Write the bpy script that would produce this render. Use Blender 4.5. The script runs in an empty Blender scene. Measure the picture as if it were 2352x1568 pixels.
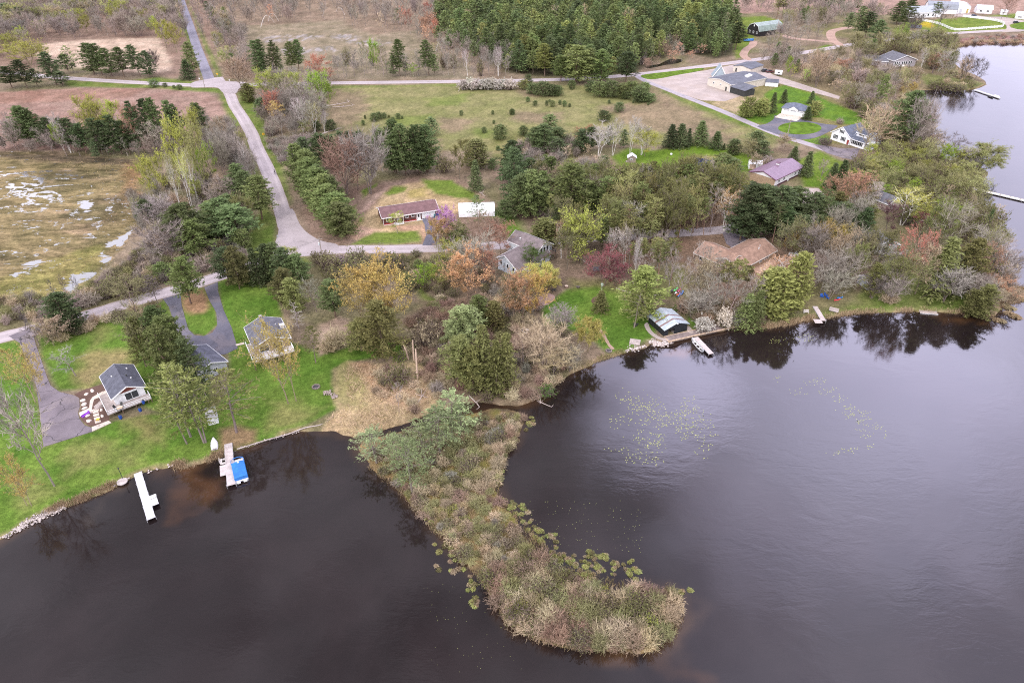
import bpy, bmesh, math, random
import numpy as np
from mathutils import Matrix, Vector
from mathutils.geometry import tessellate_polygon
random.seed(7); rng = np.random.default_rng(11)
R = math.radians
scn = bpy.context.scene
col = scn.collection
# ------------------------------------------------------------------ camera & survey helpers
# survey coordinates: a 2352 x 1568 plan of the aerial survey; ground points are found by intersecting sight lines with the terrain level
H = 100.0; TH = R(35.0); CS, SN = math.cos(TH), math.sin(TH); F0 = 1568.0
LAND = 0.6
def G(px, py, z=LAND):
    u = (px-1176.0)/F0; v = (py-784.0)/F0
    t = (H-z)/(SN+v*CS)
    return Vector((u*t, (CS-v*SN)*t, z))
def Garr(px, py, z=0.0):
    u = (px-1176.0)/F0; v = (py-784.0)/F0
    t = (H-z)/(SN+v*CS)
    return u*t, (CS-v*SN)*t
def proj(p):
    d = p[1]*CS+(H-p[2])*SN
    return 1176+F0*p[0]/d, 784+F0*((H-p[2])*CS-p[1]*SN)/d, d
def ppm(p): return F0/(p[1]*CS+(H-p[2])*SN)          # survey units per metre at a point
def height_to(p, ty):
    v = (ty-784)/F0
    return (H-p[1]*(SN+v*CS)/(CS-v*SN))-p[2]
TO = dict(A=(0,0),B=(760,0),C=(1520,0),D=(2272,0),E=(0,500),F=(760,500),G=(1520,500),H=(2272,500),I=(0,1000),J=(760,1000),K=(1520,1000),L=(2272,1000),M=(1272,1500))
def tp(t, x, y):
    ox, oy = TO[t]
    return (ox+x/2.90375)*0.765625, (oy+y/2.90375)*0.765625
def tpoly(t, pts): return [tp(t, *p) for p in pts]

cam = bpy.data.cameras.new('camera'); co = bpy.data.objects.new('camera', cam); col.objects.link(co)
co.location = (0,0,H); co.rotation_euler = (R(90)-TH, 0, 0)
cam.sensor_width = 36; cam.lens = 24; cam.clip_end = 30000; cam.clip_start = 0.5
scn.camera = co

# ------------------------------------------------------------------ materials
def nm(name):
    m = bpy.data.materials.new(name); m.use_nodes = True
    nt = m.node_tree; nt.nodes.clear()
    o = nt.nodes.new('ShaderNodeOutputMaterial'); b = nt.nodes.new('ShaderNodeBsdfPrincipled')
    nt.links.new(b.outputs[0], o.inputs[0])
    return m, nt, b
def mixc(nt, f, a, b, bt='MIX'):
    n = nt.nodes.new('ShaderNodeMix'); n.data_type = 'RGBA'; n.blend_type = bt
    for sock, v in ((n.inputs[0], f), (n.inputs[6], a), (n.inputs[7], b)):
        if hasattr(v, 'type') and hasattr(v, 'links'): nt.links.new(v, sock)
        elif isinstance(v, (int, float)): sock.default_value = v
        else: sock.default_value = (*v, 1)
    return n.outputs[2]
def mth(nt, op, a, b=0.0, c=None):
    n = nt.nodes.new('ShaderNodeMath'); n.operation = op
    for k, v in enumerate((a, b) if c is None else (a, b, c)):
        if hasattr(v, 'links'): nt.links.new(v, n.inputs[k])
        else: n.inputs[k].default_value = v
    return n.outputs[0]
def noise(nt, vec, scale, detail=4, rough=0.6, dist=0.0):
    n = nt.nodes.new('ShaderNodeTexNoise'); n.inputs['Scale'].default_value = scale
    n.inputs['Detail'].default_value = detail; n.inputs['Roughness'].default_value = rough; n.inputs['Distortion'].default_value = dist
    if vec is not None: nt.links.new(vec, n.inputs['Vector'])
    return n.outputs['Fac']
def ramp(nt, f, a, b):
    n = nt.nodes.new('ShaderNodeMapRange'); n.interpolation_type = 'SMOOTHSTEP'
    nt.links.new(f, n.inputs[0]); n.inputs[1].default_value = a; n.inputs[2].default_value = b
    return n.outputs[0]
def pos(nt):
    return nt.nodes.new('ShaderNodeNewGeometry').outputs['Position']
def objc(nt):
    return nt.nodes.new('ShaderNodeTexCoord').outputs['Object']
def bump(nt, b, h, strength=0.3, dist=0.1):
    n = nt.nodes.new('ShaderNodeBump'); n.inputs['Strength'].default_value = strength; n.inputs['Distance'].default_value = dist
    nt.links.new(h, n.inputs['Height']); nt.links.new(n.outputs[0], b.inputs['Normal'])
_mc = {}
def MT(name, c, var=0.25, scale=1.2, rough=0.8, spec=0.3, stripe=None, metal=0.0, bstr=0.2):
    """weathered surface: base colour with two noise scales; stripe = (axis, spacing, dark) cuts board or rib lines"""
    if name in _mc: return _mc[name]
    m, nt, b = nm(name)
    p = objc(nt)
    f = noise(nt, p, scale, 6, 0.65)
    f2 = noise(nt, p, scale*9, 3, 0.6)
    d = tuple(max(0, k*(1-var*1.4)) for k in c); l = tuple(min(1, k*(1+var)) for k in c)
    cc = mixc(nt, ramp(nt, f, .3, .7), d, l)
    cc = mixc(nt, mth(nt, 'MULTIPLY', f2, var*0.9), cc, tuple(k*.55 for k in c))
    h = f2
    if stripe:
        ax, sp, dk = stripe
        sx = nt.nodes.new('ShaderNodeSeparateXYZ'); nt.links.new(p, sx.inputs[0])
        fr = mth(nt, 'FRACT', mth(nt, 'DIVIDE', sx.outputs[ax], sp))
        line = mth(nt, 'LESS_THAN', fr, 0.14)
        cell = mth(nt, 'FLOOR', mth(nt, 'DIVIDE', sx.outputs[ax], sp))
        wn = nt.nodes.new('ShaderNodeTexWhiteNoise'); wn.noise_dimensions = '1D'; nt.links.new(cell, wn.inputs['W'])
        cc = mixc(nt, mth(nt, 'MULTIPLY', wn.outputs['Value'], .30), cc, tuple(k*.6 for k in c))
        cc = mixc(nt, mth(nt, 'MULTIPLY', line, dk), cc, (0.02,0.02,0.02))
        h = mth(nt, 'SUBTRACT', f2, line)
    nt.links.new(cc, b.inputs['Base Color'])
    b.inputs['Roughness'].default_value = rough; b.inputs['Specular IOR Level'].default_value = spec; b.inputs['Metallic'].default_value = metal
    if bstr: bump(nt, b, h, bstr, 0.03)
    _mc[name] = m
    return m
def foliage(name, rough=0.7, trans=0.0, var=.45, pv=.36):
    """leaf / twig surface: takes the plant's own colour (object colour) with variation per leaf and per plant"""
    m, nt, b = nm(name)
    oi = nt.nodes.new('ShaderNodeObjectInfo'); g = nt.nodes.new('ShaderNodeNewGeometry')
    c = mixc(nt, mth(nt, 'MULTIPLY', g.outputs['Random Per Island'], 1.0), (1-var,)*3, (1+var,)*3)
    k = mixc(nt, 1.0, oi.outputs['Color'], c, 'MULTIPLY')
    hs = nt.nodes.new('ShaderNodeHueSaturation'); nt.links.new(k, hs.inputs['Color'])
    nt.links.new(mth(nt, 'MULTIPLY_ADD', oi.outputs['Random'], .016, .492), hs.inputs['Hue'])
    nt.links.new(mth(nt, 'MULTIPLY_ADD', oi.outputs['Random'], pv, 1-pv/2), hs.inputs['Value'])
    nt.links.new(hs.outputs[0], b.inputs['Base Color'])
    b.inputs['Roughness'].default_value = rough; b.inputs['Specular IOR Level'].default_value = .15
    if trans:
        o = nt.nodes['Material Output']; t = nt.nodes.new('ShaderNodeBsdfTranslucent'); nt.links.new(hs.outputs[0], t.inputs[0])
        ms = nt.nodes.new('ShaderNodeMixShader'); ms.inputs[0].default_value = trans
        nt.links.new(b.outputs[0], ms.inputs[1]); nt.links.new(t.outputs[0], ms.inputs[2]); nt.links.new(ms.outputs[0], o.inputs[0])
    return m
LEAF = foliage('leaf', .65, .45, .3); NEEDLE = foliage('needle', .7, .28, .3, .62); TWIG = foliage('twig', .85, 0, .26)
def stuffmat(name):
    """same, for merged masses: colour stored on the mesh"""
    m, nt, b = nm(name)
    a = nt.nodes.new('ShaderNodeAttribute'); a.attribute_name = 'Col'
    g = nt.nodes.new('ShaderNodeNewGeometry')
    c = mixc(nt, g.outputs['Random Per Island'], (.72,)*3, (1.28,)*3)
    nt.links.new(mixc(nt, 1.0, a.outputs['Color'], c, 'MULTIPLY'), b.inputs['Base Color'])
    b.inputs['Roughness'].default_value = .8; b.inputs['Specular IOR Level'].default_value = .15
    return m
STUFF = stuffmat('mass_foliage')
def barkmat():
    m, nt, b = nm('bark')
    oi = nt.nodes.new('ShaderNodeObjectInfo')
    f = noise(nt, objc(nt), 3.0, 5, .7)
    nt.links.new(mixc(nt, 1.0, oi.outputs['Color'], mixc(nt, f, (.5,.5,.5), (1.45,1.4,1.35)), 'MULTIPLY'), b.inputs['Base Color'])
    b.inputs['Roughness'].default_value = .9; b.inputs['Specular IOR Level'].default_value = .1
    return m
BARK = barkmat()
def birchmat():
    m, nt, b = nm('birch_bark')
    p = objc(nt)
    mp = nt.nodes.new('ShaderNodeMapping'); mp.inputs['Scale'].default_value = (.8,.8,4); nt.links.new(p, mp.inputs[0])
    f = noise(nt, mp.outputs[0], 1.6, 4, .7)
    nt.links.new(mixc(nt, ramp(nt, f, .56, .66), (.62,.59,.54), (.10,.09,.08)), b.inputs['Base Color'])
    b.inputs['Roughness'].default_value = .8
    return m
BIRCH = birchmat()
GLASS = MT('window_glass', (.03,.035,.04), .3, 2, .12, .6, bstr=0)
WHITE = MT('white_paint', (.78,.78,.78), .06, 1.5, .6)

# ------------------------------------------------------------------ object helpers
def tag(o, label=None, cat=None, group=None, kind=None):
    if label: o['label'] = label
    if cat: o['category'] = cat
    if group: o['group'] = group
    if kind: o['kind'] = kind
    return o
def link(name, me, mats, parent=None, smooth=False):
    for m in (mats if isinstance(mats, (list, tuple)) else [mats]): me.materials.append(m)
    o = bpy.data.objects.new(name, me); col.objects.link(o)
    if parent: o.parent = parent
    if smooth: me.polygons.foreach_set('use_smooth', [True]*len(me.polygons))
    return o
def empty(name, loc, rz=0.0, label=None, cat=None, group=None):
    o = bpy.data.objects.new(name, None); col.objects.link(o); o.location = loc; o.rotation_euler = (0,0,rz)
    o.empty_display_size = 0.5
    return tag(o, label, cat, group)
class MB:
    def __init__(s): s.v = []; s.f = []
    def poly(s, pts):
        n = len(s.v); s.v += [tuple(p) for p in pts]; s.f.append(tuple(range(n, n+len(pts)))); return s
    def box(s, x0, y0, z0, x1, y1, z1):
        n = len(s.v)
        s.v += [(x0,y0,z0),(x1,y0,z0),(x1,y1,z0),(x0,y1,z0),(x0,y0,z1),(x1,y0,z1),(x1,y1,z1),(x0,y1,z1)]
        s.f += [tuple(n+i for i in q) for q in ((0,3,2,1),(4,5,6,7),(0,1,5,4),(1,2,6,5),(2,3,7,6),(3,0,4,7))]; return s
    def prism(s, pts, d):
        """closed solid: polygon pts (3-D) swept by vector d"""
        n = len(s.v); k = len(pts)
        s.v += [tuple(p) for p in pts]+[(p[0]+d[0],p[1]+d[1],p[2]+d[2]) for p in pts]
        s.f.append(tuple(range(n+k-1, n-1, -1))); s.f.append(tuple(range(n+k, n+2*k)))
        for i in range(k):
            j = (i+1) % k; s.f.append((n+i, n+j, n+k+j, n+k+i))
        return s
    def tube(s, pts, rs, n=6, cap=True):
        base = len(s.v); pts = [Vector(p) for p in pts]
        if not isinstance(rs, (list, tuple)): rs = [rs]*len(pts)
        for i, p in enumerate(pts):
            d = (pts[min(i+1, len(pts)-1)]-pts[max(i-1, 0)]).normalized()
            a = d.orthogonal().normalized() if abs(d.z) < .9 else Vector((1,0,0))
            a = (a-d*a.dot(d)).normalized(); b = d.cross(a)
            for k in range(n):
                t = 2*math.pi*k/n; q = p+(a*math.cos(t)+b*math.sin(t))*rs[i]; s.v.append(tuple(q))
        for i in range(len(pts)-1):
            for k in range(n):
                k2 = (k+1) % n
                s.f.append((base+i*n+k, base+i*n+k2, base+(i+1)*n+k2, base+(i+1)*n+k))
        if cap:
            s.f.append(tuple(base+k for k in range(n-1,-1,-1))); e = base+(len(pts)-1)*n; s.f.append(tuple(e+k for k in range(n)))
        return s
    def lathe(s, prof, n=10, c=(0,0,0)):
        base = len(s.v)
        for r, z in prof:
            for k in range(n):
                t = 2*math.pi*k/n; s.v.append((c[0]+r*math.cos(t), c[1]+r*math.sin(t), c[2]+z))
        for i in range(len(prof)-1):
            for k in range(n):
                k2 = (k+1) % n; s.f.append((base+i*n+k, base+i*n+k2, base+(i+1)*n+k2, base+(i+1)*n+k))
        s.f.append(tuple(base+k for k in range(n-1,-1,-1))); e = base+(len(prof)-1)*n; s.f.append(tuple(e+k for k in range(n)))
        return s
    def mesh(s, name):
        me = bpy.data.meshes.new(name); me.from_pydata(s.v, [], s.f); me.update(); return me
    def build(s, name, m, parent=None, smooth=False, bevel=0):
        me = s.mesh(name)
        if bevel:
            bm = bmesh.new(); bm.from_mesh(me); bmesh.ops.remove_doubles(bm, verts=bm.verts, dist=1e-5)
            bmesh.ops.bevel(bm, geom=[e for e in bm.edges], offset=bevel, segments=1, affect='EDGES', clamp_overlap=True); bm.to_mesh(me); bm.free()
        return link(name, me, m, parent, smooth)
def copy_tree(o, parent=None):
    c = o.copy(); col.objects.link(c)
    if parent: c.parent = parent
    for ch in list(o.children): copy_tree(ch, c)
    return c

# ------------------------------------------------------------------ world, sun
W = bpy.data.worlds.new('World'); scn.world = W; W.use_nodes = True
nt = W.node_tree; nt.nodes.clear()
wo = nt.nodes.new('ShaderNodeOutputWorld'); bg = nt.nodes.new('ShaderNodeBackground'); nt.links.new(bg.outputs[0], wo.inputs[0])
bg.inputs[1].default_value = 0.10
sky = nt.nodes.new('ShaderNodeTexSky'); sky.sky_type = 'NISHITA'; sky.sun_disc = False
SUN_EL, SUN_AZ = R(42), R(215)      # azimuth clockwise from +Y
sky.sun_elevation = SUN_EL; sky.sun_rotation = SUN_AZ
d0 = nt.nodes.new('ShaderNodeTexCoord').outputs['Generated']
warp = nt.nodes.new('ShaderNodeTexNoise'); warp.inputs['Scale'].default_value = 3.5; warp.inputs['Detail'].default_value = 6; warp.inputs['Roughness'].default_value = .6
mpw = nt.nodes.new('ShaderNodeMapping'); mpw.inputs['Scale'].default_value = (1,1,2.2); nt.links.new(d0, mpw.inputs[0]); nt.links.new(mpw.outputs[0], warp.inputs['Vector'])
va = nt.nodes.new('ShaderNodeVectorMath'); va.operation = 'MULTIPLY_ADD'
nt.links.new(warp.outputs['Color'], va.inputs[0]); va.inputs[1].default_value = (.26,.26,.26)
vb = nt.nodes.new('ShaderNodeVectorMath'); vb.operation = 'ADD'; nt.links.new(d0, vb.inputs[0]); vb.inputs[1].default_value = (-.13,-.13,-.13)
nt.links.new(vb.outputs[0], va.inputs[2])
def lobe(az, el, c0, c1):
    dv = nt.nodes.new('ShaderNodeVectorMath'); dv.operation = 'DOT_PRODUCT'
    nv = nt.nodes.new('ShaderNodeVectorMath'); nv.operation = 'NORMALIZE'; nt.links.new(va.outputs[0], nv.inputs[0])
    nt.links.new(nv.outputs[0], dv.inputs[0])
    dv.inputs[1].default_value = (math.sin(R(az))*math.cos(R(el)), math.cos(R(az))*math.cos(R(el)), math.sin(R(el)))
    return ramp(nt, dv.outputs['Value'], math.cos(R(c0)), math.cos(R(c1)))
cl = noise(nt, mpw.outputs[0], 2.6, 7, .62)
br = mth(nt, 'MULTIPLY_ADD', ramp(nt, cl, .34, .7), 7.0, SKY0 if 'SKY0' in globals() else 6.0)
SKYL = [(-36,20,15,5,22.0), (-10,58,34,10,-5.5), (200,42,80,20,15.0)]
for az, el, c0, c1, amp in SKYL: br = mth(nt, 'MULTIPLY_ADD', lobe(az, el, c0, c1), amp, br)
lav = 0.0      # thin lavender cloud in the north-east
for az, el, c0, c1, amp in [(31,35.5,18,3,22.0), (14.5,38.5,8,2,28.0), (60,42,40,8,9.5), (40,16,30,8,11.0)]: lav = mth(nt, 'MULTIPLY_ADD', lobe(az, el, c0, c1), amp, lav)
br = mth(nt, 'MAXIMUM', br, 2.0)
cc = nt.nodes.new('ShaderNodeCombineColor')
for i, (k, kl) in enumerate(((1.0,.93), (.97,.895), (1.09,1.28))): nt.links.new(mth(nt, 'MULTIPLY_ADD', lav, kl, mth(nt, 'MULTIPLY', br, k)), cc.inputs[i])
nt.links.new(mixc(nt, .90, sky.outputs[0], cc.outputs[0]), bg.inputs[0])
sl = bpy.data.lights.new('sun', 'SUN'); sl.energy = 1.2; sl.angle = R(14); sl.color = (1,.96,.9)
so = bpy.data.objects.new('sun', sl); col.objects.link(so); so.location = (0,0,200)
dv = Vector((math.sin(SUN_AZ)*math.cos(SUN_EL), math.cos(SUN_AZ)*math.cos(SUN_EL), math.sin(SUN_EL)))
so.rotation_euler = dv.to_track_quat('Z', 'Y').to_euler()
vs = scn.view_settings; vs.view_transform = 'Standard'; vs.look = 'None'; vs.gamma = 1; vs.exposure = 0.5; vs.use_curve_mapping = False
scn.cycles.use_denoising = False; scn.cycles.filter_width = 1.1
scn.cycles.max_bounces = 5; scn.cycles.diffuse_bounces = 3; scn.cycles.glossy_bounces = 2; scn.cycles.transmission_bounces = 2; scn.cycles.caustics_reflective = False; scn.cycles.caustics_refractive = False
# ------------------------------------------------------------------ terrain
def vnoise(x, y, s, seed=0, octv=4):
    out = np.zeros_like(x); amp = 1.0; tot = 0.0
    r = np.random.default_rng(seed); tab = r.random((256,256))
    for o in range(octv):
        X = x/s+37.1*o; Y = y/s+11.7*o
        xi = np.floor(X).astype(int); yi = np.floor(Y).astype(int); fx = X-xi; fy = Y-yi
        fx = fx*fx*(3-2*fx); fy = fy*fy*(3-2*fy)
        g = lambda a, b: tab[(xi+a) % 256, (yi+b) % 256]
        out += amp*((g(0,0)*(1-fx)+g(1,0)*fx)*(1-fy)+(g(0,1)*(1-fx)+g(1,1)*fx)*fy)
        tot += amp; amp *= .5; s /= 2
    return out/tot
def sdist(X, Y, poly, far=1e9):
    """signed distance to a closed polygon (positive inside)"""
    P = np.array(poly, float); n = len(P)
    d2 = np.full(X.shape, 1e18); ins = np.zeros(X.shape, bool)
    for i in range(n):
        x0, y0 = P[i]; x1, y1 = P[(i+1) % n]
        dx, dy = x1-x0, y1-y0; L = dx*dx+dy*dy+1e-12
        t = np.clip(((X-x0)*dx+(Y-y0)*dy)/L, 0, 1)
        d2 = np.minimum(d2, (X-x0-t*dx)**2+(Y-y0-t*dy)**2)
        c = (y0 > Y) != (y1 > Y)
        ins ^= c & (X < (x1-x0)*(Y-y0)/(y1-y0+1e-12)+x0)
    d = np.sqrt(d2)
    return np.where(ins, d, -d)
def smooth_poly(pts, k=4, closed=True):
    out = []; n = len(pts)
    P = lambda i: np.array(pts[i % n] if closed else pts[max(0, min(n-1, i))], float)
    for i in range(n if closed else n-1):
        p0, p1, p2, p3 = P(i-1), P(i), P(i+1), P(i+2)
        for j in range(k):
            t = j/k
            out.append(tuple(.5*((2*p1)+(-p0+p2)*t+(2*p0-5*p1+4*p2-p3)*t*t+(-p0+3*p1-3*p2+p3)*t**3)))
    if not closed: out.append(tuple(pts[-1]))
    return out
def W2(poly, z=LAND): return [tuple(G(x, y, z)[:2]) for x, y in poly]

LAKE = [(-1500,1240),(-300,1225),(0,1240),(60,1203),(111,1179),(158,1161),(200,1146),(237,1130),(264,1117),(290,1106),(311,1095),(348,1081),(382,1073),(403,1070),(422,1074),(448,1069),(475,1059),(501,1048),(517,1041),(540,1033),(567,1026),(612,1013),(635,1005),(687,991),(730,989),(767,989),(793,997),(819,1003),(850,996),(880,988),(909,978),(950,962),(1000,945),(1060,926),(1130,926),(1190,936),(1240,915),(1270,893),(1295,868),(1330,850),(1364,833),(1401,821),(1436,808),(1454,804),(1480,798),(1494,788),(1516,791),(1536,785),(1554,775),(1564,778),(1596,773),(1649,762),(1689,750),(1739,754),(1784,751),(1831,740),(1871,733),(1924,726),(1976,719),(2029,716),(2108,716),(2161,718),(2229,720),(2282,727),(2298,708),(2316,690),(2312,650),(2305,590),(2300,540),(2290,500),(2272,480),(2252,470),(2240,440),(2240,425),(2262,410),(2272,396),(2240,385),(2200,372),(2166,362),(2150,335),(2132,300),(2122,280),(2100,264),(2062,256),(2042,242),(2060,224),(2090,213),(2121,207),(2187,209),(2240,206),(2266,195),(2261,185),(2240,172),(2215,164),(2195,148),(2183,126),(2188,112),(2205,104),(2227,101),(2293,100),(2352,101),(2700,110),(4500,140),(5200,700),(5200,2600),(-1500,2600)]
SPIT = [(835,1008),(820,1030),(850,1070),(880,1095),(925,1130),(960,1170),(985,1200),(1010,1225),(1050,1265),(1085,1310),(1105,1325),(1128,1362),(1150,1400),(1185,1440),(1230,1470),(1280,1482),(1330,1487),(1400,1498),(1460,1498),(1505,1490),(1540,1462),(1560,1420),(1560,1375),(1530,1352),(1490,1350),(1445,1355),(1425,1372),(1400,1352),(1350,1348),(1320,1335),(1275,1312),(1240,1272),(1205,1230),(1180,1185),(1150,1150),(1140,1120),(1157,1080),(1167,1040),(1187,1000),(1203,970),(1196,947),(1150,937),(1080,947),(1040,962),(980,987),(930,987),(880,1000)]
FLAT = [(2310,655),(2330,650),(2345,660),(2370,655),(2370,680),(2330,690),(2305,700)]
xs = np.array([-9000,-4000,-1500,-700,-400]+list(range(-300,2652,6))+[2800,3200,4000,6500,12000], float)
ys = np.array([-303,-298,-290,-278]+list(range(-260,-60,10))+list(range(-60,260,3))+list(range(260,760,4))+list(range(760,1712,5)), float)
PX, PY = np.meshgrid(xs, ys)
GX, GY = Garr(PX, PY, LAND)
jx = (vnoise(GX, GY, 4.0, 1, 3)-.5); jy = (vnoise(GX, GY, 4.0, 2, 3)-.5)
lk = W2(LAKE, 0.0); sp_ = W2(SPIT, 0.1)
QX, QY = GX+jx*1.6, GY+jy*1.6
d_lake = -sdist(QX, QY, lk); d_spit = sdist(QX, QY, sp_); d_flat = sdist(QX, QY, W2(FLAT, .1))
bank = np.clip(d_lake*.42, -1.4, LAND)
GZ = np.maximum(bank, np.clip(d_spit*.35, -1.4, .14)); GZ = np.maximum(GZ, np.clip(d_flat*.3, -1.4, .12))
n1 = vnoise(GX, GY, 6.0, 3, 4); n2 = vnoise(GX, GY, 1.6, 4, 3); n3 = vnoise(GX, GY, 25.0, 5, 4)
C = np.zeros(GX.shape+(3,)); zone = np.zeros(GX.shape, int)
def lerp(a, b, t): return a+(b-a)*t[..., None]
def pal(a, b, t=None): return lerp(np.array(a), np.array(b), np.clip((n1-.3)/.4, 0, 1) if t is None else t)
C[:] = pal((.145,.108,.075), (.205,.16,.115))
C = lerp(C, np.array((.13,.13,.055)), np.clip((n3-.5)*4, 0, .55))
zones = ['ground']
def paint(poly, a, b, soft=1.0, name=None, wob=2.0, t=None, amount=1.0, jit=None, raw=None):
    """lay a ground cover over a plot; its edge wanders by wob metres and fades over soft metres"""
    global C
    pw = W2(poly) if raw is None else raw
    P = np.array(pw); m = 8+soft
    box = (GX > P[:,0].min()-m) & (GX < P[:,0].max()+m) & (GY > P[:,1].min()-m) & (GY < P[:,1].max()+m)
    if not box.any(): return
    d = sdist(GX[box]+jx[box]*wob, GY[box]+jy[box]*wob, pw)
    f = np.clip(d/soft+.5, 0, 1)*amount
    if jit: f = f*np.clip((n2[box]-jit)*5+.5, 0, 1)
    cc = pal(a, b, t)[box]
    C[box] = C[box]+(cc-C[box])*f[:,None]
    if name:
        if name not in zones: zones.append(name)
        zz = zone[box]; zz[d > 0] = zones.index(name); zone[box] = zz
LG, LG2 = (.072,.134,.020), (.108,.165,.030)      # lawn
DRY, DRY2 = (.21,.17,.075), (.27,.205,.105)
LITTER, LITTER2 = (.16,.105,.072), (.21,.15,.105)
OLIVE, OLIVE2 = (.115,.125,.040), (.155,.150,.058)
# forest floors
paint([(1015,90),(1000,30),(1070,-60),(1640,-60),(1655,20),(1690,60),(1690,125),(1640,135),(1560,118),(1500,140),(1450,168),(1400,178),(1330,180),(1250,178),(1180,168),(1120,140)], (.060,.058,.032), (.085,.075,.045), 6)  # pine floor coloured dark to stand in for shade beneath the crowns
paint([(-300,-260),(700,-260),(460,184),(154,150),(-300,200)], (.17,.115,.088), (.22,.155,.12), 6)
paint([(460,-260),(1060,-260),(1010,60),(1180,190),(760,190),(500,180)], (.17,.125,.09), (.22,.165,.12), 6)
paint([(540,60),(600,58),(687,53),(782,47),(819,69),(859,80),(956,70),(980,100),(1010,120),(1090,150),(1100,182),(767,184),(600,172),(545,130)], (.155,.13,.085), (.225,.18,.13), 5, 'clearing', 6)
for pl in ([(600,85),(690,78),(760,84),(690,95),(600,98)], [(760,76),(830,84),(900,100),(850,108),(770,92)], [(650,112),(760,108),(780,118),(660,128)]):
    paint(pl, (.23,.205,.21), (.31,.28,.285), 3, None, 9, amount=.8, jit=.5)
# meadow
MEAD = [(750,200),(1180,195),(1480,198),(1560,228),(1700,285),(1800,325),(1745,350),(1690,340),(1590,335),(1500,335),(1400,330),(1300,335),(1120,350),(1000,345),(900,300),(830,290),(740,285),(740,240)]
paint(MEAD, (.150,.150,.060), (.185,.17,.080), 5, 'meadow', 4)
for pl in ([(752,205),(830,210),(850,250),(800,290),(745,285)], [(1160,196),(1260,200),(1290,218),(1200,222)], [(1400,240),(1560,236),(1680,290),(1640,320),(1500,300),(1420,280)], [(1180,255),(1290,262),(1280,285),(1180,280)], [(1000,270),(1090,275),(1060,300),(1000,300)], [(880,330),(1010,320),(1020,345),(900,345)], [(1490,205),(1560,232),(1540,245),(1470,222)], [(1380,245),(1440,240),(1450,252),(1385,258)],[(1560,290),(1700,310),(1690,335),(1580,325)]):
    paint(pl, (.165,.12,.085), (.215,.155,.11), 6, None, 9, amount=.75)
for pl in ([(980,225),(1080,215),(1060,240),(990,245)], [(1090,295),(1150,300),(1140,320),(1090,315)], [(880,270),(990,262),(1000,285),(890,290)]):
    paint(pl, (.10,.14,.03), (.13,.16,.04), 5, None, 8, amount=.7)
# fields
paint([(-60,216),(0,213),(79,207),(237,201),(369,203),(475,212),(501,227),(519,253),(527,280),(522,297),(450,330),(300,345),(-60,345)], (.185,.118,.095), (.245,.165,.135), 2, 'plowed_field', 2)
paint([(-60,216),(0,213),(120,206),(330,204),(300,222),(140,232),(0,240)], (.20,.112,.082), (.235,.14,.105), 6, None, 4, amount=.7)
paint([(79,105),(198,91),(364,88),(374,105),(395,148),(390,163),(343,169),(150,152),(79,128)], (.32,.235,.18), (.41,.32,.25), 3, 'stubble_field', 3)
paint([(1633,-300),(1633,0),(1662,24),(1691,33),(1780,26),(1900,25),(2060,36),(2180,32),(2352,30),(4000,20),(4000,-300)], (.235,.15,.125), (.28,.19,.155), 4, 'plowed_field', 3)
# verges
for pl in ([(150,183),(230,189),(330,195),(500,203),(512,214),(470,211),(330,202),(200,200),(150,196)], [(500,206),(512,212),(545,262),(553,285),(536,300),(527,280),(519,253)], [(548,212),(575,205),(600,260),(640,340),(655,400),(668,470),(650,440),(600,330),(552,240)], [(560,300),(580,345),(600,420),(606,470),(596,470),(580,400)], [(600,455),(636,500),(632,560),(590,600),(560,560),(590,500)], [(400,20),(412,18),(440,80),(470,160),(466,184),(455,150)], [(430,0),(450,40),(480,110),(510,176),(500,180),(470,110)], [(760,198),(1180,192),(1180,196),(760,202)], [(360,178),(470,190),(470,195),(330,188),(300,184)], [(490,650),(520,635),(700,592),(720,600),(560,650)], [(1500,196),(1560,222),(1700,272),(1840,330),(1830,336),(1690,284),(1540,222)],[(1600,236),(1700,262),(1790,308),(1780,306),(1650,262)]):
    paint(pl, (.08,.13,.02), (.13,.155,.04), 2.5, None, 2, amount=.9)
# lawns
L1 = [(-200,785),(0,785),(30,783),(45,787),(70,860),(92,950),(100,1026),(212,990),(260,968),(350,950),(480,960),(520,900),(530,830),(500,650),(620,640),(640,690),(660,780),(700,800),(730,805),(800,795),(850,770),(960,790),(990,800),(900,815),(800,832),(760,850),(765,900),(775,940),(700,975),(635,1000),(540,1028),(480,1052),(400,1064),(290,1100),(200,1140),(100,1180),(0,1235),(-300,1220)]
paint(L1, LG, LG2, 1.0, 'lawn', 1.0)
paint([(85,775),(130,755),(200,742),(300,722),(380,690),(392,720),(405,770),(440,800),(480,860),(470,980),(330,930),(270,860),(205,890),(130,898),(112,860),(98,822)], LG, LG2, 1.5, 'lawn', 1.5)
paint([(374,686),(490,655),(500,745),(470,772),(440,765)], LG, LG2, .5, 'lawn', .3)
paint([(415,676),(470,662),(480,690),(482,705),(465,720),(440,722),(422,712),(417,695)], (.24,.145,.085), (.30,.19,.11), 2, None, 2)
paint([(505,650),(560,640),(620,650),(640,690),(620,720),(560,740),(530,700)], LG, LG2, 2, 'lawn', 1)
for pl, am in (([(180,820),(240,800),(310,805),(300,840),(240,860),(190,890),(170,880)], .85), ([(290,960),(340,950),(380,975),(360,1015),(310,1010)], .7), ([(140,1050),(200,1010),(260,1010),(230,1060),(160,1090)], .45), ([(260,1040),(330,1020),(330,1060),(280,1080)], .4), ([(620,920),(700,930),(750,935),(690,965),(620,990)], .5), ([(20,1120),(90,1080),(120,1130),(60,1170)], .35), ([(640,730),(665,740),(670,780),(650,790)], .6), ([(200,760),(240,745),(250,780),(210,800)], .45)):
    paint(pl, DRY, DRY2, 4, None, 5, amount=am)
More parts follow.
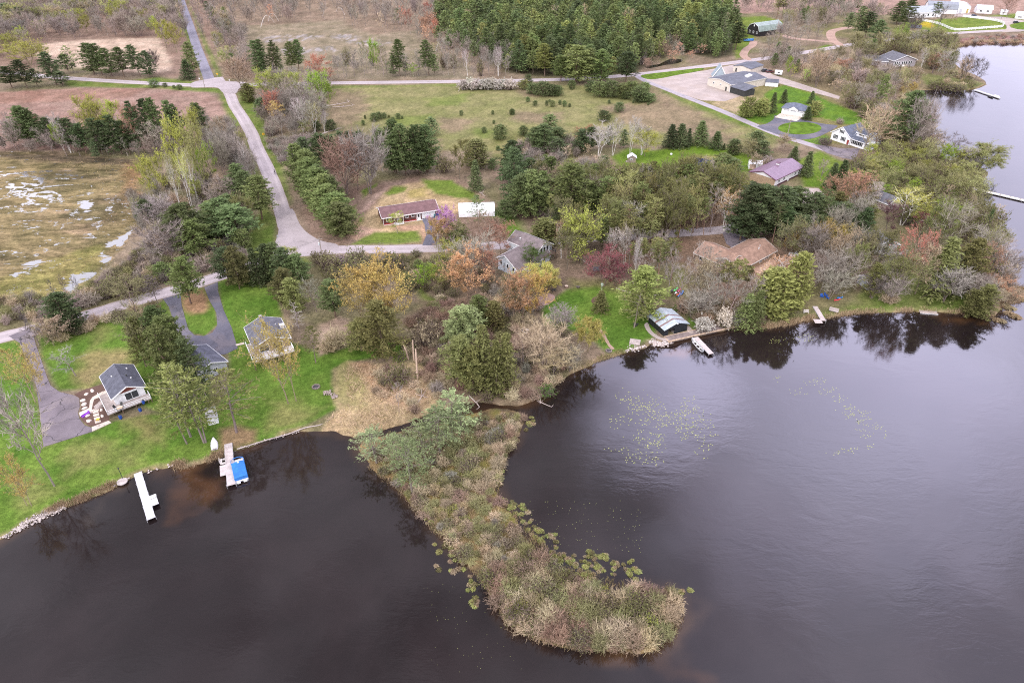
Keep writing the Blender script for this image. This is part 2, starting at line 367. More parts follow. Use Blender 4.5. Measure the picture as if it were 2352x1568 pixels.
paint([(502,985),(545,975),(590,985),(585,1012),(540,1026),(510,1030)], (.22,.135,.085), (.27,.17,.11), 2, None, 2, amount=.85)
paint([(732,745),(775,728),(800,735),(792,800),(735,815)], (.25,.18,.135), (.31,.23,.18), 1.5, None, 2)
# reed bed right of the big lawn
paint([(765,850),(800,832),(850,835),(960,830),(1000,860),(1010,930),(950,965),(900,980),(820,1000),(790,995),(740,985),(775,945)], (.27,.20,.115), (.36,.275,.165), 1.2, 'reed_bed', 1.5)
paint([(765,850),(800,832),(825,870),(860,910),(850,940),(800,945),(775,935)], (.17,.175,.06), (.29,.24,.12), 2, None, 3, amount=.8)
paint([(815,838),(850,832),(900,850),(960,880),(1000,900),(960,945),(900,930),(850,890)], (.30,.185,.115), (.40,.27,.18), 2, None, 3, amount=.8)
paint([(1000,690),(1130,690),(1200,760),(1180,800),(1010,790),(930,740)], (.145,.10,.075), (.19,.125,.095), 4, None, 4)
paint([(940,590),(960,640),(985,680),(1050,695),(1040,705),(970,690),(945,650),(925,600)], (.10,.13,.03), (.13,.15,.045), 2, None, 2)
# ranch plot
paint([(640,590),(700,540),(690,470),(760,440),(850,420),(960,405),(1050,410),(1110,450),(1160,490),(1150,560),(1000,560),(800,562)], (.17,.115,.085), (.22,.155,.12), 4)
paint([(805,520),(860,470),(900,430),(980,415),(1060,450),(1100,470),(1050,490),(1000,500),(960,525),(960,560),(870,560),(800,540)], (.27,.195,.105), (.37,.275,.165), 3, 'yard', 4)
paint([(900,520),(975,515),(980,541),(970,558),(960,530),(925,530)], (.33,.205,.135), (.38,.25,.17), 1, None, 1)
paint([(800,540),(830,520),(880,530),(900,545),(840,555)], (.34,.22,.155), (.38,.26,.19), 2, None, 2)
paint([(895,425),(880,445),(840,480),(820,490),(870,440)], (.30,.205,.165), (.36,.26,.21), 2, None, 2, amount=.8)
for pl in ([(970,412),(1035,414),(1085,440),(1105,465),(1060,455),(1000,445),(975,430)], [(885,445),(905,428),(935,430),(925,442),(890,450)], [(808,560),(830,545),(860,532),(960,530),(966,556),(890,562)], [(800,480),(818,470),(815,490),(802,495)], [(825,500),(835,497),(835,512),(825,510)], [(830,440),(870,418),(860,430),(835,455)]):
    paint(pl, (.085,.14,.018), (.12,.165,.03), 1.5, 'lawn', 2.5, amount=.95)
paint([(930,440),(975,430),(985,450),(940,455)], (.24,.21,.05), (.30,.24,.09), 2, None, 3, amount=.7)
# middle yards
paint([(1100,480),(1160,485),(1235,520),(1240,548),(1190,555),(1160,540),(1150,510)], LG, LG2, 2, 'lawn', 2)
paint([(1180,340),(1300,335),(1330,400),(1420,420),(1440,480),(1400,640),(1240,680),(1230,560),(1160,470),(1140,380)], (.16,.115,.085), (.20,.15,.11), 5)
paint([(1130,300),(1300,310),(1330,370),(1220,400),(1130,370)], (.13,.14,.045), (.17,.15,.07), 4, None, 5, amount=.8)
paint([(1245,700),(1300,665),(1370,652),(1450,665),(1490,700),(1510,735),(1500,775),(1440,800),(1395,812),(1375,790),(1350,765),(1290,755),(1250,745)], LG, LG2, 1.5, 'lawn', 1.5)
paint([(1300,640),(1400,640),(1460,660),(1450,680),(1380,660),(1310,668)], (.13,.13,.045), (.17,.15,.07), 3, None, 3, amount=.8)
paint([(1395,365),(1440,340),(1500,345),(1590,332),(1680,342),(1745,362),(1720,395),(1640,410),(1560,405),(1500,412),(1430,400)], (.085,.14,.016), (.115,.17,.024), 2.5, 'lawn', 2)
paint([(1560,372),(1600,355),(1660,358),(1650,375),(1600,368)], DRY, DRY2, 3, None, 2, amount=.7)
paint([(1440,395),(1480,390),(1540,405),(1520,420),(1450,410)], DRY, DRY2, 3, None, 3, amount=.7)
paint([(1330,360),(1400,360),(1460,410),(1470,450),(1430,500),(1370,470),(1340,420)], (.17,.115,.09), (.22,.155,.12), 4, None, 4, amount=.8)
# pines and yards to the right
paint([(1430,430),(1700,430),(1900,470),(1990,560),(1960,690),(1720,740),(1580,720),(1480,640),(1400,560)], (.15,.10,.07), (.20,.14,.10), 5)
paint([(1480,600),(1580,610),(1640,680),(1640,720),(1560,700),(1490,650)], (.09,.125,.03), (.13,.14,.05), 3, None, 4, amount=.6)
paint([(1590,660),(1690,680),(1730,720),(1720,745),(1640,755),(1600,745)], (.19,.10,.075), (.23,.14,.105), 3, None, 3, amount=.8)
paint([(1580,720),(1600,735),(1640,757),(1600,765),(1585,750)], LG, LG2, 1, 'lawn', 1)
paint([(1700,748),(1760,735),(1870,715),(1950,700),(2040,600),(2100,590),(2180,650),(2240,690),(2226,716),(2100,712),(1976,716),(1870,730),(1784,748)], (.095,.13,.03), (.135,.15,.05), 2, 'lawn', 2)
paint([(1760,690),(1840,650),(1960,650),(1980,700),(1870,728),(1784,745)], (.12,.125,.045), (.16,.15,.07), 2, None, 3, amount=.7)
paint([(1930,725),(2000,712),(2100,705),(2180,708),(2229,718),(2108,714),(2029,714)], LG, LG2, 1, None, 2, amount=.7)
paint([(1830,370),(1880,345),(1910,360),(1960,380),(1920,410),(1880,450),(1850,440)], (.085,.14,.016), (.125,.165,.03), 2, 'lawn', 2)
paint([(1845,430),(1880,432),(1893,450),(1880,465),(1850,455)], (.34,.24,.19), (.40,.29,.24), 1.5, None, 1)
paint([(1940,380),(2050,350),(2160,372),(2240,390),(2240,430),(2200,480),(2000,480),(1900,430)], (.10,.135,.03), (.14,.155,.05), 4, None, 4)
# store, garage and white house plots
paint([(1480,180),(1640,150),(1790,180),(1940,240),(2000,290),(1990,340),(1900,330),(1780,300),(1690,262),(1560,215)], (.14,.13,.05), (.19,.16,.075), 3, None, 3)
paint([(1650,225),(1720,212),(1745,235),(1735,260),(1690,262),(1640,240)], (.30,.23,.15), (.35,.27,.18), 3, None, 3, amount=.8)
paint([(1700,262),(1745,240),(1760,212),(1800,195),(1860,212),(1905,235),(1980,262),(2000,288),(1970,292),(1890,272),(1790,268),(1775,285),(1720,282),(1690,270)], LG, (.10,.17,.02), 1.5, 'lawn', 1.5)
paint([(1840,318),(1900,310),(1910,330),(1880,335),(1850,328)], LG, LG2, 1, 'lawn', 1)
paint([(1692,40),(1760,38),(1800,50),(1790,70),(1740,60),(1730,95),(1715,128),(1690,135),(1685,100),(1700,70)], (.10,.145,.025), (.15,.18,.035), 2.5, 'lawn', 2)
paint([(1830,128),(1900,102),(1910,106),(1850,124)], (.09,.14,.02), (.12,.16,.03), 2, 'lawn', 2)
paint([(1845,60),(2060,40),(2060,70),(1960,90),(1900,85)], (.13,.13,.05), (.18,.15,.08), 3, None, 3, amount=.8)
paint([(2050,70),(2080,50),(2110,48),(2340,32),(2352,60),(2300,72),(2190,76),(2130,80),(2060,85)], (.105,.15,.025), (.145,.175,.035), 2, 'lawn', 2)
paint([(2112,52),(2130,50),(2150,60),(2140,64),(2115,62)], (.38,.27,.02), (.40,.30,.04), 1.5, None, 2, amount=.8)
paint([(2185,92),(2250,84),(2400,80),(2400,104),(2227,104),(2190,112)], (.18,.10,.09), (.22,.135,.12), 3, None, 3)
paint([(2185,108),(2227,98),(2293,96),(2400,97),(2400,103),(2227,105),(2192,114)], (.30,.23,.15), (.34,.26,.17), 2, None, 1)
paint([(1930,130),(2100,150),(2230,185),(2262,190),(2240,206),(2120,206),(2040,220),(1960,250),(1900,220),(1830,160)], (.15,.12,.07), (.19,.15,.09), 4)
paint([(2100,165),(2200,180),(2262,192),(2230,203),(2130,195)], (.11,.13,.04), (.15,.15,.06), 2.5, 'lawn', 2)
# marsh
MARSH = [(-300,352),(0,352),(60,350),(160,352),(250,362),(318,368),(330,390),(312,430),(318,470),(312,520),(285,560),(240,610),(200,650),(165,690),(110,700),(60,722),(0,735),(-300,760)]
mw = W2(MARSH)
t = np.clip((vnoise(GX*.6, GY, 5.0, 9, 5)-.36)/.28, 0, 1)
paint(MARSH, (.115,.100,.048), (.215,.165,.095), 3, 'marsh', 3, t=t)
t2 = np.clip((vnoise(GX, GY*1.4, 16, 10, 4)-.42)/.25, 0, 1)
st_ = np.clip((vnoise(GX*.28, GY, 2.6, 15, 4)-.4)/.2, 0, 1); box = sdist(GX, GY, mw) > 0; C[box] = C[box]*(.68+.46*st_[box])[:,None]*np.array((.97,.94,1.05))
for nm_, am in (((.125,.128,.048), .5), ((.24,.175,.10), .4)):
    tt = t2 if am > .5 else 1-t2
    box = sdist(GX, GY, mw) > 0
    C[box] = C[box]+(np.array(nm_)-C[box])*(tt[box]*am)[:,None]
paint([(-60,660),(60,620),(160,580),(240,560),(210,640),(130,690),(0,730),(-60,740)], (.165,.165,.05), (.21,.185,.07), 4, None, 5, amount=.75)
paint([(0,352),(130,355),(300,366),(312,384),(200,374),(60,366),(0,362)], (.05,.04,.03), (.09,.07,.05), 2, None, 3, amount=.8)
paint([(285,380),(330,385),(320,440),(318,480),(290,470)], (.20,.105,.055), (.25,.14,.08), 4, None, 6, amount=.6)
# shore rims, spit, lake bed
rim = (np.clip(1-np.abs(d_lake-.4)/1.0, 0, 1)*np.clip((n1-.33)*5, 0, 1))
C = lerp(C, np.array((.25,.185,.115)), rim*.9)
spm = np.clip(d_spit/.6+.5, 0, 1)
t = np.clip((vnoise(GX, GY, 3.0, 12, 4)-.35)/.3, 0, 1)
C = lerp(C, np.array((.10,.075,.05)), spm)
C = np.where((spm > .5)[...,None], lerp(lerp(np.broadcast_to(np.array((.075,.06,.04)), C.shape), np.array((.24,.165,.08)), t), np.array((.15,.15,.035)), np.clip((n1-.5)*4, 0, .7)), C)
zones.append('bog_mat'); zone[d_spit > -.2] = len(zones)-1
bed = GZ < -.05
C[bed] = pal((.05,.028,.012), (.09,.05,.02))[bed]
zones.append('lake_bed'); zone[(d_lake < -1.0) & (d_spit < -1.2) & (d_flat < -1)] = len(zones)-1
# micro relief of colour
C *= (1+(n2-.5)*.34)[...,None]*(1+(vnoise(GX, GY, .9, 21, 2)-.5)*.35)[...,None]
C = np.clip(C, .004, .8)

# marsh pools: wetness mask for water whose white is reflected sky
mp_ = np.zeros(GX.shape)
cr2 = vnoise(GX, GY*1.3, 22.0, 32, 3)
marsh_in = sdist(GX, GY, mw)
POOLS = [tpoly('E', [(580,1000),(640,940),(760,920),(830,930),(860,960),(780,1020),(700,1060),(640,1130),(560,1140),(490,1100)]), tpoly('E', [(830,940),(900,870),(940,880),(930,960),(880,990)]),
         tpoly('E', [(860,760),(900,690),(1000,630),(1080,590),(1140,560),(1200,520),(1220,600),(1180,680),(1100,760),(1000,810),(890,850),(840,840)]),
         tpoly('E', [(680,330),(740,300),(810,340),(770,390),(700,390)]), tpoly('E', [(180,860),(250,800),(370,760),(360,820),(270,870)]), tpoly('E', [(-20,950),(100,920),(340,890),(200,930),(0,970)]), tpoly('E', [(0,0),(190,0),(130,30),(40,25)]), tpoly('E', [(320,340),(420,330),(400,370),(320,370)]), tpoly('E', [(0,690),(100,685),(40,730),(0,725)]), tpoly('E', [(550,760),(650,710),(750,670),(740,690),(600,760)]), tpoly('E', [(90,150),(160,110),(90,200),(40,230)]), tpoly('E',[(170,640),(280,590),(290,610),(210,650)]), tpoly('E',[(640,600),(715,570),(700,590),(650,602)])]
pd = np.full(GX.shape, -99.0)
for pl in POOLS: pd = np.maximum(pd, sdist(GX+jx*5, GY+jy*5, W2(pl)))
isl = sdist(GX+jx*3, GY+jy*3, W2(tpoly('E', [(900,720),(1000,680),(1070,690),(1060,730),(960,770),(900,770)])))
pd = np.where(isl > 0, -1, pd)
zonew = sdist(GX+jx*12, GY+jy*12, W2(tpoly('E', [(-60,-20),(220,-30),(420,60),(640,60),(720,200),(840,330),(800,480),(740,600),(680,720),(500,780),(380,900),(200,980),(-60,990)])))
WET = np.clip(zonew/12+.35, 0, 1)*np.clip((cr2-.30)*5, .25, 1)*.045+np.clip(sdist(GX, GY, W2(tpoly('E', [(400,80),(1000,180),(1000,480),(700,560),(600,300)])))/10, 0, 1)*.008
WET = np.where(marsh_in > 0, WET+np.clip(pd*.5+.35, 0, 1)*.105, 0)
mp_ = None
def gmat(wet=False):
    m, nt, b = nm('marsh_cover' if wet else 'ground_cover')
    a = nt.nodes.new('ShaderNodeAttribute'); a.attribute_name = 'Col'
    p = pos(nt)
    f1 = noise(nt, p, 1.1, 5, .7); f2 = noise(nt, p, 5.5, 3, .7); f3 = noise(nt, p, .11, 4, .6)
    c = mixc(nt, 1.0, a.outputs['Color'], mixc(nt, ramp(nt, f1, .25, .75), (.68,.69,.68), (1.32,1.30,1.28)), 'MULTIPLY')
    c = mixc(nt, 1.0, c, mixc(nt, ramp(nt, f2, .25, .75), (.68,.68,.70), (1.30,1.30,1.26)), 'MULTIPLY')
    c = mixc(nt, 1.0, c, mixc(nt, ramp(nt, f3, .3, .7), (.85,.88,.85), (1.14,1.12,1.12)), 'MULTIPLY')
    if wet:      # sedge bands and open water channels of a floating marsh
        mp = nt.nodes.new('ShaderNodeMapping'); mp.inputs['Rotation'].default_value = (0,0,R(-8)); mp.inputs['Scale'].default_value = (.32,1,1); nt.links.new(p, mp.inputs[0])
        sb = noise(nt, mp.outputs[0], .42, 6, .66, .5); c = mixc(nt, ramp(nt, sb, .40, .62), mixc(nt, 1.0, c, (.70,.70,.66), 'MULTIPLY'), mixc(nt, 1.0, c, (1.3,1.25,1.25), 'MULTIPLY'))
    nt.links.new(c, b.inputs['Base Color']); b.inputs['Roughness'].default_value = .95; b.inputs['Specular IOR Level'].default_value = .05
    bump(nt, b, mth(nt, 'ADD', f1, mth(nt, 'MULTIPLY', f2, .5)), .8, .25)
    if wet:
        at_ = nt.nodes.new('ShaderNodeAttribute'); at_.attribute_name = 'wet'
        mq_ = nt.nodes.new('ShaderNodeMapping'); mq_.inputs['Rotation'].default_value = (0,0,R(20)); mq_.inputs['Scale'].default_value = (.62,1,1); nt.links.new(p, mq_.inputs[0])
        ln = mth(nt, 'ABSOLUTE', mth(nt, 'SUBTRACT', noise(nt, mq_.outputs[0], .085, 4, .55, .9), .5)); fb = noise(nt, p, .55, 5, .75)
        th = mth(nt, 'SUBTRACT', mth(nt, 'ADD', ln, mth(nt, 'MULTIPLY_ADD', fb, .22, -.098)), at_.outputs['Fac'])
        w_ = nt.nodes.new('ShaderNodeBsdfPrincipled'); w_.inputs['Base Color'].default_value = (.08,.08,.085,1); w_.inputs['Roughness'].default_value = .14; w_.inputs['IOR'].default_value = 1.55
        ms = nt.nodes.new('ShaderNodeMixShader'); nt.links.new(ramp(nt, th, .003, -.004), ms.inputs[0]); nt.links.new(b.outputs[0], ms.inputs[1]); nt.links.new(w_.outputs[0], ms.inputs[2]); nt.links.new(ms.outputs[0], nt.nodes['Material Output'].inputs[0])
    return m
GM = gmat(); GMW = gmat(True)
ny, nx = GX.shape
idx = np.arange(ny*nx).reshape(ny, nx)
quads = np.stack([idx[1:,:-1], idx[1:,1:], idx[:-1,1:], idx[:-1,:-1]], -1).reshape(-1, 4)
fz = zone[1:,1:].reshape(-1)*0+np.maximum(zone[1:,:-1], zone[:-1,1:]).reshape(-1)
V = np.stack([GX, GY, GZ], -1).reshape(-1, 3); CC = C.reshape(-1, 3)
keep_lake = V[quads[:,0],1] > -200
def np_mesh(name, v, faces, colr=None):
    """faces: (n,k) int array"""
    me = bpy.data.meshes.new(name); n, k = faces.shape
    me.vertices.add(len(v)); me.vertices.foreach_set('co', np.ascontiguousarray(v, np.float32).ravel())
    me.loops.add(n*k); me.loops.foreach_set('vertex_index', faces.astype(np.int32).ravel())
    me.polygons.add(n); me.polygons.foreach_set('loop_start', np.arange(0, n*k, k, dtype=np.int32))
    me.update(calc_edges=True)
    if colr is not None:
        a = me.color_attributes.new('Col', 'FLOAT_COLOR', 'POINT')
        a.data.foreach_set('color', np.concatenate([colr, np.ones((len(colr),1))], 1).astype(np.float32).ravel())
    return me
for zi, zn in enumerate(zones):
    q = quads[fz == zi]
    if not len(q): continue
    u, inv = np.unique(q, return_inverse=True)
    me = np_mesh(zn, V[u], inv.reshape(-1, 4), CC[u])
    if zn == 'marsh': at = me.attributes.new('wet', 'FLOAT', 'POINT'); at.data.foreach_set('value', WET.reshape(-1)[u].astype(np.float32))
    o = link(zn, me, GMW if zn == 'marsh' else GM, smooth=True); tag(o, kind='structure')

# ------------------------------------------------------------------ water
def wmat(name, body, rip, rough, ior=1.5, stain=True):
    m, nt, b = nm(name)
    p = pos(nt)
    f = noise(nt, p, .035, 4, .6, .4)
    c = mixc(nt, ramp(nt, f, .35, .7), tuple(k*.75 for k in body), tuple(k*1.3 for k in body))
    b.inputs['Roughness'].default_value = rough; b.inputs['IOR'].default_value = ior
    if stain:      # peat-coloured shallows
        a = nt.nodes.new('ShaderNodeAttribute'); a.attribute_name = 'Col'
        c = mixc(nt, 1.0, c, a.outputs['Color'], 'ADD')
    nt.links.new(c, b.inputs['Base Color'])
    mpn = nt.nodes.new('ShaderNodeMapping'); mpn.inputs['Rotation'].default_value = (0,0,R(25)); mpn.inputs['Scale'].default_value = (1,2.4,1); nt.links.new(p, mpn.inputs[0])
    w1 = noise(nt, mpn.outputs[0], 1.1, 3, .55, .6); w2 = noise(nt, mpn.outputs[0], .22, 3, .5, .8); calm = noise(nt, p, .028, 3, .55, 1.2)
    dc = nt.nodes.new('ShaderNodeAttribute'); dc.attribute_name = 'open'
    amt = mth(nt, 'MULTIPLY', mth(nt, 'MULTIPLY_ADD', ramp(nt, calm, .38, .62), .85, .15), dc.outputs['Fac'])
    h = mth(nt, 'MULTIPLY', mth(nt, 'ADD', mth(nt, 'MULTIPLY', w1, .35), w2), mth(nt, 'ADD', amt, .10))
    bump(nt, b, h, rip, .35)
    return m
WG = 8
wx = np.array([-9000,-4000,-1500,-700,-300]+list(range(-200,2560,WG))+[2700,3200,4000,6500,12000], float)
wy = np.array([-300,-200,-100,0,60,90]+list(range(94,1720,WG))+[1900,2150,2450], float)
WPX, WPY = np.meshgrid(wx, wy); WXX, WYY = Garr(WPX, WPY, 0.0)
dl = sdist(WXX, WYY, lk); ds = -sdist(WXX, WYY, sp_); dd = np.minimum(dl, ds)
opn = np.clip((dd-3)/18, 0, 1); opn = np.where(WYY > 190, np.maximum(opn, .4), opn)
st = np.clip(1-np.abs(dl)/2.2, 0, 1)*.6
sx = np.zeros(WXX.shape+(3,))
wn1 = vnoise(WXX, WYY, 5, 41, 4)
def stain(pl, c, soft, amt=1.0):
    global sx
    d = sdist(WXX+(vnoise(WXX,WYY,6,43,3)-.5)*10, WYY+(vnoise(WXX,WYY,6,44,3)-.5)*10, W2(pl, 0))
    f = np.clip(d/soft+.3, 0, 1)*amt*np.clip((wn1-.3)*4, 0, 1)
    sx = sx+np.array(c)*f[...,None]
stain([(400,1080),(480,1075),(540,1085),(520,1130),(440,1190),(390,1180),(420,1120)], (.038,.016,.005), 4)
stain([(330,1090),(390,1085),(400,1110),(340,1120)], (.03,.016,.008), 3)
stain([(1485,800),(1530,793),(1580,790),(1600,800),(1560,815),(1500,815)], (.05,.02,.003), 2.5)
stain([(1330,1490),(1480,1500),(1560,1480),(1600,1520),(1500,1560),(1350,1540)], (.03,.014,.005), 5)
stain([(2160,722),(2270,728),(2250,745),(2160,740)], (.04,.018,.004), 3)
stain([(1560,1400),(1600,1380),(1620,1440),(1570,1480)], (.02,.012,.006), 4)
stain([(210,1150),(300,1110),(330,1110),(260,1150),(190,1180)], (.03,.022,.015), 3)
sx = sx+np.array((.035,.018,.006))*(np.clip(1-dd/2.5, 0, 1)*(dd > -1)*np.clip((wn1-.3)*3, 0, 1))[...,None]
wi = np.arange(WXX.size).reshape(WXX.shape)
wq = np.stack([wi[1:,:-1], wi[1:,1:], wi[:-1,1:], wi[:-1,:-1]], -1).reshape(-1, 4)
dq = dl.reshape(-1)[wq].max(1); wq = wq[dq > -8]
u, inv = np.unique(wq, return_inverse=True)
wv = np.stack([WXX, WYY, np.zeros_like(WXX)], -1).reshape(-1, 3)[u]
me = np_mesh('water', wv, inv.reshape(-1, 4), sx.reshape(-1, 3)[u])
at = me.attributes.new('open', 'FLOAT', 'POINT'); at.data.foreach_set('value', opn.reshape(-1)[u].astype(np.float32))
tag(link('water', me, wmat('lake_water', (.0130,.0090,.0090), .075, .05)), kind='structure')
# ------------------------------------------------------------------ roads and drives
def roadmat(name, c, var=.2, cracks=0.0, track=0.0, patch=None):
    m, nt, b = nm(name); p = pos(nt)
    f1 = noise(nt, p, .16, 5, .65); f2 = noise(nt, p, 2.2, 4, .7); f3 = noise(nt, p, 9, 2, .6)
    cc = mixc(nt, ramp(nt, f1, .3, .7), tuple(k*(1-var) for k in c), tuple(k*(1+var) for k in c))
    if patch: cc = mixc(nt, mth(nt, 'MULTIPLY', ramp(nt, noise(nt, p, .10, 4, .6, .6), .48, .62), .8), cc, patch)
    cc = mixc(nt, mth(nt, 'MULTIPLY', f2, .3), cc, tuple(k*.7 for k in c))
    if cracks:
        v = nt.nodes.new('ShaderNodeTexVoronoi'); v.feature = 'DISTANCE_TO_EDGE'; v.inputs['Scale'].default_value = .16
        w = nt.nodes.new('ShaderNodeTexNoise'); w.inputs['Scale'].default_value = .6; w.inputs['Detail'].default_value = 4; nt.links.new(p, w.inputs['Vector'])
        a = nt.nodes.new('ShaderNodeVectorMath'); a.operation = 'MULTIPLY_ADD'; nt.links.new(w.outputs['Color'], a.inputs[0]); a.inputs[1].default_value = (3,3,0); nt.links.new(p, a.inputs[2])
        nt.links.new(a.outputs[0], v.inputs['Vector'])
        cc = mixc(nt, mth(nt, 'MULTIPLY', mth(nt, 'LESS_THAN', v.outputs['Distance'], .012), cracks), cc, (.03,.03,.032))
    if track:
        uv = nt.nodes.new('ShaderNodeAttribute'); uv.attribute_name = 'across'
        w = mth(nt, 'ABSOLUTE', mth(nt, 'SUBTRACT', mth(nt, 'ABSOLUTE', uv.outputs['Fac']), .5))
        cc = mixc(nt, mth(nt, 'MULTIPLY', ramp(nt, w, .28, .05), track), cc, tuple(min(1, k*1.18) for k in c))
        e = ramp(nt, mth(nt, 'ADD', mth(nt, 'ABSOLUTE', uv.outputs['Fac']), mth(nt, 'MULTIPLY', f2, .2)), .96, 1.12)
        cc = mixc(nt, mth(nt, 'MULTIPLY', e, .8), cc, (.27,.19,.135))
    nt.links.new(cc, b.inputs['Base Color']); b.inputs['Roughness'].default_value = .9; b.inputs['Specular IOR Level'].default_value = .15
    bump(nt, b, mth(nt, 'ADD', f2, f3), .3, .03)
    return m
PALE = roadmat('pale_asphalt', (.35,.305,.305), .08, .15, .6, (.30,.26,.258))
GREY = roadmat('grey_asphalt', (.20,.19,.225), .14, .2, .35)
DARK = roadmat('sealed_asphalt', (.115,.112,.135), .2, .35, 0, (.17,.15,.16))
OLDA = roadmat('old_asphalt', (.17,.145,.16), .22, .8, 0, (.22,.185,.18))
GRAVEL = roadmat('gravel', (.35,.295,.27), .16, 0, 0, (.33,.27,.235))
DIRT = roadmat('dirt', (.34,.23,.18), .15)
CONC = roadmat('concrete', (.55,.47,.40), .08, .4)
MULCH = roadmat('mulch', (.115,.07,.055), .3)
def ribbon(name, pts, w, m, z=.03, k=6):
    c = [G(x, y) for x, y in smooth_poly(pts, k, False)]
    v = []; f = []; ac = []
    nacr = [-1, -.5, 0, .5, 1]
    for i, p in enumerate(c):
        d = (c[min(i+1, len(c)-1)]-c[max(i-1, 0)]); d.z = 0; d.normalize(); n = Vector((-d.y, d.x, 0))
        ww = w if not isinstance(w, tuple) else w[0]+(w[1]-w[0])*i/(len(c)-1)
        for a in nacr:
            j = (random.random()-.5)*.16 if abs(a) == 1 else 0
            q = p+n*(ww/2*a+j); v.append((q.x, q.y, LAND+z-(.05 if abs(a) == 1 else 0))); ac.append(a)
    for i in range(len(c)-1):
        for k2 in range(4):
            a = i*5+k2; f.append((a, a+1, a+6, a+5))
    me = bpy.data.meshes.new(name); me.from_pydata(v, [], f); me.update()
    at = me.attributes.new('across', 'FLOAT', 'POINT'); at.data.foreach_set('value', np.array(ac, np.float32))
    return tag(link(name, me, m), kind='structure')
def sheet(name, poly, m, z=.04, k=1, raw=None, thick=0.0):
    pts = smooth_poly(poly, k) if k > 1 else poly
    P = [G(x, y) for x, y in pts] if raw is None else [Vector((*q, LAND)) for q in raw]
    P = [Vector((p.x, p.y, LAND+z)) for p in P]
    tri = tessellate_polygon([P])
    b = MB(); n = len(P)
    b.v = [tuple(p) for p in P]+[(p.x, p.y, LAND-.05) for p in P]
    A = sum((P[i].x*P[(i+1)%n].y-P[(i+1)%n].x*P[i].y) for i in range(n))
    for t in tri:
        cr = (P[t[1]]-P[t[0]]).cross(P[t[2]]-P[t[0]]).z
        b.f.append(tuple(t) if cr > 0 else tuple(reversed(t)))
    for i in range(n):
        j = (i+1) % n
        b.f.append((i, n+i, n+j, j) if A > 0 else (j, n+j, n+i, i))
    return tag(b.build(name, m), kind='structure')
ribbon('road', [(398,-110),(408,-50),(416,0),(434,53),(451,105),(468,150),(483,188)], 6.8, GREY, .035)
ribbon('road', [(-80,150),(0,165),(80,173),(154,179.5),(250,186),(330,190.5),(420,195),(483,196.5),(540,196.5),(600,194),(760,191),(960,188.5),(1172,185.5),(1330,181),(1464,171),(1612,153),(1712,140.5),(1815,126),(1923,108),(1958,102),(2029,93),(2126,82.5),(2187,77),(2270,72),(2352,69),(2600,62)], 7.0, PALE, .04)
ribbon('road', [(500,178),(511,196),(525,211),(539,243),(557,270),(577,305),(590,340),(612,385),(634,440),(650,490),(662,528),(690,560),(745,573),(806,572.5),(900,572),(1020,569),(1110,565),(1200,560),(1270,553),(1350,547),(1450,542),(1560,535),(1665,527),(1700,516)], 5.9, PALE, .045)
ribbon('road', [(672,560),(650,580),(600,602),(540,622),(494,637),(440,655),(365,676),(290,697),(235,714),(180,730),(100,752),(30,768),(-60,790),(-200,825)], 6.0, PALE, .05)
sheet('junction', [(638,500),(640,520),(639,535),(634,552),(631,564),(642,575),(668,586),(695,588.5),(730,586),(775,581),(775,562),(748,556),(727,548),(704,533),(688,514),(672,480),(655,490)], PALE, .055, 3)
sheet('junction', [(466,184),(500,180),(520,187),(560,189),(580,199),(550,203),(543,214),(514,214),(500,202),(470,201),(440,201),(440,191)], PALE, .06, 3)
ribbon('lane', [(1462,172),(1472,180),(1490,189),(1533,206),(1586,227),(1665,258),(1718,281),(1776,305),(1820,320),(1860,332),(1900,345)], 4.6, roadmat('lane_asphalt', (.30,.27,.285), .12, .5, .4), .05)
sheet('parking_pad', [(1868,332),(1884,333),(1930,341),(1975,341),(1970,352),(1964,368),(1935,363),(1900,352)], OLDA, .07)
sheet('gravel_lot', [(1466,176),(1530,172),(1616,163),(1700,146),(1745,150),(1775,172),(1850,196),(1930,222),(1926,228),(1850,208),(1790,192),(1730,196),(1722,214),(1665,233),(1612,231),(1560,214),(1525,200),(1490,189)], GRAVEL, .03)
sheet('grass_island', [(1474,173),(1533,165.5),(1606,157),(1616,159),(1600,165),(1560,172),(1507,182),(1482,181)], MT('verge_grass', (.10,.16,.02), .35, .5, .95, .05), .12, 3)
ribbon('farm_track', [(1935,106),(1915,94),(1908,82),(1912,72),(1935,66),(1960,63)], 6, DIRT, .05)
ribbon('farm_track', [(1918,97),(1890,95),(1860,92),(1820,88),(1796,80)], 5, DIRT, .055)
ribbon('farm_track', [(1722,139),(1708,128),(1714,114),(1728,104),(1731,94)], 5, DIRT, .05)
sheet('farm_yard', [(2190,38),(2197,32),(2230,32),(2240,36),(2268,39),(2300,39),(2322,42),(2352,48),(2420,52),(2420,58),(2352,56),(2330,54),(2318,58),(2322,64),(2345,69),(2345,73),(2300,74),(2312,66),(2312,60),(2303,51),(2282,45),(2245,41),(2210,39)], GRAVEL, .05)
sheet('farm_lawn', [(2326,60),(2334,54.5),(2352,51),(2420,56),(2420,69),(2352,69),(2330,66)], MT('verge_grass', (.10,.16,.02)), .08, 2)
sheet('driveway', [(1738,291),(1760,285),(1775,276),(1779,269),(1782,266),(1832,273),(1838,273),(1865,280),(1900,286),(1924,289),(1915,297),(1896,307),(1872,317),(1840,321),(1812,317),(1776,306)], DARK, .075, 2)
isl = [(1837+50*math.cos(a), 295+14.5*math.sin(a)) for a in [2*math.pi*i/28 for i in range(28)]]
sheet('lawn_island', isl, MT('island_grass', (.095,.16,.018), .3, .4, .95, .05), .12)
sheet('concrete_apron', [(1792,261),(1846,269.5),(1829,279),(1779,270)], CONC, .10)
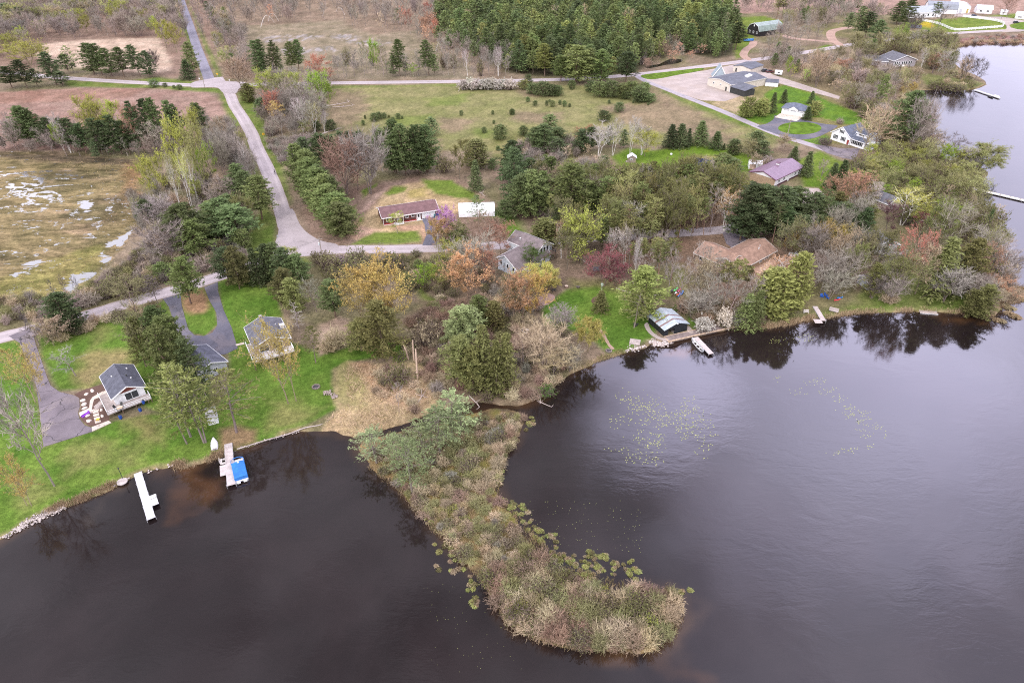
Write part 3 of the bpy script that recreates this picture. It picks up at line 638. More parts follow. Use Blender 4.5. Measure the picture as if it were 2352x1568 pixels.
sheet('driveway', [(374,686),(415,675),(417,699),(424,726),(433,757),(447,770),(468,772),(488,764),(499,748),(497,718),(481,690),(469,660),(500,648),(501,670),(514,713),(532,752),(546,800),(519,813),(470,820),(420,800),(405,765),(398,735),(388,705)], DARK, .06)
sheet('driveway', [(20,772),(80,748),(100,752),(78,774),(82,790),(95,827),(108,866),(116,885),(137,900),(171,908),(182,914),(183,935),(179,948),(182,961),(195,977),(211,982),(212,991),(100,1026),(92,950),(87,914),(82,885),(71,858),(57,819),(45,787)], OLDA, .06)
sheet('driveway', [(968,503),(1008,496),(1016,515),(1004,564),(970,564),(979,541),(975,515)], DARK, .06)
sheet('driveway', [(1164,570),(1170,556),(1190,549),(1222,549),(1238,556),(1200,590),(1170,584)], GRAVEL, .06)
sheet('driveway', [(1660,536),(1668,528),(1695,530),(1712,545),(1720,570),(1690,575),(1668,560)], OLDA, .06)
sheet('driveway', [(1843,432),(1880,433),(1893,446),(1880,463),(1850,470),(1700,520),(1690,512),(1800,480)], GRAVEL, .06)
# garden beds, walks
sheet('mulch_bed', [(171,906),(200,893),(232,884),(243,882),(246,905),(250,965),(214,978),(200,974),(186,962),(183,948),(187,935),(184,914)], MULCH, .07, 2)
sheet('walk', [(211,981),(250,966),(256,971),(212,991)], CONC, .11)
sheet('walk', [(236,899),(247,897),(252,905),(217,917),(214,925),(211,941),(226,938),(228,943),(184,957),(182,948),(205,937),(207,920),(213,912)], CONC, .10)
for i in range(4):
    y = 945+i*7.5; x = 212+i*1.8
    tag(sheet('stepping_slab', [(x,y),(x+13,y-4),(x+15,y+1.5),(x+2,y+5.5)], CONC, .12), 'pale concrete stepping slab leading down beside the cottage deck', 'slab', 'stepping slabs beside the cottage deck', None)
for o in [o for o in col.objects if o.name.startswith('stepping_slab')]: del o['kind']
sheet('walk', [(541,791),(560,786),(562,790),(543,795)], CONC, .08)
sheet('patio', [(1227,690),(1250,675),(1268,676),(1275,684),(1268,694),(1250,702),(1232,702)], roadmat('brick_paving', (.30,.20,.175), .15), .08, 3)
sheet('mulch_bed', [(1358,691),(1364,683),(1376,683),(1382,690),(1372,698),(1362,697)], MULCH, .08, 2)
sheet('patio', [(1741,598),(1760,590),(1782,600),(1775,618),(1745,628),(1730,618)], roadmat('sand_patio', (.42,.28,.21), .15), .07, 2)
ribbon('path', [(1368,748),(1384,765),(1398,790),(1409,802)], .8, DIRT, .05)
ribbon('path', [(1480,700),(1488,716),(1492,730),(1496,742)], 1.2, GRAVEL, .05)
sheet('gravel_path', [(1480,745),(1488,741),(1492,752),(1502,765),(1520,776),(1535,778),(1535,784),(1510,778),(1494,768),(1484,757)], GRAVEL, .06, 2)
sheet('gravel_path', [(1580,748),(1592,760),(1590,766),(1578,762)], GRAVEL, .06, 2)
sheet('sand_patch', [(1150,690),(1165,700),(1175,735),(1160,740),(1145,715)], DIRT, .05, 2)
sheet('pond', tpoly('C', [(1200,585),(1270,568),(1330,560),(1390,530),(1440,515),(1520,520),(1530,535),(1480,555),(1400,565),(1330,580),(1250,595)]), wmat('pond_water', (.012,.010,.009), .02, .08, 1.45, False), .05, 2)

# ------------------------------------------------------------------ buildings
def frame2(A, B, z=LAND):
    a = G(*A, z); b = G(*B, z); d = b-a
    return a, math.atan2(d.y, d.x), math.hypot(d.x, d.y)
class House:
    def __init__(s, name, label, cat, A, B, z=LAND, group=None):
        s.o, s.rz, s.L = frame2(A, B, z)
        s.root = empty(name, s.o, s.rz, label, cat, group)
    def part(s, name, mb, m, parent=None, bevel=0): return mb.build(name, m, parent or s.root, bevel=bevel)
    def gable(s, x0, x1, y0, y1, hf, hr, wall, roofm, hb=None, axis='x', frac=.5, oh=.45, t=.16, trim=None, zb=0.0, name='roof', wname='wall', gable_m=None):
        """gabled volume; axis = direction of the ridge; hf/hb eave heights, hr ridge height"""
        hb = hf if hb is None else hb
        if axis == 'x': T = lambda u, v, z: (u, v, z); U0, U1, V0, V1 = x0, x1, y0, y1
        else: T = lambda u, v, z: (x0+x1-v if False else v, u, z); U0, U1, V0, V1 = y0, y1, x0, x1
        vm = V0+(V1-V0)*frac
        w = MB(); flip = axis != 'x'
        prof = [(V0,zb),(V1,zb),(V1,hb),(vm,hr),(V0,hf)]
        pts = [T(U0, v, z) for v, z in prof]; d = Vector(T(U1, 0, 0))-Vector(T(U0, 0, 0))
        w.prism(pts[::-1] if not flip else pts, d)
        wo_ = s.part(wname, w, wall)
        r = MB()
        sf = (hr-hf)/(vm-V0); sb = (hr-hb)/(V1-vm); e = .01
        for (va, za, vb_, zb_) in ((V0-oh, hf-oh*sf, vm, hr), (V1+oh, hb-oh*sb, vm, hr)):
            q = [T(U0-oh, va, za+e), T(U0-oh, vb_, zb_+e), T(U0-oh, vb_, zb_+t+e), T(U0-oh, va, za+t+e)]
            dd_ = Vector(T(U1+oh, 0, 0))-Vector(T(U0-oh, 0, 0))
            r.prism(q, dd_)
        ro = s.part(name, r, roofm)
        if trim:
            tr = MB(); w_ = .07
            for ue in (U0-oh-.035, U1+oh-.035):
                for (va, za) in ((V0-oh, hf-oh*sf), (V1+oh, hb-oh*sb)):
                    q = [T(ue, va, za-.08), T(ue, vm, hr-.08), T(ue, vm, hr+t+.03), T(ue, va, za+t+.03)]
                    tr.prism(q, Vector(T(.07,0,0))-Vector(T(0,0,0)))
            for (va, za, sg) in ((V0-oh, hf-oh*sf, -1), (V1+oh, hb-oh*sb, 1)):
                tr.prism([T(U0-oh, va, za-.1), T(U0-oh, va+sg*.07, za-.1), T(U0-oh, va+sg*.07, za+t+.02), T(U0-oh, va, za+t+.02)], Vector(T(U1-U0+2*oh,0,0))-Vector(T(0,0,0)))
            s.part('fascia', tr, trim, ro)
        return wo_
    def face(s, face, L, D, u, z, w, h, off=0.0, x0=0.0, y0=0.0):
        """corner points of a rectangle on a wall; face f/b/l/r"""
        return dict(f=lambda a, b, o: (x0+a, y0-o, b), b=lambda a, b, o: (x0+L-a, y0+D+o, b), l=lambda a, b, o: (x0-o, y0+D-a, b), r=lambda a, b, o: (x0+L+o, y0+a, b))[face]
    def slab(s, fn, u, z, w, h, o0, o1):
        b = MB(); P = [fn(u, z, o0), fn(u+w, z, o0), fn(u+w, z+h, o0), fn(u, z+h, o0)]
        d = Vector(fn(0,0,o1))-Vector(fn(0,0,o0))
        return b.prism(P, d)
    def window(s, face, L, D, u, z, w, h, x0=0, y0=0, name='window', fm=None, panes=2, pm=None, shutters=False):
        fn = s.face(face, L, D, u, z, w, h, 0, x0, y0)
        p = s.slab(fn, u, z, w, h, -.02, .04); pane = s.part(name, p, pm or GLASS)
        f = MB(); fw = .11
        rects = [(u-fw, z-fw, w+2*fw, fw), (u-fw, z+h, w+2*fw, fw), (u-fw, z, fw, h), (u+w, z, fw, h)]
        for k in range(1, panes): rects.append((u+w*k/panes-.035, z, .07, h))
        for (a, b_, c, d) in rects:
            q = s.slab(fn, a, b_, c, d, -.02, .09); n = len(f.v); f.v += q.v; f.f += [tuple(n+i for i in t) for t in q.f]
        s.part('frame', f, fm or WHITE, pane)
        if shutters:
            for a in (u-fw-.42, u+w+fw):
                s.part('shutter', s.slab(fn, a, z-.05, .4, h+.1, .0, .07), MT('black_paint', (.02,.02,.022), .2, 2, .5), pane)
        return pane
    def door(s, face, L, D, u, z, w, h, m=None, x0=0, y0=0, name='door', ribs=0):
        fn = s.face(face, L, D, u, z, w, h, 0, x0, y0)
        d = s.part(name, s.slab(fn, u, z, w, h, -.02, .05), m or WHITE)
        if ribs:
            f = MB()
            for k in range(1, ribs):
                q = s.slab(fn, u+.03, z+h*k/ribs-.025, w-.06, .05, .04, .075); n = len(f.v); f.v += q.v; f.f += [tuple(n+i for i in t) for t in q.f]
            s.part('panel_rib', f, MT('grey_trim', (.55,.55,.56), .1), d)
        else:
            s.part('handle', s.slab(fn, u+w-.18, z+h*.45, .07, .12, .05, .12), MT('dark_metal', (.05,.05,.05), .2, 2, .4), d)
        return d
    def stack(s, x, y, z, r=.12, h=.7, m=None, name='vent_pipe'):
        return s.part(name, MB().lathe([(r,0),(r,h),(r*1.5,h),(r*1.5,h+.08),(.01,h+.12)], 8, (x,y,z)), m or MT('vent_metal', (.6,.6,.6), .1, 2, .4))
    def stackbox(s, x, y, z0, z1, w, m, name='chimney'): 
        return s.part(name, MB().box(x-w/2,y-w/2,z0,x+w/2,y+w/2,z1).box(x-w/2-.06,y-w/2-.06,z1,x+w/2+.06,y+w/2+.06,z1+.12), m)
    def post(s, name, pts, m, z0=0, r=.07, parent=None):
        for x, y, z1 in pts: s.part(name, MB().box(x-r,y-r,z0,x+r,y+r,z1), m, parent)
SHG_DK = MT('dark_shingle', (.115,.118,.145), .22, .8, .9, .1, (2,.14,.25))
SHG_GR = MT('grey_shingle', (.14,.14,.158), .22, .8, .9, .1, (2,.14,.25))
SHG_MG = MT('mauve_grey_shingle', (.20,.165,.165), .2, .8, .9, .1, (2,.14,.25))
SHG_BR = MT('brown_shingle', (.295,.19,.14), .22, .8, .9, .1, (2,.14,.22))
SHG_RB = MT('red_brown_shingle', (.175,.105,.105), .15, .8, .9, .1, (2,.14,.25))
SID_W = MT('white_siding', (.82,.82,.83), .05, 1, .6, .3, (2,.2,.22))
SID_BW = MT('blue_white_siding', (.68,.73,.78), .05, 1, .6, .3, (2,.2,.22))
SID_G = MT('pale_grey_siding', (.50,.52,.56), .08, 1, .6, .3, (2,.2,.22))
SID_B = MT('brown_siding', (.13,.055,.048), .15, 1, .7, .3, (2,.2,.3))
SID_T = MT('tan_siding', (.40,.29,.19), .12, 1, .7, .3, (2,.2,.25))
WOODG = MT('weathered_wood', (.42,.36,.33), .2, .8, .85, .15, (0,.15,.5))
WOODB = MT('weathered_wood_cross', (.40,.34,.30), .2, .8, .85, .15, (1,.15,.5))
WOODR = MT('brown_wood', (.20,.135,.10), .25, 1, .85, .15)
DKMET = MT('dark_metal', (.05,.05,.05), .2, 2, .4)
BLUEP = MT('blue_plastic', (.02,.07,.33), .15, 2, .4, .4)

def railing(h, pts, z, m, height=.95, parent=None, name='railing', solid=True):
    b = MB()
    for (x0,y0),(x1,y1) in zip(pts, pts[1:]):
        n = max(1, int(math.hypot(x1-x0, y1-y0)/1.6))
        for k in range(n+1):
            x = x0+(x1-x0)*k/n; y = y0+(y1-y0)*k/n; b.box(x-.05,y-.05,z,x+.05,y+.05,z+height)
        a = math.atan2(y1-y0, x1-x0); nx_, ny_ = -math.sin(a)*.04, math.cos(a)*.04
        for zz, hh in ((z+height, .06), (z+height*.55, .05), (z+.15, .05)):
            b.prism([(x0-nx_,y0-ny_,zz),(x0+nx_,y0+ny_,zz),(x0+nx_,y0+ny_,zz+hh),(x0-nx_,y0-ny_,zz+hh)], (x1-x0,y1-y0,0))
    return h.part(name, b, m, parent)

# 1 lake cottage with wrap-round deck
h = House('lake_cottage', 'white lake cottage with dark gabled roof and wooden deck beside the cracked driveway', 'house', (271,939), (339,913))
L, D = h.L, 9.6
h.gable(0, L, 0, D, 3.4, 5.0, SID_W, SHG_DK, axis='y', oh=.55, trim=WHITE)
fn = h.face('f', L, D, 0, 0, 0, 0)
gb = MB(); gb.prism([fn(.7,3.55,0), fn(L-.7,3.55,0), fn(L/2,4.85,0)], Vector(fn(0,0,.05))-Vector(fn(0,0,0))); h.part('gable_panel', gb, MT('barn_red', (.20,.06,.045), .2))
h.window('f', L, D, L*.36, 1.35, 2.6, 1.75, panes=2, name='patio_window')
h.window('l', L, D, 5.5, 1.6, 1.2, 1.1)
for x, y in ((1.6, 6.5), (L-1.4, 3.2), (L-1.2, 7.6)): h.stack(x, y, 3.9, .12, .6)
h.stack(L-2.0, 4.4, 3.9, .14, 1.0, DKMET, 'stove_pipe')
dk = MB().box(-2.3,-2.4,.95,L+.5,-.02,1.1).box(-2.3,-.02,.95,-.02,6.0,1.1)
deck = h.part('deck', dk, WOODG)
for x in (-2.2, .6, 3.4, 6.0, L+.4): h.part('deck_post', MB().box(x-.08,-2.35,0,x+.08,-2.19,.95), WOODR, deck)
railing(h, [(-2.25,5.9),(-2.25,-2.35),(L+.45,-2.35),(L+.45,-.1)], 1.1, WHITE, .9, deck)
st = MB()
for k in range(5): st.box(-4.0+.35*k,2.6,.0,-3.65+.35*k,4.2,.2+.18*k)
h.part('stairs', st, WOODG); 
C1 = h
# 2 garage
h = House('garage', 'garage with dark gabled roof and pale grey wall below the looped driveway', 'garage', (459,880), (524,848.5))
L, D = h.L, 9.5
h.gable(0, L, 0, D, 2.5, 4.1, SID_G, SHG_DK, axis='y', oh=.4, trim=WHITE)
h.door('b', L, D, 1.2, .05, L-2.4, 2.2, WHITE, name='garage_door', ribs=4); h.window('f', L, D, L*.55, 1.1, .9, .9)
# 3 house with raised deck
h = House('deck_house', 'grey roofed house with bleached raised deck behind the tall gold budding tree', 'house', (594,833), (671,811))
L, D = h.L, 9.3
h.gable(0, L, 0, D, 4.8, 6.5, SID_T, SHG_GR, axis='y', oh=.5, trim=WHITE)
dk = h.part('deck', MB().box(-.9,-3.0,2.3,L+.3,-.02,2.46).box(-1.4,-.02,2.3,-.02,5.5,2.46), MT('bleached_wood', (.55,.50,.47), .25, 1.6, .85, .15, (0,.15,.45)))
railing(h, [(-1.35,5.4),(-1.35,-2.95),(L+.25,-2.95),(L+.25,-.1)], 2.46, WHITE, .95, dk)
for x in (-1.2, 2.4, 5.6, L+.1): h.part('deck_post', MB().box(x-.1,-2.9,0,x+.1,-2.7,2.3), WOODR, dk)
for u in (1.0, 4.2): h.window('f', L, D, u, 2.7, 2.2, 1.7, panes=2)
h.window('f', L, D, 2.8, .7, 1.6, 1.0); h.window('l', L, D, 3, 3.0, 1.2, 1.1)
h.stackbox(L-.35, 4.6, 2.0, 5.9, .9, MT('white_brick', (.62,.60,.58), .2, 3, .8), 'chimney')
h.stackbox(L*.5-.2, D+.1, .5, 7.0, .6, MT('grey_brick', (.30,.27,.25), .2, 3, .8), 'chimney')
for x, y in ((1.2,2.2),(L-2.0,6.8),(L-1.5,6.2)): h.stack(x, y, 5.1, .1, .5)
# 4 brown ranch house
h = House('ranch_house', 'long brown ranch house with reddish roof and white garage door', 'house', (881,516), (1006,496.5))
L, D = h.L, 8.4
h.gable(0, L, 0, D, 2.55, 4.2, SID_B, SHG_RB, axis='x', oh=.5, trim=WHITE)
gx = L-5.6
h.door('f', L, D, gx, .05, 4.6, 2.15, name='garage_door', ribs=4)
h.door('f', L, D, gx-1.65, .1, 1.0, 2.0, MT('white_door', (.80,.80,.80), .04)); h.part('door_glass', h.slab(h.face('f',L,D,0,0,0,0), gx-1.42, .7, .52, 1.2, .05, .075), GLASS, [c for c in h.root.children if c.name.startswith('door')][0])
h.window('f', L, D, 1.2, .95, 1.5, 1.1); h.window('f', L, D, 7.6, 1.25, 1.1, .8); h.window('f', L, D, 9.8, 1.2, .75, .95, panes=1)
por = MB().box(3.6,-1.7,2.3,6.6,.0,2.45); por.prism([(3.4,-1.9,2.45),(6.8,-1.9,2.45),(5.1,-1.9,3.25)], (0,2.6,0)); pr = h.part('porch_roof', por, MT('porch_wood', (.46,.40,.26), .15))
h.post('porch_post', [(3.7,-1.6,2.3),(6.5,-1.6,2.3)], WHITE, 0, .08, pr)
h.door('f', L, D, 4.6, .1, 1.0, 2.0, MT('grey_door', (.45,.46,.48), .05))
h.part('porch_slab', MB().box(0.0,-.9,0,3.5,-.03,.14).box(3.5,-1.9,0,6.7,-.03,.15).box(6.7,-.9,0,gx-.5,-.03,.14).box(gx-2,-1.2,0,gx+.1,-.9,.13), MT('pale_concrete', (.68,.66,.64), .08))
[h.part('mulch_strip', MB().box(a,-.75,.14,b,-.1,.2), MT('red_mulch', (.36,.035,.03), .25, 4)) for a, b in ((.1,3.4),(6.8,gx-2.0))]
for x in (.05, gx-.55, gx-2.0, L-1.0): h.part('corner_trim', MB().box(x-.07,-.07,0,x+.07,-.0,2.5), WHITE)
RANCH = h
# 5 white hoop barn
h = House('hoop_barn', 'white fabric hoop barn partly hidden behind pine branches right of the ranch house', 'barn', (1054,499), (1137,496.5))
arc = [(0,0)]+[(3.1-3.1*math.cos(a), 1.2+2.3*math.sin(a)) for a in [math.pi*i/14 for i in range(15)]]+[(6.2,0)]
sh = MB(); sh.prism([(0,y,z) for y, z in arc], (h.L,0,0)); h.part('cover', sh, MT('white_fabric', (.82,.82,.83), .05, .6, .5, .3, (0,1.5,.06)))
rb = MB(); rb.box(-.05,1.2,0,-.01,5.0,3.0); h.part('end_panel', rb, MT('grey_fabric', (.45,.45,.47), .1))
# 6 pale blue house with cross gable
h = House('blue_house', 'pale blue house with mauve grey cross gabled roof above the patio', 'house', (1190,638), (1262,598))
L, D = h.L, 8.0
h.gable(0, L, 0, D, 2.3, 5.6, SID_BW, SHG_MG, hb=3.9, axis='x', frac=.62, oh=.45, trim=WHITE)
for u, z in ((1.0,2.2),(3.6,1.7),(5.9,1.3)): h.window('l', L, D, u, z, .6, 1.3, panes=1)
h.part('meter_pipe', h.slab(h.face('l',L,D,0,0,0,0), 2.4, .3, .12, 2.6, 0, .12), DKMET)
cw0, cw1, cy0, cy1 = L-4.6, L+2.4, 1.2, 12.5
h.gable(cw0, cw1, cy0, cy1, 4.3, 6.3, SID_BW, SHG_MG, axis='y', oh=.45, trim=WHITE, name='wing_roof', wname='wing_wall')
for u in (1.5, 2.9, 4.3): h.window('f', cw1-cw0, cy1-cy0, u, 2.7, 1.0, 1.9, x0=cw0, y0=cy0, panes=1, name='patio_door')
b = h.part('balcony', MB().box(cw0+1.0,-1.0,2.3,cw1-.6,cy0-.03,2.45), WOODR)
railing(h, [(cw0+1.0,-.95),(cw1-.65,-.95),(cw1-.65,cy0-.1)], 2.45, DKMET, .9, b)
h.post('balcony_post', [(cw0+1.1,-.9,2.3),(cw1-.7,-.9,2.3)], WOODR, 0, .09, b)
h.window('f', L, D, L-3.5, .4, 1.2, 1.5, x0=0, y0=0); h.stack(L-3.4, 9, 5.2, .15, .6)
h.part('carport_opening_shade', h.slab(h.face('l',L,D,0,0,0,0), 7.0, .05, .9, 1.7, 0, .04), DKMET)  # solid dark slab on the wall, painting the shade of an open bay
# 7 brown roofed house in the pines
h = House('brown_roof_house', 'tan house with wide brown shingle roof among tall pines', 'house', (1694,637), (1776,592))
L, D = h.L, 9.0
h.gable(0, L, 0, D, 2.7, 4.6, SID_T, SHG_BR, axis='x', oh=.6, trim=MT('pale_trim', (.6,.57,.52), .05))
for u, w in ((1.2,1.4),(3.2,2.6),(L*.58,1.2),(L*.72,1.8)): h.window('f', L, D, u, 1.1, w, 1.2)
h.door('l', L, D, 5.5, .2, 1.5, 2.0, GLASS, name='patio_door'); h.stack(L*.7, 2.4, 3.9, .14, .5); h.stack(L*.78, 3.0, 3.9, .1, .5)
WX = Matrix.Translation(h.o) @ Matrix.Rotation(h.rz, 4, 'Z')
x0w, x1w, y0w, y1w = -1.0, 8.0, 6.0, 14.6
h.gable(x0w, x1w, y0w-2.5, y1w, 2.7, 4.7, SID_T, SHG_BR, axis='y', oh=.6, trim=MT('pale_trim', (.6,.57,.52), .05), name='wing_roof', wname='wing_wall')
fnl = h.face('l', 9, 11.1, 0, 0, 0, 0, 0, x0w, y0w-2.5)
for u in (1.5, 4.5, 7.4): h.window('l', 9, 11.1, u, 1.0, 1.0, 1.3, x0=x0w, y0=y0w-2.5, panes=1)
st = h.part('deck', MB().box(-3.6,.5,.3,-1.1,5.8,.45), WOODR); railing(h, [(-3.55,5.7),(-3.55,.55),(-1.2,.55)], .45, WOODR, .9, st)
# 8 black boathouse
h = House('boathouse', 'black boathouse with silver tin roof streaked with rust at the water', 'boathouse', (1525,773), (1577,758.5))
L, D = h.L, 7.2
BLK = MT('black_boards', (.016,.019,.024), .3, 1, .6, .3, (0,.25,.5))
w = MB(); ox0, ox1, oh_ = 1.15, 3.1, 1.75
def wallbox(b, x0, y0, z0, x1, y1, z1): b.box(x0,y0,z0,x1,y1,z1)
wallbox(w, 0,0,-.5,ox0,.15,2.2); wallbox(w, ox1,0,-.5,L,.15,2.2); wallbox(w, ox0,0,oh_,ox1,.15,2.2)
w.prism([(0,0,2.2),(L,0,2.2),(L/2,0,3.45)], (0,.15,0)); w.prism([(0,D-.15,2.2),(L,D-.15,2.2),(L/2,D-.15,3.45)], (0,.15,0))
wallbox(w, 0,.15,-.5,.15,D-.15,2.2); wallbox(w, L-.15,.15,-.5,L,D-.15,2.2); wallbox(w, 0,D-.15,-.5,L,D,2.2)
h.part('wall', w, BLK)
m, nt, b_ = nm('tin_roof'); p = objc(nt); sx_ = nt.nodes.new('ShaderNodeSeparateXYZ'); nt.links.new(p, sx_.inputs[0])
yy = mth(nt, 'DIVIDE', sx_.outputs[1], 7.2)
rust = None
for c0, wd in ((.24,.035),(.53,.04)):
    q = mth(nt, 'LESS_THAN', mth(nt, 'ABSOLUTE', mth(nt, 'SUBTRACT', yy, c0)), wd); rust = q if rust is None else mth(nt, 'MAXIMUM', rust, q)
mpn = nt.nodes.new('ShaderNodeMapping'); mpn.inputs['Scale'].default_value = (.35,2.2,1); nt.links.new(p, mpn.inputs[0]); fr_ = noise(nt, mpn.outputs[0], 1.2, 3, .6)
rust = mth(nt, 'MAXIMUM', rust, ramp(nt, fr_, .66, .70))
c = mixc(nt, ramp(nt, noise(nt, p, .9, 5, .6), .3, .7), (.30,.345,.385), (.43,.475,.50)); rib = mth(nt, 'LESS_THAN', mth(nt, 'FRACT', mth(nt, 'DIVIDE', sx_.outputs[1], .6)), .08)
c = mixc(nt, mth(nt, 'MULTIPLY', rib, .4), c, (.2,.22,.24)); c = mixc(nt, mth(nt, 'MULTIPLY', rust, .85), c, (.17,.075,.055)); nt.links.new(c, b_.inputs['Base Color']); b_.inputs['Roughness'].default_value = .5; b_.inputs['Specular IOR Level'].default_value = .4
TIN = m
r = MB()
for xa, xb in ((-.4, L/2), (L+.4, L/2)):
    za = 2.2-.4*1.25/(L/2); r.prism([(xa,-.4,za+.02),(xb,-.4,3.47),(xb,-.4,3.55),(xa,-.4,za+.1)], (0,D+.8,0))
h.part('roof', r, TIN); h.part('floor', MB().box(.2,.2,-.05,1.1,D-.2,.05).box(3.15,.2,-.05,L-.2,D-.2,.05).box(1.1,4.5,-.05,3.15,D-.2,.05), WOODG)
h.part('gable_light', MB().lathe([(.05,0),(.22,.1),(.22,.3),(.05,.42)], 8, (L/2,-.25,3.0)), WHITE)
# 9 purple roofed pole barn
h = House('pole_building', 'pole building with purple metal roof and roof cupola', 'barn', (1777,431), (1839,401))
L, D = h.L, 10.5
PUR = MT('purple_metal', (.175,.10,.148), .12, .5, .45, .4, (0,.9,.12))
h.gable(0, L, 0, D, 3.2, 4.9, SID_W, PUR, axis='x', oh=.5, trim=MT('purple_trim', (.16,.07,.12), .1))
h.part('wainscot', MB().box(-.02,-.04,0,L+.02,0,.7), MT('dark_red_brown', (.09,.04,.05), .1))
h.part('gable_siding', h.slab(h.face('l',L,D,0,0,0,0), .02, .02, D-.04, 3.1, 0, .03), SID_T)
for u in (L*.12, L*.3, L*.72, L*.86): h.window('f', L, D, u, 1.2, 1.1, 1.1)
h.door('f', L, D, L*.48, .05, 1.0, 2.1); h.part('garage_door', h.slab(h.face('f',L,D,0,0,0,0), L*.02, .05, 1.4, 2.1, 0, .04), WHITE)
cu = h.part('cupola', MB().box(L*.5-.5,D/2-.5,4.6,L*.5+.5,D/2+.5,5.6), SID_W); h.part('cupola_roof', MB().prism([(L*.5-.7,D/2-.7,5.6),(L*.5+.7,D/2-.7,5.6),(L*.5,D/2-.7,6.3)], (0,1.4,0)), PUR, cu)
# 10 white tent shed
h = House('tent_shed', 'small white fabric shed behind the purple roofed pole building', 'shed', (1719,388), (1749,390))
h.gable(0, h.L, 0, 3.4, 2.0, 3.1, MT('white_fabric', (.82,.82,.83)), MT('white_fabric', (.82,.82,.83)), axis='x', oh=.1, t=.06); h.part('flap', MB().box(.3,-.06,0,2.6,-.01,1.9), MT('tan_canvas', (.45,.33,.26), .2))
# 11 white cape house
h = House('cape_house', 'white two storey house with blue grey roof and black shutters by the lane', 'house', (1907,320), (1949,334))
L, D = h.L, 11.0
SHG_BL = MT('blue_grey_shingle', (.14,.155,.20), .18, .8, .9, .1, (2,.14,.2))
h.gable(0, L, 0, D, 3.4, 6.6, SID_W, SHG_BL, axis='y', oh=.5, trim=WHITE)
for u in (1.6, 5.4): h.window('f', L, D, u, 1.0, 1.2, 1.6, shutters=True)
h.window('f', L, D, L/2-.6, 4.0, 1.1, 1.2, shutters=True); h.window('l', L, D, 3.5, 1.0, 1.3, 1.5)
h.gable(L, L+6.5, .8, D+1.5, 2.9, 5.8, SID_W, SHG_BL, axis='x', oh=.45, trim=WHITE, name='wing_roof', wname='wing_wall')
h.gable(L+.6, L+5.6, 2.6, 6.6, 5.4, 6.3, SID_W, SHG_BL, axis='x', oh=.35, t=.14, zb=3.6, trim=WHITE, name='dormer_roof', wname='dormer')
for u in (.9, 3.4): h.window('f', 6.5, D, u, .9, 1.7, 1.5, x0=L, y0=.8, shutters=True)
h.window('f', 5, 4, 1.6, 4.4, 1.3, .8, x0=L+.6, y0=2.6, shutters=True); h.door('f', L, D, L-1.25, .1, 1.0, 2.0, MT('red_door', (.25,.05,.04), .1))
h.part('porch', MB().box(L+6.5,1,0,L+9,7,.3).box(L+6.6,1.1,2.5,L+9,7,2.65).box(L+8.8,1.1,.3,L+8.95,1.25,2.5).box(L+8.8,6.8,.3,L+8.95,6.95,2.5), WHITE)
# 12 three-bay garage, hip roof
h = House('triple_garage', 'white three bay garage with hipped blue grey roof and small front gable', 'garage', (1794,261), (1846,269.5))
L, D = h.L, 8.0
h.part('wall', MB().box(0,0,0,L,D,2.8), SID_W)
e = .5; zr = 5.0
hv = [(-e,-e,2.75),(L+e,-e,2.75),(L+e,D+e,2.75),(-e,D+e,2.75),(D/2,D/2,zr),(L-D/2,D/2,zr),(-e,-e,2.9),(L+e,-e,2.9),(L+e,D+e,2.9),(-e,D+e,2.9)]
hp = MB(); hp.v = hv; hp.f = [(0,3,2,1),(0,1,7,6),(1,2,8,7),(2,3,9,8),(3,0,6,9),(6,7,5,4),(7,8,5),(8,9,4,5),(9,6,4)]
ro = h.part('roof', hp, SHG_BL)
g_ = MB(); g_.prism([(L/2-2.2,-.62,2.6),(L/2+2.2,-.62,2.6),(L/2+2.2,-.62,2.9),(L/2,-.62,4.3),(L/2-2.2,-.62,2.9)], (0,.66,0)); h.part('front_gable', g_, WHITE)
g_ = MB()
for sg in (-1, 1): g_.prism([(L/2,-.8,4.32),(L/2,-.8,4.47),(L/2+sg*2.5,-.8,2.95),(L/2+sg*2.5,-.8,2.8)], (0,4.0,0))
h.part('gable_roof', g_, SHG_BL, ro)
for i in range(3):
    d = h.door('f', L, D, .5+i*(L-1)/3+.15, .05, (L-1)/3-.3, 2.25, name='garage_door', ribs=4)
    h.part('door_glass', h.slab(h.face('f',L,D,0,0,0,0), .5+i*(L-1)/3+.4, 1.85, (L-1)/3-.8, .3, .05, .08), MT('grey_glass', (.25,.28,.3), .1, 2, .2), d)
# 13 roadside store
h = House('roadside_store', 'large cream walled store with flat dark roof on the gravel lot', 'store', (1624,196), (1677,212.5))
L, D = h.L, 27.0
CREAM = MT('cream_block', (.56,.51,.44), .08, .6, .8)
FLATR = MT('flat_roofing', (.110,.115,.138), .2, .25, .9)
h.gable(0, L, 0, D, 3.7, 4.9, CREAM, FLATR, axis='y', oh=.25, t=.2, trim=MT('pale_trim', (.6,.57,.52)))
h.window('f', L, D, 4, 1.8, .9, .9); h.door('f', L, D, L*.78, .05, 1.0, 2.1, DKMET); h.window('f', L, D, 9, 2.2, .9, .5)
for x, y in ((L*.7, 17), (L*.65, 20)): h.part('roof_unit', MB().box(x-1,y-.8,4.4,x+1,y+.8,5.4), WHITE)
w = MB(); w.box(L,-.5,0,L+10,7,3.0); h.part('extension_wall', w, MT('dark_board', (.05,.052,.05), .2, 1, .7, .2, (0,.3,.4)))
rr = MB(); rr.prism([(L-.2,-.9,3.0),(L-.2,7.2,4.2),(L-.2,7.2,4.4),(L-.2,-.9,3.2)], (10.6,0,0)); h.part('extension_roof', rr, FLATR)
h.door('f', L, D, L+2, .05, 2.4, 2.3, MT('dark_green_door', (.02,.035,.03), .2)); h.part('porch_post', MB().box(L-.05,-.75,0,L+.1,-.6,3.0), WHITE)
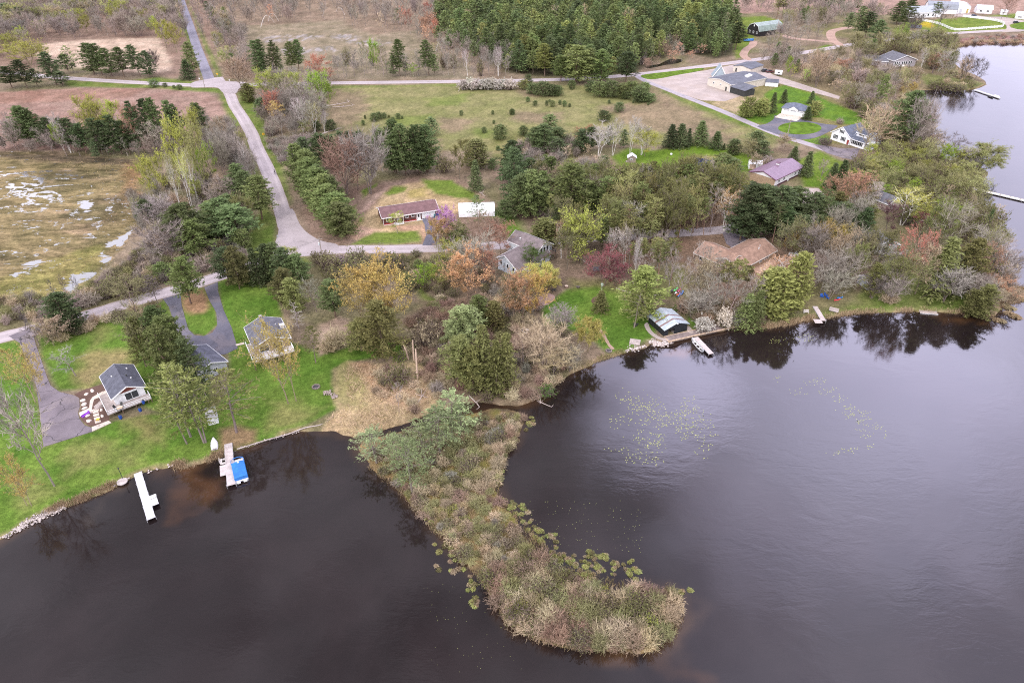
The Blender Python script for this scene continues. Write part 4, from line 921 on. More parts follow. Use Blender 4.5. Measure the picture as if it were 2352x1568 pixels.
# A-frame tower and annex behind the store
h = House('a_frame', 'steep grey blue A-frame with white edges behind the store', 'building', (1637,177), (1668,178))
ww = h.L; h.part('gable', MB().prism([(.25,0,0),(ww-.25,0,0),(ww/2,0,5.6)], (0,.2,0)), MT('grey_blue_board', (.30,.36,.40), .1))
a = MB()
for sg in (0, 1):
    x0_ = ww*sg; a.prism([(x0_,-.4,0),(ww/2,-.4,5.9),(ww/2,-.4,6.2),(x0_+(.35 if sg else -.35),-.4,0)], (0,7,0))
ro = h.part('roof', a, MT('grey_blue_roof', (.27,.32,.36), .12)); a = MB()
for sg in (0, 1):
    x0_ = ww*sg; a.prism([(x0_,-.5,0),(ww/2,-.5,5.9),(ww/2,-.5,6.3),(x0_+(.5 if sg else -.5),-.5,0)], (0,.08,0))
h.part('fascia', a, WHITE, ro)
h = House('store_annex', 'low cream annex with dark roof behind the store and A-frame', 'building', (1683,164), (1722,172))
h.gable(0, h.L, 0, 14, 3.0, 4.0, CREAM, FLATR, axis='y', oh=.3); h.door('f', h.L, 14, 1.5, .05, 1.0, 2.1, DKMET)
h = House('small_shed', 'small white shed with dark roof at the right end of the store', 'shed', (1757,198), (1786,200))
h.gable(0, h.L, 0, 4.5, 2.2, 3.3, SID_W, FLATR, axis='x', oh=.25); h.door('r', h.L, 4.5, 1.6, .05, 1.0, 1.9, DKMET)
# 14 gambrel barn and farm
def gambrel(h, x0, x1, y0, y1, hw, wall, roofm, trimm=WHITE):
    D = y1-y0; ym = (y0+y1)/2; pr = [(y0-.3,hw-.3),(y0+D*.14,hw+D*.27),(ym,hw+D*.42),(y1-D*.14,hw+D*.27),(y1+.3,hw-.3)]
    w = MB(); w.prism([(x0,y0,0),(x0,y1,0),(x0,y1,hw)]+[(x0,y,z-.05) for y, z in pr[3:0:-1]]+[(x0,y0,hw)], (x1-x0,0,0)); h.part('wall', w, wall)
    r = MB()
    for (ya,za),(yb,zb) in zip(pr, pr[1:]): r.prism([(x0-.4,ya,za),(x0-.4,yb,zb),(x0-.4,yb,zb+.2),(x0-.4,ya,za+.2)], (x1-x0+.8,0,0))
    ro = h.part('roof', r, roofm); f = MB()
    for (ya,za),(yb,zb) in zip(pr, pr[1:]): f.prism([(x0-.47,ya,za-.08),(x0-.47,yb,zb-.08),(x0-.47,yb,zb+.22),(x0-.47,ya,za+.22)], (.06,0,0))
    h.part('fascia', f, trimm, ro)
h = House('gambrel_barn', 'dark barn with green gambrel roof and small white windows near the pine forest', 'barn', (1742,85), (1795,77.5))
gambrel(h, 0, h.L, 0, 11, 3.4, MT('black_barn_board', (.03,.026,.028), .3, 1, .8, .2, (1,.3,.3)), MT('green_metal_roof', (.20,.25,.22), .25, .5, .5, .4, (0,.8,.1)))
for u in (1.8, 5.2, 8.4): h.window('l', h.L, 11, u, 1.6, 1.0, 1.3, panes=2)
lo = MB(); fl = h.face('l', h.L, 11, 0, 0, 0, 0); lo.prism([fl(5.5,5.6,.02), fl(6.1,6.4,.02), fl(5.5,7.2,.02), fl(4.9,6.4,.02)], Vector(fl(0,0,.1))-Vector(fl(0,0,.02))); h.part('gable_window', lo, WHITE)
h = House('farmhouse', 'white farmhouse with many tall windows in its gable beside the ploughed field', 'house', (2088,42), (2160,40))
L, D = h.L, 11
h.gable(0, L, 0, D, 4.0, 7.5, SID_W, MT('pale_grey_metal', (.30,.32,.36), .08, .6, .5), axis='x', oh=.5, trim=WHITE)
for u in (1.2,3.3,5.4,7.5): h.window('l', L, D, u, .9, 1.4, 1.9, panes=1)
for u in (3.6,5.8): h.window('l', L, D, u, 4.2, 1.3, 1.3, panes=1)
for u in (3,7,11,15,19): h.window('f', L, D, u, 1.0, 1.2, 1.8, panes=1)
h = House('gambrel_barn', 'large grey gambrel roofed barn with white end wall behind the farmhouse', 'barn', (2196,33.5), (2128,30.5))
h.root.delta_rotation_euler = (0,0,0)
Lb = h.L
gambrel(h, 0, Lb, -11, 0, 3.6, SID_W, MT('grey_barn_metal', (.20,.215,.24), .12, .6, .5), WHITE)
h.window('l', Lb, 11, 3.8, 1.5, 2.2, 2.6, x0=0, y0=-11)
h = House('machine_shed', 'tall white machine shed with steep white roof beside the grey barn', 'shed', (2198,32), (2226,31))
h.gable(0, h.L, 0, 15, 4.6, 8.0, SID_W, MT('white_metal_roof', (.64,.65,.67), .05, .6, .5), axis='y', oh=.3); h.door('f', h.L, 15, 1.2, .05, 2.6, 3.4, MT('grey_door', (.45,.46,.48))); h.door('f', h.L, 15, h.L-3.4, .05, 1.8, 3.2, MT('yellow_door', (.45,.35,.12), .1))
h = House('white_cabin', 'white cabin with two dark windows at the field edge', 'cabin', (2242,31), (2277,32.5))
h.gable(0, h.L, 0, 8, 3.2, 5.6, SID_W, MT('white_metal_roof', (.64,.65,.67)), axis='x', oh=.4); [h.window('f', h.L, 8, u, 1.2, 1.6, 1.2) for u in (2, h.L-4)]
h = House('garden_shed', 'tiny white shed between the white cabin and the long white building', 'shed', (2297,34), (2312,35))
h.gable(0, h.L, 0, 4, 2.3, 3.6, SID_W, MT('white_metal_roof', (.64,.65,.67)), axis='x', oh=.3); h.window('f', h.L, 4, 1.5, 1.0, 1.0, .9)
h = House('long_building', 'long low white building at the right edge of the farm', 'building', (2330,43), (2400,50))
h.gable(0, h.L, 0, 9, 3.0, 4.6, SID_W, MT('white_metal_roof', (.64,.65,.67)), axis='x', oh=.4); h.window('f', h.L, 9, 2, 1.0, 2.4, .8); h.door('f', h.L, 9, 8, .05, 2.6, 2.3)
h = House('dish_shed', 'small grey roofed shed with white round plate on its gable below the farmhouse', 'shed', (2089,71.5), (2113,73.5))
h.gable(0, h.L, 0, 5, 2.4, 3.8, MT('tan_board', (.4,.31,.24), .2), SHG_GR, axis='x', oh=.3)
h.part('round_plate', MB().lathe([(1.35,0),(1.35,.08),(.9,.16),(.05,.2)], 14), WHITE).matrix_basis = Matrix.Translation((h.L+.05,2.5,2.2)) @ Matrix.Rotation(R(90), 4, 'Y')
# 15 grey lakeside house
h = House('lakeside_house', 'grey house with long window row and porch on the wooded point', 'house', (2049,156), (2100,153))
L, D = h.L, 12
SID_GM = MT('mauve_grey_siding', (.36,.33,.35), .08, 1, .7, .3, (2,.2,.2))
h.gable(0, L, 0, D, 4.0, 6.6, SID_GM, SHG_GR, axis='y', oh=.6, trim=WHITE)
for u in (.8,2.1,3.4,5.6,6.9,8.2,10.2,11.5): h.window('f', L, D, u, 1.6, .9, 1.6, panes=1)
pc = h.part('porch', MB().box(0,-2.2,.9,L*.5,0,1.05), WHITE); h.post('porch_post', [(.2,-2.1,.9),(2.6,-2.1,.9),(5,-2.1,.9)], WHITE, 0, .08, pc)
h = House('lakeside_garage', 'low grey garage attached left of the lakeside house', 'garage', (1985,148), (2036,153))
h.gable(0, h.L, 0, 8, 2.8, 4.6, SID_GM, SHG_GR, axis='x', oh=.5, trim=WHITE); [h.window('f', h.L, 8, u, 1.1, 1.0, 1.2) for u in (2, 7)]
# 18 small cottages right
h = House('shore_cottage', 'grey roofed cottage with timber deck half hidden by bare branches', 'cottage', (2006,584), (2058,578))
h.gable(0, h.L, 0, 7, 2.6, 4.6, SID_G, SHG_GR, axis='y', oh=.5, trim=WHITE); d = h.part('deck', MB().box(1.5,-3,.5,h.L+1.5,-.03,.65), WOODG); railing(h, [(1.55,-2.95),(h.L+1.45,-2.95),(h.L+1.45,-.1)], .65, WOODG, .9, d); h.window('f', h.L, 7, 2, 1.0, 1.8, 1.3)
h = House('shore_shed', 'weathered shed with grey brown roof behind a leaning bare tree', 'shed', (1992,667), (2040,661))
h.gable(0, h.L, 0, 5, 2.0, 3.2, SID_G, MT('grey_brown_shingle', (.21,.175,.165), .25, 1, .9), axis='x', oh=.35, trim=WHITE); h.door('f', h.L, 5, 2.2, .05, .9, 1.8)
h = House('shore_shelter', 'open shelter with flat white roof on the right shore lawn', 'shelter', (2148,667), (2196,661))
h.part('roof', MB().box(-.1,-.3,1.95,h.L,2.2,2.1), WHITE); h.post('post', [(.2,.1,1.95),(h.L-.3,.1,1.95),(.2,2,1.95),(h.L-.3,2,1.95)], WHITE); h.part('bench', MB().box(.4,.6,.4,h.L-.6,1.4,.5).box(.5,.9,0,.6,1.1,.4).box(h.L-.9,.9,0,h.L-.8,1.1,.4), WOODG)
h = House('hidden_house', 'dark roofed house with pale gable wall mostly hidden behind trees', 'house', (2036,487), (2064,478))
h.gable(0, h.L, 0, 8, 2.9, 4.8, MT('pale_tan_siding', (.48,.42,.36), .1), SHG_GR, axis='y', oh=.4, trim=WHITE); h.window('f', h.L, 8, 1.2, 1.0, 1.4, 1.2)
# 19 small outbuildings
h = House('playhouse', 'little grey wooden playhouse with white roof beside white birches', 'playhouse', (1442,374), (1460,374.5))
h.gable(0, h.L, 0, 2.6, 2.2, 3.2, MT('grey_board', (.30,.24,.21), .2, 1, .8, .2, (2,.2,.3)), MT('white_metal_roof', (.64,.65,.67)), axis='y', oh=.35, t=.08); h.window('f', h.L, 2.6, .9, 1.2, .7, .5, panes=1); h.part('step', MB().box(-.8,.5,0,-.02,1.8,.25), WOODG)
h = House('dock_shed', 'small whitewashed shed with flat grey roof above the pontoon dock', 'shed', (480,977), (503,971))
h.part('wall', MB().box(0,0,0,h.L,3.0,2.0), SID_W); h.part('roof', MB().prism([(-.15,-.15,2.0),(-.15,3.2,2.3),(-.15,3.2,2.4),(-.15,-.15,2.1)], (h.L+.3,0,0)), MT('grey_felt', (.42,.41,.40), .2)); h.door('f', h.L, 3, .5, .05, .9, 1.7)
# ------------------------------------------------------------------ docks, boats, yard things
def at(name, label, cat, px, py, z=LAND, rz=0.0, group=None):
    return empty(name, G(px, py, z), rz, label, cat, group)
def dock(label, A, B, w, z=.55, m=None, pads=(), group='docks along the shore'):
    o, rz, L = frame2(A, B, z); o.z = 0
    r = empty('dock', o, rz, label, 'dock', group)
    m = m or MT('dock_boards', (.50,.44,.42), .15, 1, .8, .2, (0,.16,.5))
    d = MB().box(0,-w/2,z-.1,L,w/2,z)
    for x0, y0, x1, y1 in pads: d.box(x0,y0,z-.1,x1,y1,z+.002)
    dk = d.build('decking', m, r)
    MB().box(0,-w/2-.05,z-.2,L,-w/2-.001,z-.02).box(0,w/2+.001,z-.2,L,w/2+.05,z-.02).build('edge_beam', MT('grey_metal', (.45,.45,.46), .1, 2, .4), r)
    n = max(2, int(L/3))
    for k in range(1, n+1):
        for sy in (-1, 1):
            x = L*k/n-.1; MB().tube([(x,sy*(w/2+.09),-1.2),(x,sy*(w/2+.09),z+.25)], .035, 6).build('post', MT('grey_metal', (.45,.45,.46)), r)
    return r, L
WD = MT('white_dock_boards', (.62,.61,.64), .06, 1, .6, .3, (0,.45,.5))
d1, L = dock('long white dock with a seat near its end, left of the blue covered boat', (316,1085), (347,1190), 1.35, .75, WD, [(9.0,.67,10.8,1.9)])
b = MB().box(8.2,.7,.6,8.9,1.9,.65)
MB().box(8.3,.75,1.0,8.8,1.95,1.06).box(8.3,.68,.6,8.36,1.9,1.0).box(8.74,.68,.6,8.8,1.9,1.0).box(8.75,.75,1.06,8.82,1.95,1.5).build('seat', WHITE, d1)
d2, L = dock('grey wooden dock with a small bench beside the blue covered boat', (524,1018), (531,1113), 1.5, .8, None, [(6.2,-1.9,9.2,-.74)])
be = MB()
for k in range(3): be.box(4.7,-1.75+.16*k,1.22,6.0,-1.63+.16*k,1.26)
be.box(4.75,-1.75,.8,4.82,-.7,1.22).box(5.9,-1.75,.8,5.97,-.7,1.22)
for k in range(2): be.box(4.7,-1.82-.02*k,1.35+.2*k,6.0,-1.78-.02*k,1.5+.2*k)
be.build('bench', MT('pale_bench', (.6,.56,.52), .1), d2)
# pontoon boat with blue cover
o, rz, L = frame2((557,1108), (543,1047), 0); pb = empty('pontoon_boat', o, rz, 'pontoon boat under a bright blue cover moored at the grey dock', 'boat')
BL = MT('blue_cover', (.03,.16,.46), .15, .8, .6, .3)
pl = 6.6; w2 = 1.25
for s in (-1, 1): MB().tube([(0,s*.85,.1),(.3,s*.85,.12),(pl-1,s*.85,.12),(pl-.2,s*.85,.3)], [.3,.36,.36,.08], 10).build('pontoon', MT('aluminium', (.6,.6,.62), .05, 1, .35, .5, metal=.6), pb, True)
MB().box(.0,-w2,.45,pl-.1,w2,.55).build('deck', WD, pb)
cv = MB(); N = 9; rows = []
for i in range(N+1):
    x = .35+(pl-2.0)*i/N; rr_ = []
    for j in range(7):
        y = -w2+.02+(2*w2-.04)*j/6; z = 1.25+.16*math.sin(math.pi*j/6)+.05*math.sin(i*2.1)*math.sin(math.pi*j/6)
        rr_.append((x,y,z))
    rows.append([(x,-w2-.03,.6)]+rr_+[(x,w2+.03,.6)])
for i in range(N):
    for j in range(8): cv.poly([rows[i][j], rows[i+1][j], rows[i+1][j+1], rows[i][j+1]])
cv.poly([rows[0][j] for j in range(9)]); cv.poly([rows[N][j] for j in range(8,-1,-1)]); cv.build('cover', BL, pb)
bw = MB(); bw.tube([(pl-1.6,-w2,1.1),(pl-.5,-w2+.1,1.1),(pl-.15,-w2+.6,1.1),(pl-.05,0,1.1),(pl-.15,w2-.6,1.1),(pl-.5,w2-.1,1.1),(pl-1.6,w2,1.1)], .07, 6)
for x, y in ((pl-.5,-w2+.1),(pl-.15,-w2+.6),(pl-.15,w2-.6),(pl-.5,w2-.1)): bw.tube([(x,y,.55),(x,y,1.1)], .05, 5)
bw.build('bow_rail', BL, pb)
MB().lathe([(.02,0),(.2,.05),(.25,.4),(.15,.6),(.02,.65)], 8, (pl-1.9,-.1,.9)).build('seat', WHITE, pb)
MB().box(-.3,-.9,.3,.1,-.3,.5).box(-.3,.3,.3,.1,.9,.5).build('swim_platform', WHITE, pb)
# row boats
def rowboat(name, label, A, B, z, m, over=False, seats=3, cat='boat', wid=1.4, deep=.55):
    o, rz, L = frame2(A, B, z); r = empty(name, o, rz, label, cat)
    sec = [(0,.38,.5),(.15,.46,.5),(.4,.5,.52),(.65,.46,.56),(.85,.3,.64),(1,.03,.75)]
    out = MB(); R_ = []
    for t, hw, h in sec:
        hw *= wid; x = L*t; hh = h/.55*deep
        R_.append([(x,-hw,hh),(x,-hw*.85,hh*.4),(x,-hw*.5,.03),(x,hw*.5,.03),(x,hw*.85,hh*.4),(x,hw,hh)])
    for a, b2 in zip(R_, R_[1:]):
        for j in range(5): out.poly([a[j], a[j+1], b2[j+1], b2[j]])
    out.poly(R_[0][::-1])
    q = [[(x, y*.93, z_+.03) for x, y, z_ in s] for s in R_]
    for a, b2 in zip(q, q[1:]):
        for j in range(5): out.poly([b2[j], b2[j+1], a[j+1], a[j]])
    out.poly(q[0])
    for a, b2, c, d in zip(R_, R_[1:], q, q[1:]):
        out.poly([a[0], b2[0], d[0], c[0]]); out.poly([b2[5], a[5], c[5], d[5]])
    hl = out.build('hull', m, r)
    for k in range(seats):
        x = L*(.18+.25*k); hw = wid*.44; MB().box(x,-hw,deep*.62,x+.32,hw,deep*.7).build('seat', MT('pale_seat', (.6,.58,.56), .1), r)
    if over: r.rotation_euler = (math.pi, 0, rz); r.location.z = z+deep+.1
    return r
HULLG = MT('aluminium_hull', (.62,.61,.62), .08, 1, .45, .5)
rowboat('rowboat', 'white rowing boat lying upturned on the bank above the reeds', (494,1034), (491,1008), LAND, MT('white_hull', (.74,.72,.74), .06, 1, .4), True, 0, wid=1.5)
d3, L = dock('narrow grey dock with a rowing boat tied alongside near the black boathouse', (1598,774), (1634,812), 1.25, .68, MT('pinkish_boards', (.54,.46,.44), .12, 1, .8, .2, (0,.16,.45)))
rb = rowboat('rowboat', 'aluminium rowing boat with three seats and outboard tied to the boathouse dock', (1613,808), (1588,781), -.08, HULLG, False, 3, wid=1.55, deep=.65)
mo = MB().box(-.35,-.2,.35,.0,.2,.95).box(-.25,-.08,-.4,-.12,.08,.4); mo.build('outboard_motor', MT('grey_motor', (.35,.36,.38), .1), rb)
# boardwalk with log edge
o, rz, L = frame2((1536,786), (1690,751.5), .35)
bwk = empty('boardwalk', o, rz, 'weathered boardwalk edged with logs along the water right of the boathouse', 'boardwalk')
MB().box(0,.15,-.6,L,2.2,.30).build('decking', MT('dark_boards', (.27,.215,.20), .25, 1, .85, .15, (0,.18,.5)), bwk)
for y, r_ in ((-.05,.22),(2.3,.13)): MB().tube([(0,y,.28),(L*.5,y+.05,.30),(L,y-.1,.28)], r_, 8).build('log', MT('peeled_log', (.42,.31,.22), .25, 1.5), bwk)
MB().tube([(0,-.3,.2),(0,2.2,.2)], .2, 8).build('log', MT('peeled_log', (.42,.31,.22)), bwk)
# L shaped dock, swim raft, piers
d4, L = dock('grey L-shaped dock at the shore lawn between the cedars and blue chairs', (1872,703), (1892,736), 1.2, .85, MT('pinkish_boards', (.54,.46,.44)), [(6.6,-2.6,8.4,-.61)])
d5, L = dock('dark low dock section lying along the shore below the white shelter', (2112,715), (2153,718.5), 1.5, .3, WOODB)
d6, L = dock('long pale pier reaching far into the lake at the right edge', (2229,431), (2400,471), 1.7, .45, MT('pale_pier', (.62,.57,.47), .1, 1, .8, .2, (0,3.2,.5)))
d7, L = dock('far dock at the wooded point with two small boats at its end', (2239,206), (2296,225), 1.5, .5, MT('pale_pier2', (.58,.55,.5), .1, 1, .8, .2, (0,.3,.4)))
rowboat('small_boat', 'dark small boat at the left of the far dock end', (2270,222), (2281,226), -.05, MT('dark_hull', (.06,.06,.07), .2), False, 1)
rowboat('small_boat', 'white small boat moored at the tip of the far dock', (2283,220), (2295,225), -.05, MT('white_hull', (.74,.72,.74)), False, 1)
o, rz, L = frame2((1445,790), (1472,794), .45); r = empty('shore_deck', o, rz, 'small square grey wooden deck on the stony bank left of the boathouse', 'deck')
MB().box(0,-.2,.2,L*.9,2.2,.32).build('decking', WOODG, r); MB().box(0.1,0,-.3,.25,.15,.2).box(L*.8,0,-.3,L*.8+.15,.15,.2).box(.1,1.9,-.3,.25,2.05,.2).box(L*.8,1.9,-.3,L*.8+.15,2.05,.2).build('leg', WOODR, r)
# riprap and rocks
def rocks(name, label, pts, n, s0, s1, spread, z=.15, stuff=True, c=(.42,.36,.33), pile=0):
    v = []; f = []; bmk = bmesh.new(); bmesh.ops.create_icosphere(bmk, subdivisions=1, radius=1); bv = np.array([q.co for q in bmk.verts]); bf = np.array([[q.index for q in p.verts] for p in bmk.faces]); bmk.free()
    P = [G(x, y, 0) for x, y in pts]; seg = [(P[i+1]-P[i]).length for i in range(len(P)-1)]; tot = sum(seg)
    for i in range(n):
        d = random.random()*tot; k = 0
        while k < len(seg)-1 and d > seg[k]: d -= seg[k]; k += 1
        p = P[k].lerp(P[k+1], d/seg[k]); s = random.uniform(s0, s1)
        off = random.gauss(0, spread); t = (P[k+1]-P[k]).normalized(); p = p+Vector((-t.y,t.x,0))*off
        q = bv*(1+rng.normal(0,.16,bv.shape))*np.array((s*random.uniform(.7,1.3), s*random.uniform(.7,1.3), s*.65)); a = random.random()*6.3
        ro = np.stack([q[:,0]*math.cos(a)-q[:,1]*math.sin(a), q[:,0]*math.sin(a)+q[:,1]*math.cos(a), q[:,2]], 1)+np.array((p.x,p.y,z+max(0,off)*.25+random.random()*pile))
        f.append(bf+len(v)*len(bv)); v.append(ro)
    m, nt_, b_ = nm(name+'_stone'); g = nt_.nodes.new('ShaderNodeNewGeometry')
    nt_.links.new(mixc(nt_, g.outputs['Random Per Island'], tuple(k*.5 for k in c), tuple(min(1,k*1.35) for k in c)), b_.inputs['Base Color']); b_.inputs['Roughness'].default_value = .9
    o = link(name, np_mesh(name, np.concatenate(v), np.concatenate(f)), m)
    tag(o, label, 'rocks', None, 'stuff' if stuff else None); return o
rocks('shore_stones', 'pale stones lining the lower left lake bank', [(-20,1236),(30,1222),(60,1204),(111,1180),(150,1164)], 520, .08, .24, .5, c=(.36,.31,.28))
rocks('shore_stones', 'scattered white stones along the lawn edge left of the docks', [(264,1117),(290,1106),(311,1095),(348,1082),(400,1069)], 26, .12, .3, .25, .2)
rocks('shore_stones', 'rounded stone apron in front of the black boathouse', [(1492,782),(1500,789),(1515,795),(1530,790),(1537,784)], 300, .12, .28, .5, .3)
rocks('shore_stones', 'heap of stones round the small square deck', [(1434,804),(1450,803),(1465,799),(1478,793)], 170, .12, .3, .5, .25)
rocks('shore_stones', 'thin line of stones below the retaining edge of the large lawn', [(540,1034),(567,1027),(612,1013),(635,1006),(687,992)], 70, .08, .2, .2, .2, c=(.42,.36,.32))
def edging(label, pts, r=.12, m=None):
    b = MB().tube([G(x, y, .5) for x, y in pts], r, 6); o = b.build('retaining_edge', m or MT('grey_edge', (.40,.34,.31), .25)); tag(o, label, 'edging')
edging('low grey retaining edge curving along the large lawn shore', smooth_poly([(545,1031),(567,1024),(612,1010),(660,997),(700,982),(740,974),(768,955)], 4, False))
# boulders in the cottage garden
bm_ = bmesh.new(); bmesh.ops.create_icosphere(bm_, subdivisions=2, radius=1)
for q in bm_.verts: q.co *= 1+random.uniform(-.16,.16); q.co.z *= .55
bme = bpy.data.meshes.new('boulder'); bm_.to_mesh(bme); bm_.free()
STONE = MT('pale_stone', (.60,.52,.46), .2, 2, .9); first = True
for x, y, sx_, sy_, lb in ((212,897,.75,.35,'long pale boulder at the top of the mulch bed'),(198,905,.5,.4,'smaller pale boulder left of the long one in the mulch bed'),(190,919,.55,.5,'rounded pale boulder at the driveway edge of the mulch bed'),(193,928,.65,.5,'pale boulder just above the one by the stone walk'),(194,937,.6,.4,'pale boulder touching the stone walk in the mulch bed'),(201,954,.5,.4,'pale boulder beside the purple slide'),(204,966,.6,.45,'triangular pale boulder below the purple slide'),(233,941,.5,.3,'upper flat boulder under the cottage deck edge'),(235,955,.55,.3,'lower flat boulder under the cottage deck edge')):
    o = bpy.data.objects.new('boulder', bme); col.objects.link(o); o.location = G(x, y, LAND+.12); o.scale = (sx_, sy_, .45); o.rotation_euler = (0,0,random.random()*3)
    if first: bme.materials.append(STONE); first = False
    tag(o, lb, 'boulder', 'boulders in the cottage garden')
# purple slide, bins, chairs and table
r = at('slide', 'purple plastic slide lying in the mulch bed by the driveway', 'slide', 189, 958, LAND+.1, R(60)); PU = MT('purple_plastic', (.22,.05,.42), .12, 2, .4)
MB().prism([(0,-.3,0),(0,.3,0),(0,.3,.06),(0,-.3,.06)], (1.7,0,.25)).box(0,-.36,0,1.7,-.3,.32).box(0,.3,0,1.7,.36,.32).build('chute', PU, r); MB().box(1.6,-.3,0,1.7,.3,.7).box(1.3,-.3,0,1.38,.3,.35).build('ladder', PU, r)
r = at('toy_table', 'yellow toy table on the stepping slabs', 'toy', 226, 965, LAND+.12); YL = MT('yellow_plastic', (.62,.45,.03), .1, 2, .4)
MB().box(-.3,-.25,.35,.3,.25,.42).build('top', YL, r); [MB().box(x-.04,y-.04,0,x+.04,y+.04,.35).build('leg', YL, r) for x in (-.24,.24) for y in (-.19,.19)]
def barrel(label, px, py, z, m=BLUEP, s=1.0, name='rain_barrel', cat='barrel'):
    r = at(name, label, cat, px, py, z); MB().lathe([(.27*s,0),(.33*s,.15*s),(.35*s,.5*s),(.33*s,.85*s),(.27*s,1.0*s)], 12).build('drum', m, r); MB().lathe([(.29*s,1.0*s),(.29*s,1.05*s),(.05,1.1*s)], 12).build('lid', DKMET, r); return r
barrel('blue barrel under the left corner of the cottage deck', 278, 961, LAND); barrel('blue barrel below the cottage deck stair frame', 323, 944, LAND)
barrel('bright blue bin standing on the cottage deck', 330.5, 926, LAND+1.1, BLUEP, .9, 'bin', 'bin')
def bin_(label, px, py, m, z=LAND, s=1.0, rz=.3):
    r = at('wheelie_bin', label, 'bin', px, py, z, rz, 'wheeled bins'); b = MB(); b.prism([(-.26*s,-.3*s,.1*s),(.26*s,-.3*s,.1*s),(.3*s,-.36*s,1.0*s),(-.3*s,-.36*s,1.0*s)], (0,.62*s,0)); b.build('body', m, r)
    MB().prism([(-.32*s,-.4*s,1.0*s),(.32*s,-.4*s,1.0*s),(.32*s,-.38*s,1.06*s),(-.32*s,-.38*s,1.06*s)], (0,.75*s,.06)).build('lid', m, r)
    for sx_ in (-1, 1): MB().tube([(sx_*.24*s,.34*s,.12*s),(sx_*.32*s,.34*s,.12*s)], .12*s, 10).build('wheel', DKMET, r)
bin_('teal wheeled bin standing at the garage door of the ranch house', 999.5, 499.5, MT('teal_plastic', (.01,.11,.13), .1, 2, .4)); bin_('navy wheeled bin right of the teal one at the ranch house', 1005.5, 498.5, MT('navy_plastic', (.012,.03,.17), .1, 2, .4))
bin_('dark wheeled bin on the pale drive behind the brown roofed house', 1686, 531, MT('black_plastic', (.015,.016,.025), .1, 2, .4), LAND+.06)
r = at('patio_table', 'round tan table with chairs on the cottage deck', 'table', 277, 941, LAND+1.1); MB().lathe([(.65,.7),(.65,.76),(.02,.77)], 16).build('top', MT('tan_top', (.55,.43,.30), .12), r); MB().tube([(0,0,0),(0,0,.7)], .06, 6).lathe([(.3,0),(.3,.05),(.05,.08)], 10).build('base', DKMET, r)
def chair(name, label, px, py, z, rz, m, group=None, adir=False):
    r = at(name, label, 'chair', px, py, z, rz, group)
    MB().prism([(-.3,-.3,.36),(.3,-.3,.36),(.3,.3,.28),(-.3,.3,.28)], (0,0,.05)).build('seat', m, r)
    b = MB()
    for k in range(5): b.prism([(-.3+.12*k,.28,.32),(-.3+.12*k+.1,.28,.32),(-.3+.12*k+.1,.55,1.0),(-.3+.12*k,.55,1.0)], (0,.03,0))
    b.build('backrest', m, r); [MB().box(x-.035,y-.035,0,x+.035,y+.035,.58 if adir else .4).build('leg', m, r) for x in (-.33,.33) for y in (-.28,.3)]
    if adir: [MB().box(x-.07,-.38,.58,x+.07,.35,.62).build('armrest', m, r) for x in (-.36,.36)]
    return r
chair('deck_chair', 'dark chair behind the round table on the cottage deck', 279, 934.5, LAND+1.1, 0, DKMET, 'deck chairs at the cottage'); chair('deck_chair', 'dark chair left of the round table on the cottage deck', 268, 939, LAND+1.1, 1.4, DKMET, 'deck chairs at the cottage')
CB = MT('blue_chair', (.015,.10,.42), .1, 2, .4)
for i, (x, y, lb) in enumerate(((1887,683,'leftmost blue lawn chair near the shore'),(1896,681,'blue lawn chair second from left near the shore'),(1901,686,'blue lawn chair nearest the red kayak'))): chair('lawn_chair', lb, x, y, LAND, .5*i, CB, 'blue chairs on the right shore lawn', True)
# kayaks
def kayak(label, A, B, c, z=LAND, group='kayaks'):
    o, rz, L = frame2(A, B, z); r = empty('kayak', o, rz, label, 'kayak', group); b = MB(); R_ = []
    for t, w, h in ((0,.03,.3),(.12,.18,.26),(.35,.34,.3),(.5,.37,.31),(.65,.34,.31),(.88,.18,.28),(1,.03,.32)):
        R_.append([(L*t, w*math.cos(a), .02+max(0,h*(.5+.5*math.sin(a)))) for a in [2*math.pi*k/10 for k in range(10)]])
    for a, q in zip(R_, R_[1:]):
        for j in range(10): b.poly([a[j], a[(j+1)%10], q[(j+1)%10], q[j]])
    m = MT('kayak_%02x%02x%02x' % tuple(int(255*k) for k in c), c, .08, 2, .35, .5); b.build('hull', m, r, True)
    MB().lathe([(.36,0),(.38,.05),(.30,.06),(.02,.02)], 12).build('cockpit', DKMET, r).matrix_basis = Matrix.Translation((L*.52,0,.31)) @ Matrix.Diagonal((1.2,.62,1,1))
kayak('bright green kayak leaning topmost on the kayak rack', (1547,670), (1556,661), (.08,.55,.08), LAND+.75); kayak('black kayak left of the green one on the rack', (1537,673), (1547,665), (.02,.02,.025), LAND+.4)
kayak('white kayak between green and red on the rack', (1549,676), (1561,667), (.75,.72,.72), LAND+.4); kayak('red pink kayak behind the white one on the rack', (1556,671), (1562,663), (.65,.05,.13), LAND+.85)
kayak('orange kayak at the front of the rack', (1553,680), (1562,672), (.6,.16,.06), LAND+.2); kayak('blue kayak rightmost on the rack', (1560,680), (1570,668), (.03,.17,.5), LAND+.4); kayak('light blue kayak lowest at the front right of the rack', (1556,683), (1568,674), (.06,.25,.6), LAND+.05)
r = at('kayak_rack', 'dark timber rack holding a pile of coloured kayaks', 'rack', 1543, 682, LAND, .75); 
for x in (.3, 2.2): MB().box(x,-.2,0,x+.12,-.08,1.4).box(x,2.2,0,x+.12,2.32,1.4).box(x,-.2,.6,x+.12,2.3,.7).box(x,-.2,.3,x+.12,2.3,.36).build('frame', WOODR, r)
kayak('red kayak lying on the shore grass below the bare trees', (1915,691), (1930,687), (.6,.03,.06)); kayak('blue kayak lying behind the red one on the shore grass', (1922,685), (1936,683), (.02,.2,.55))
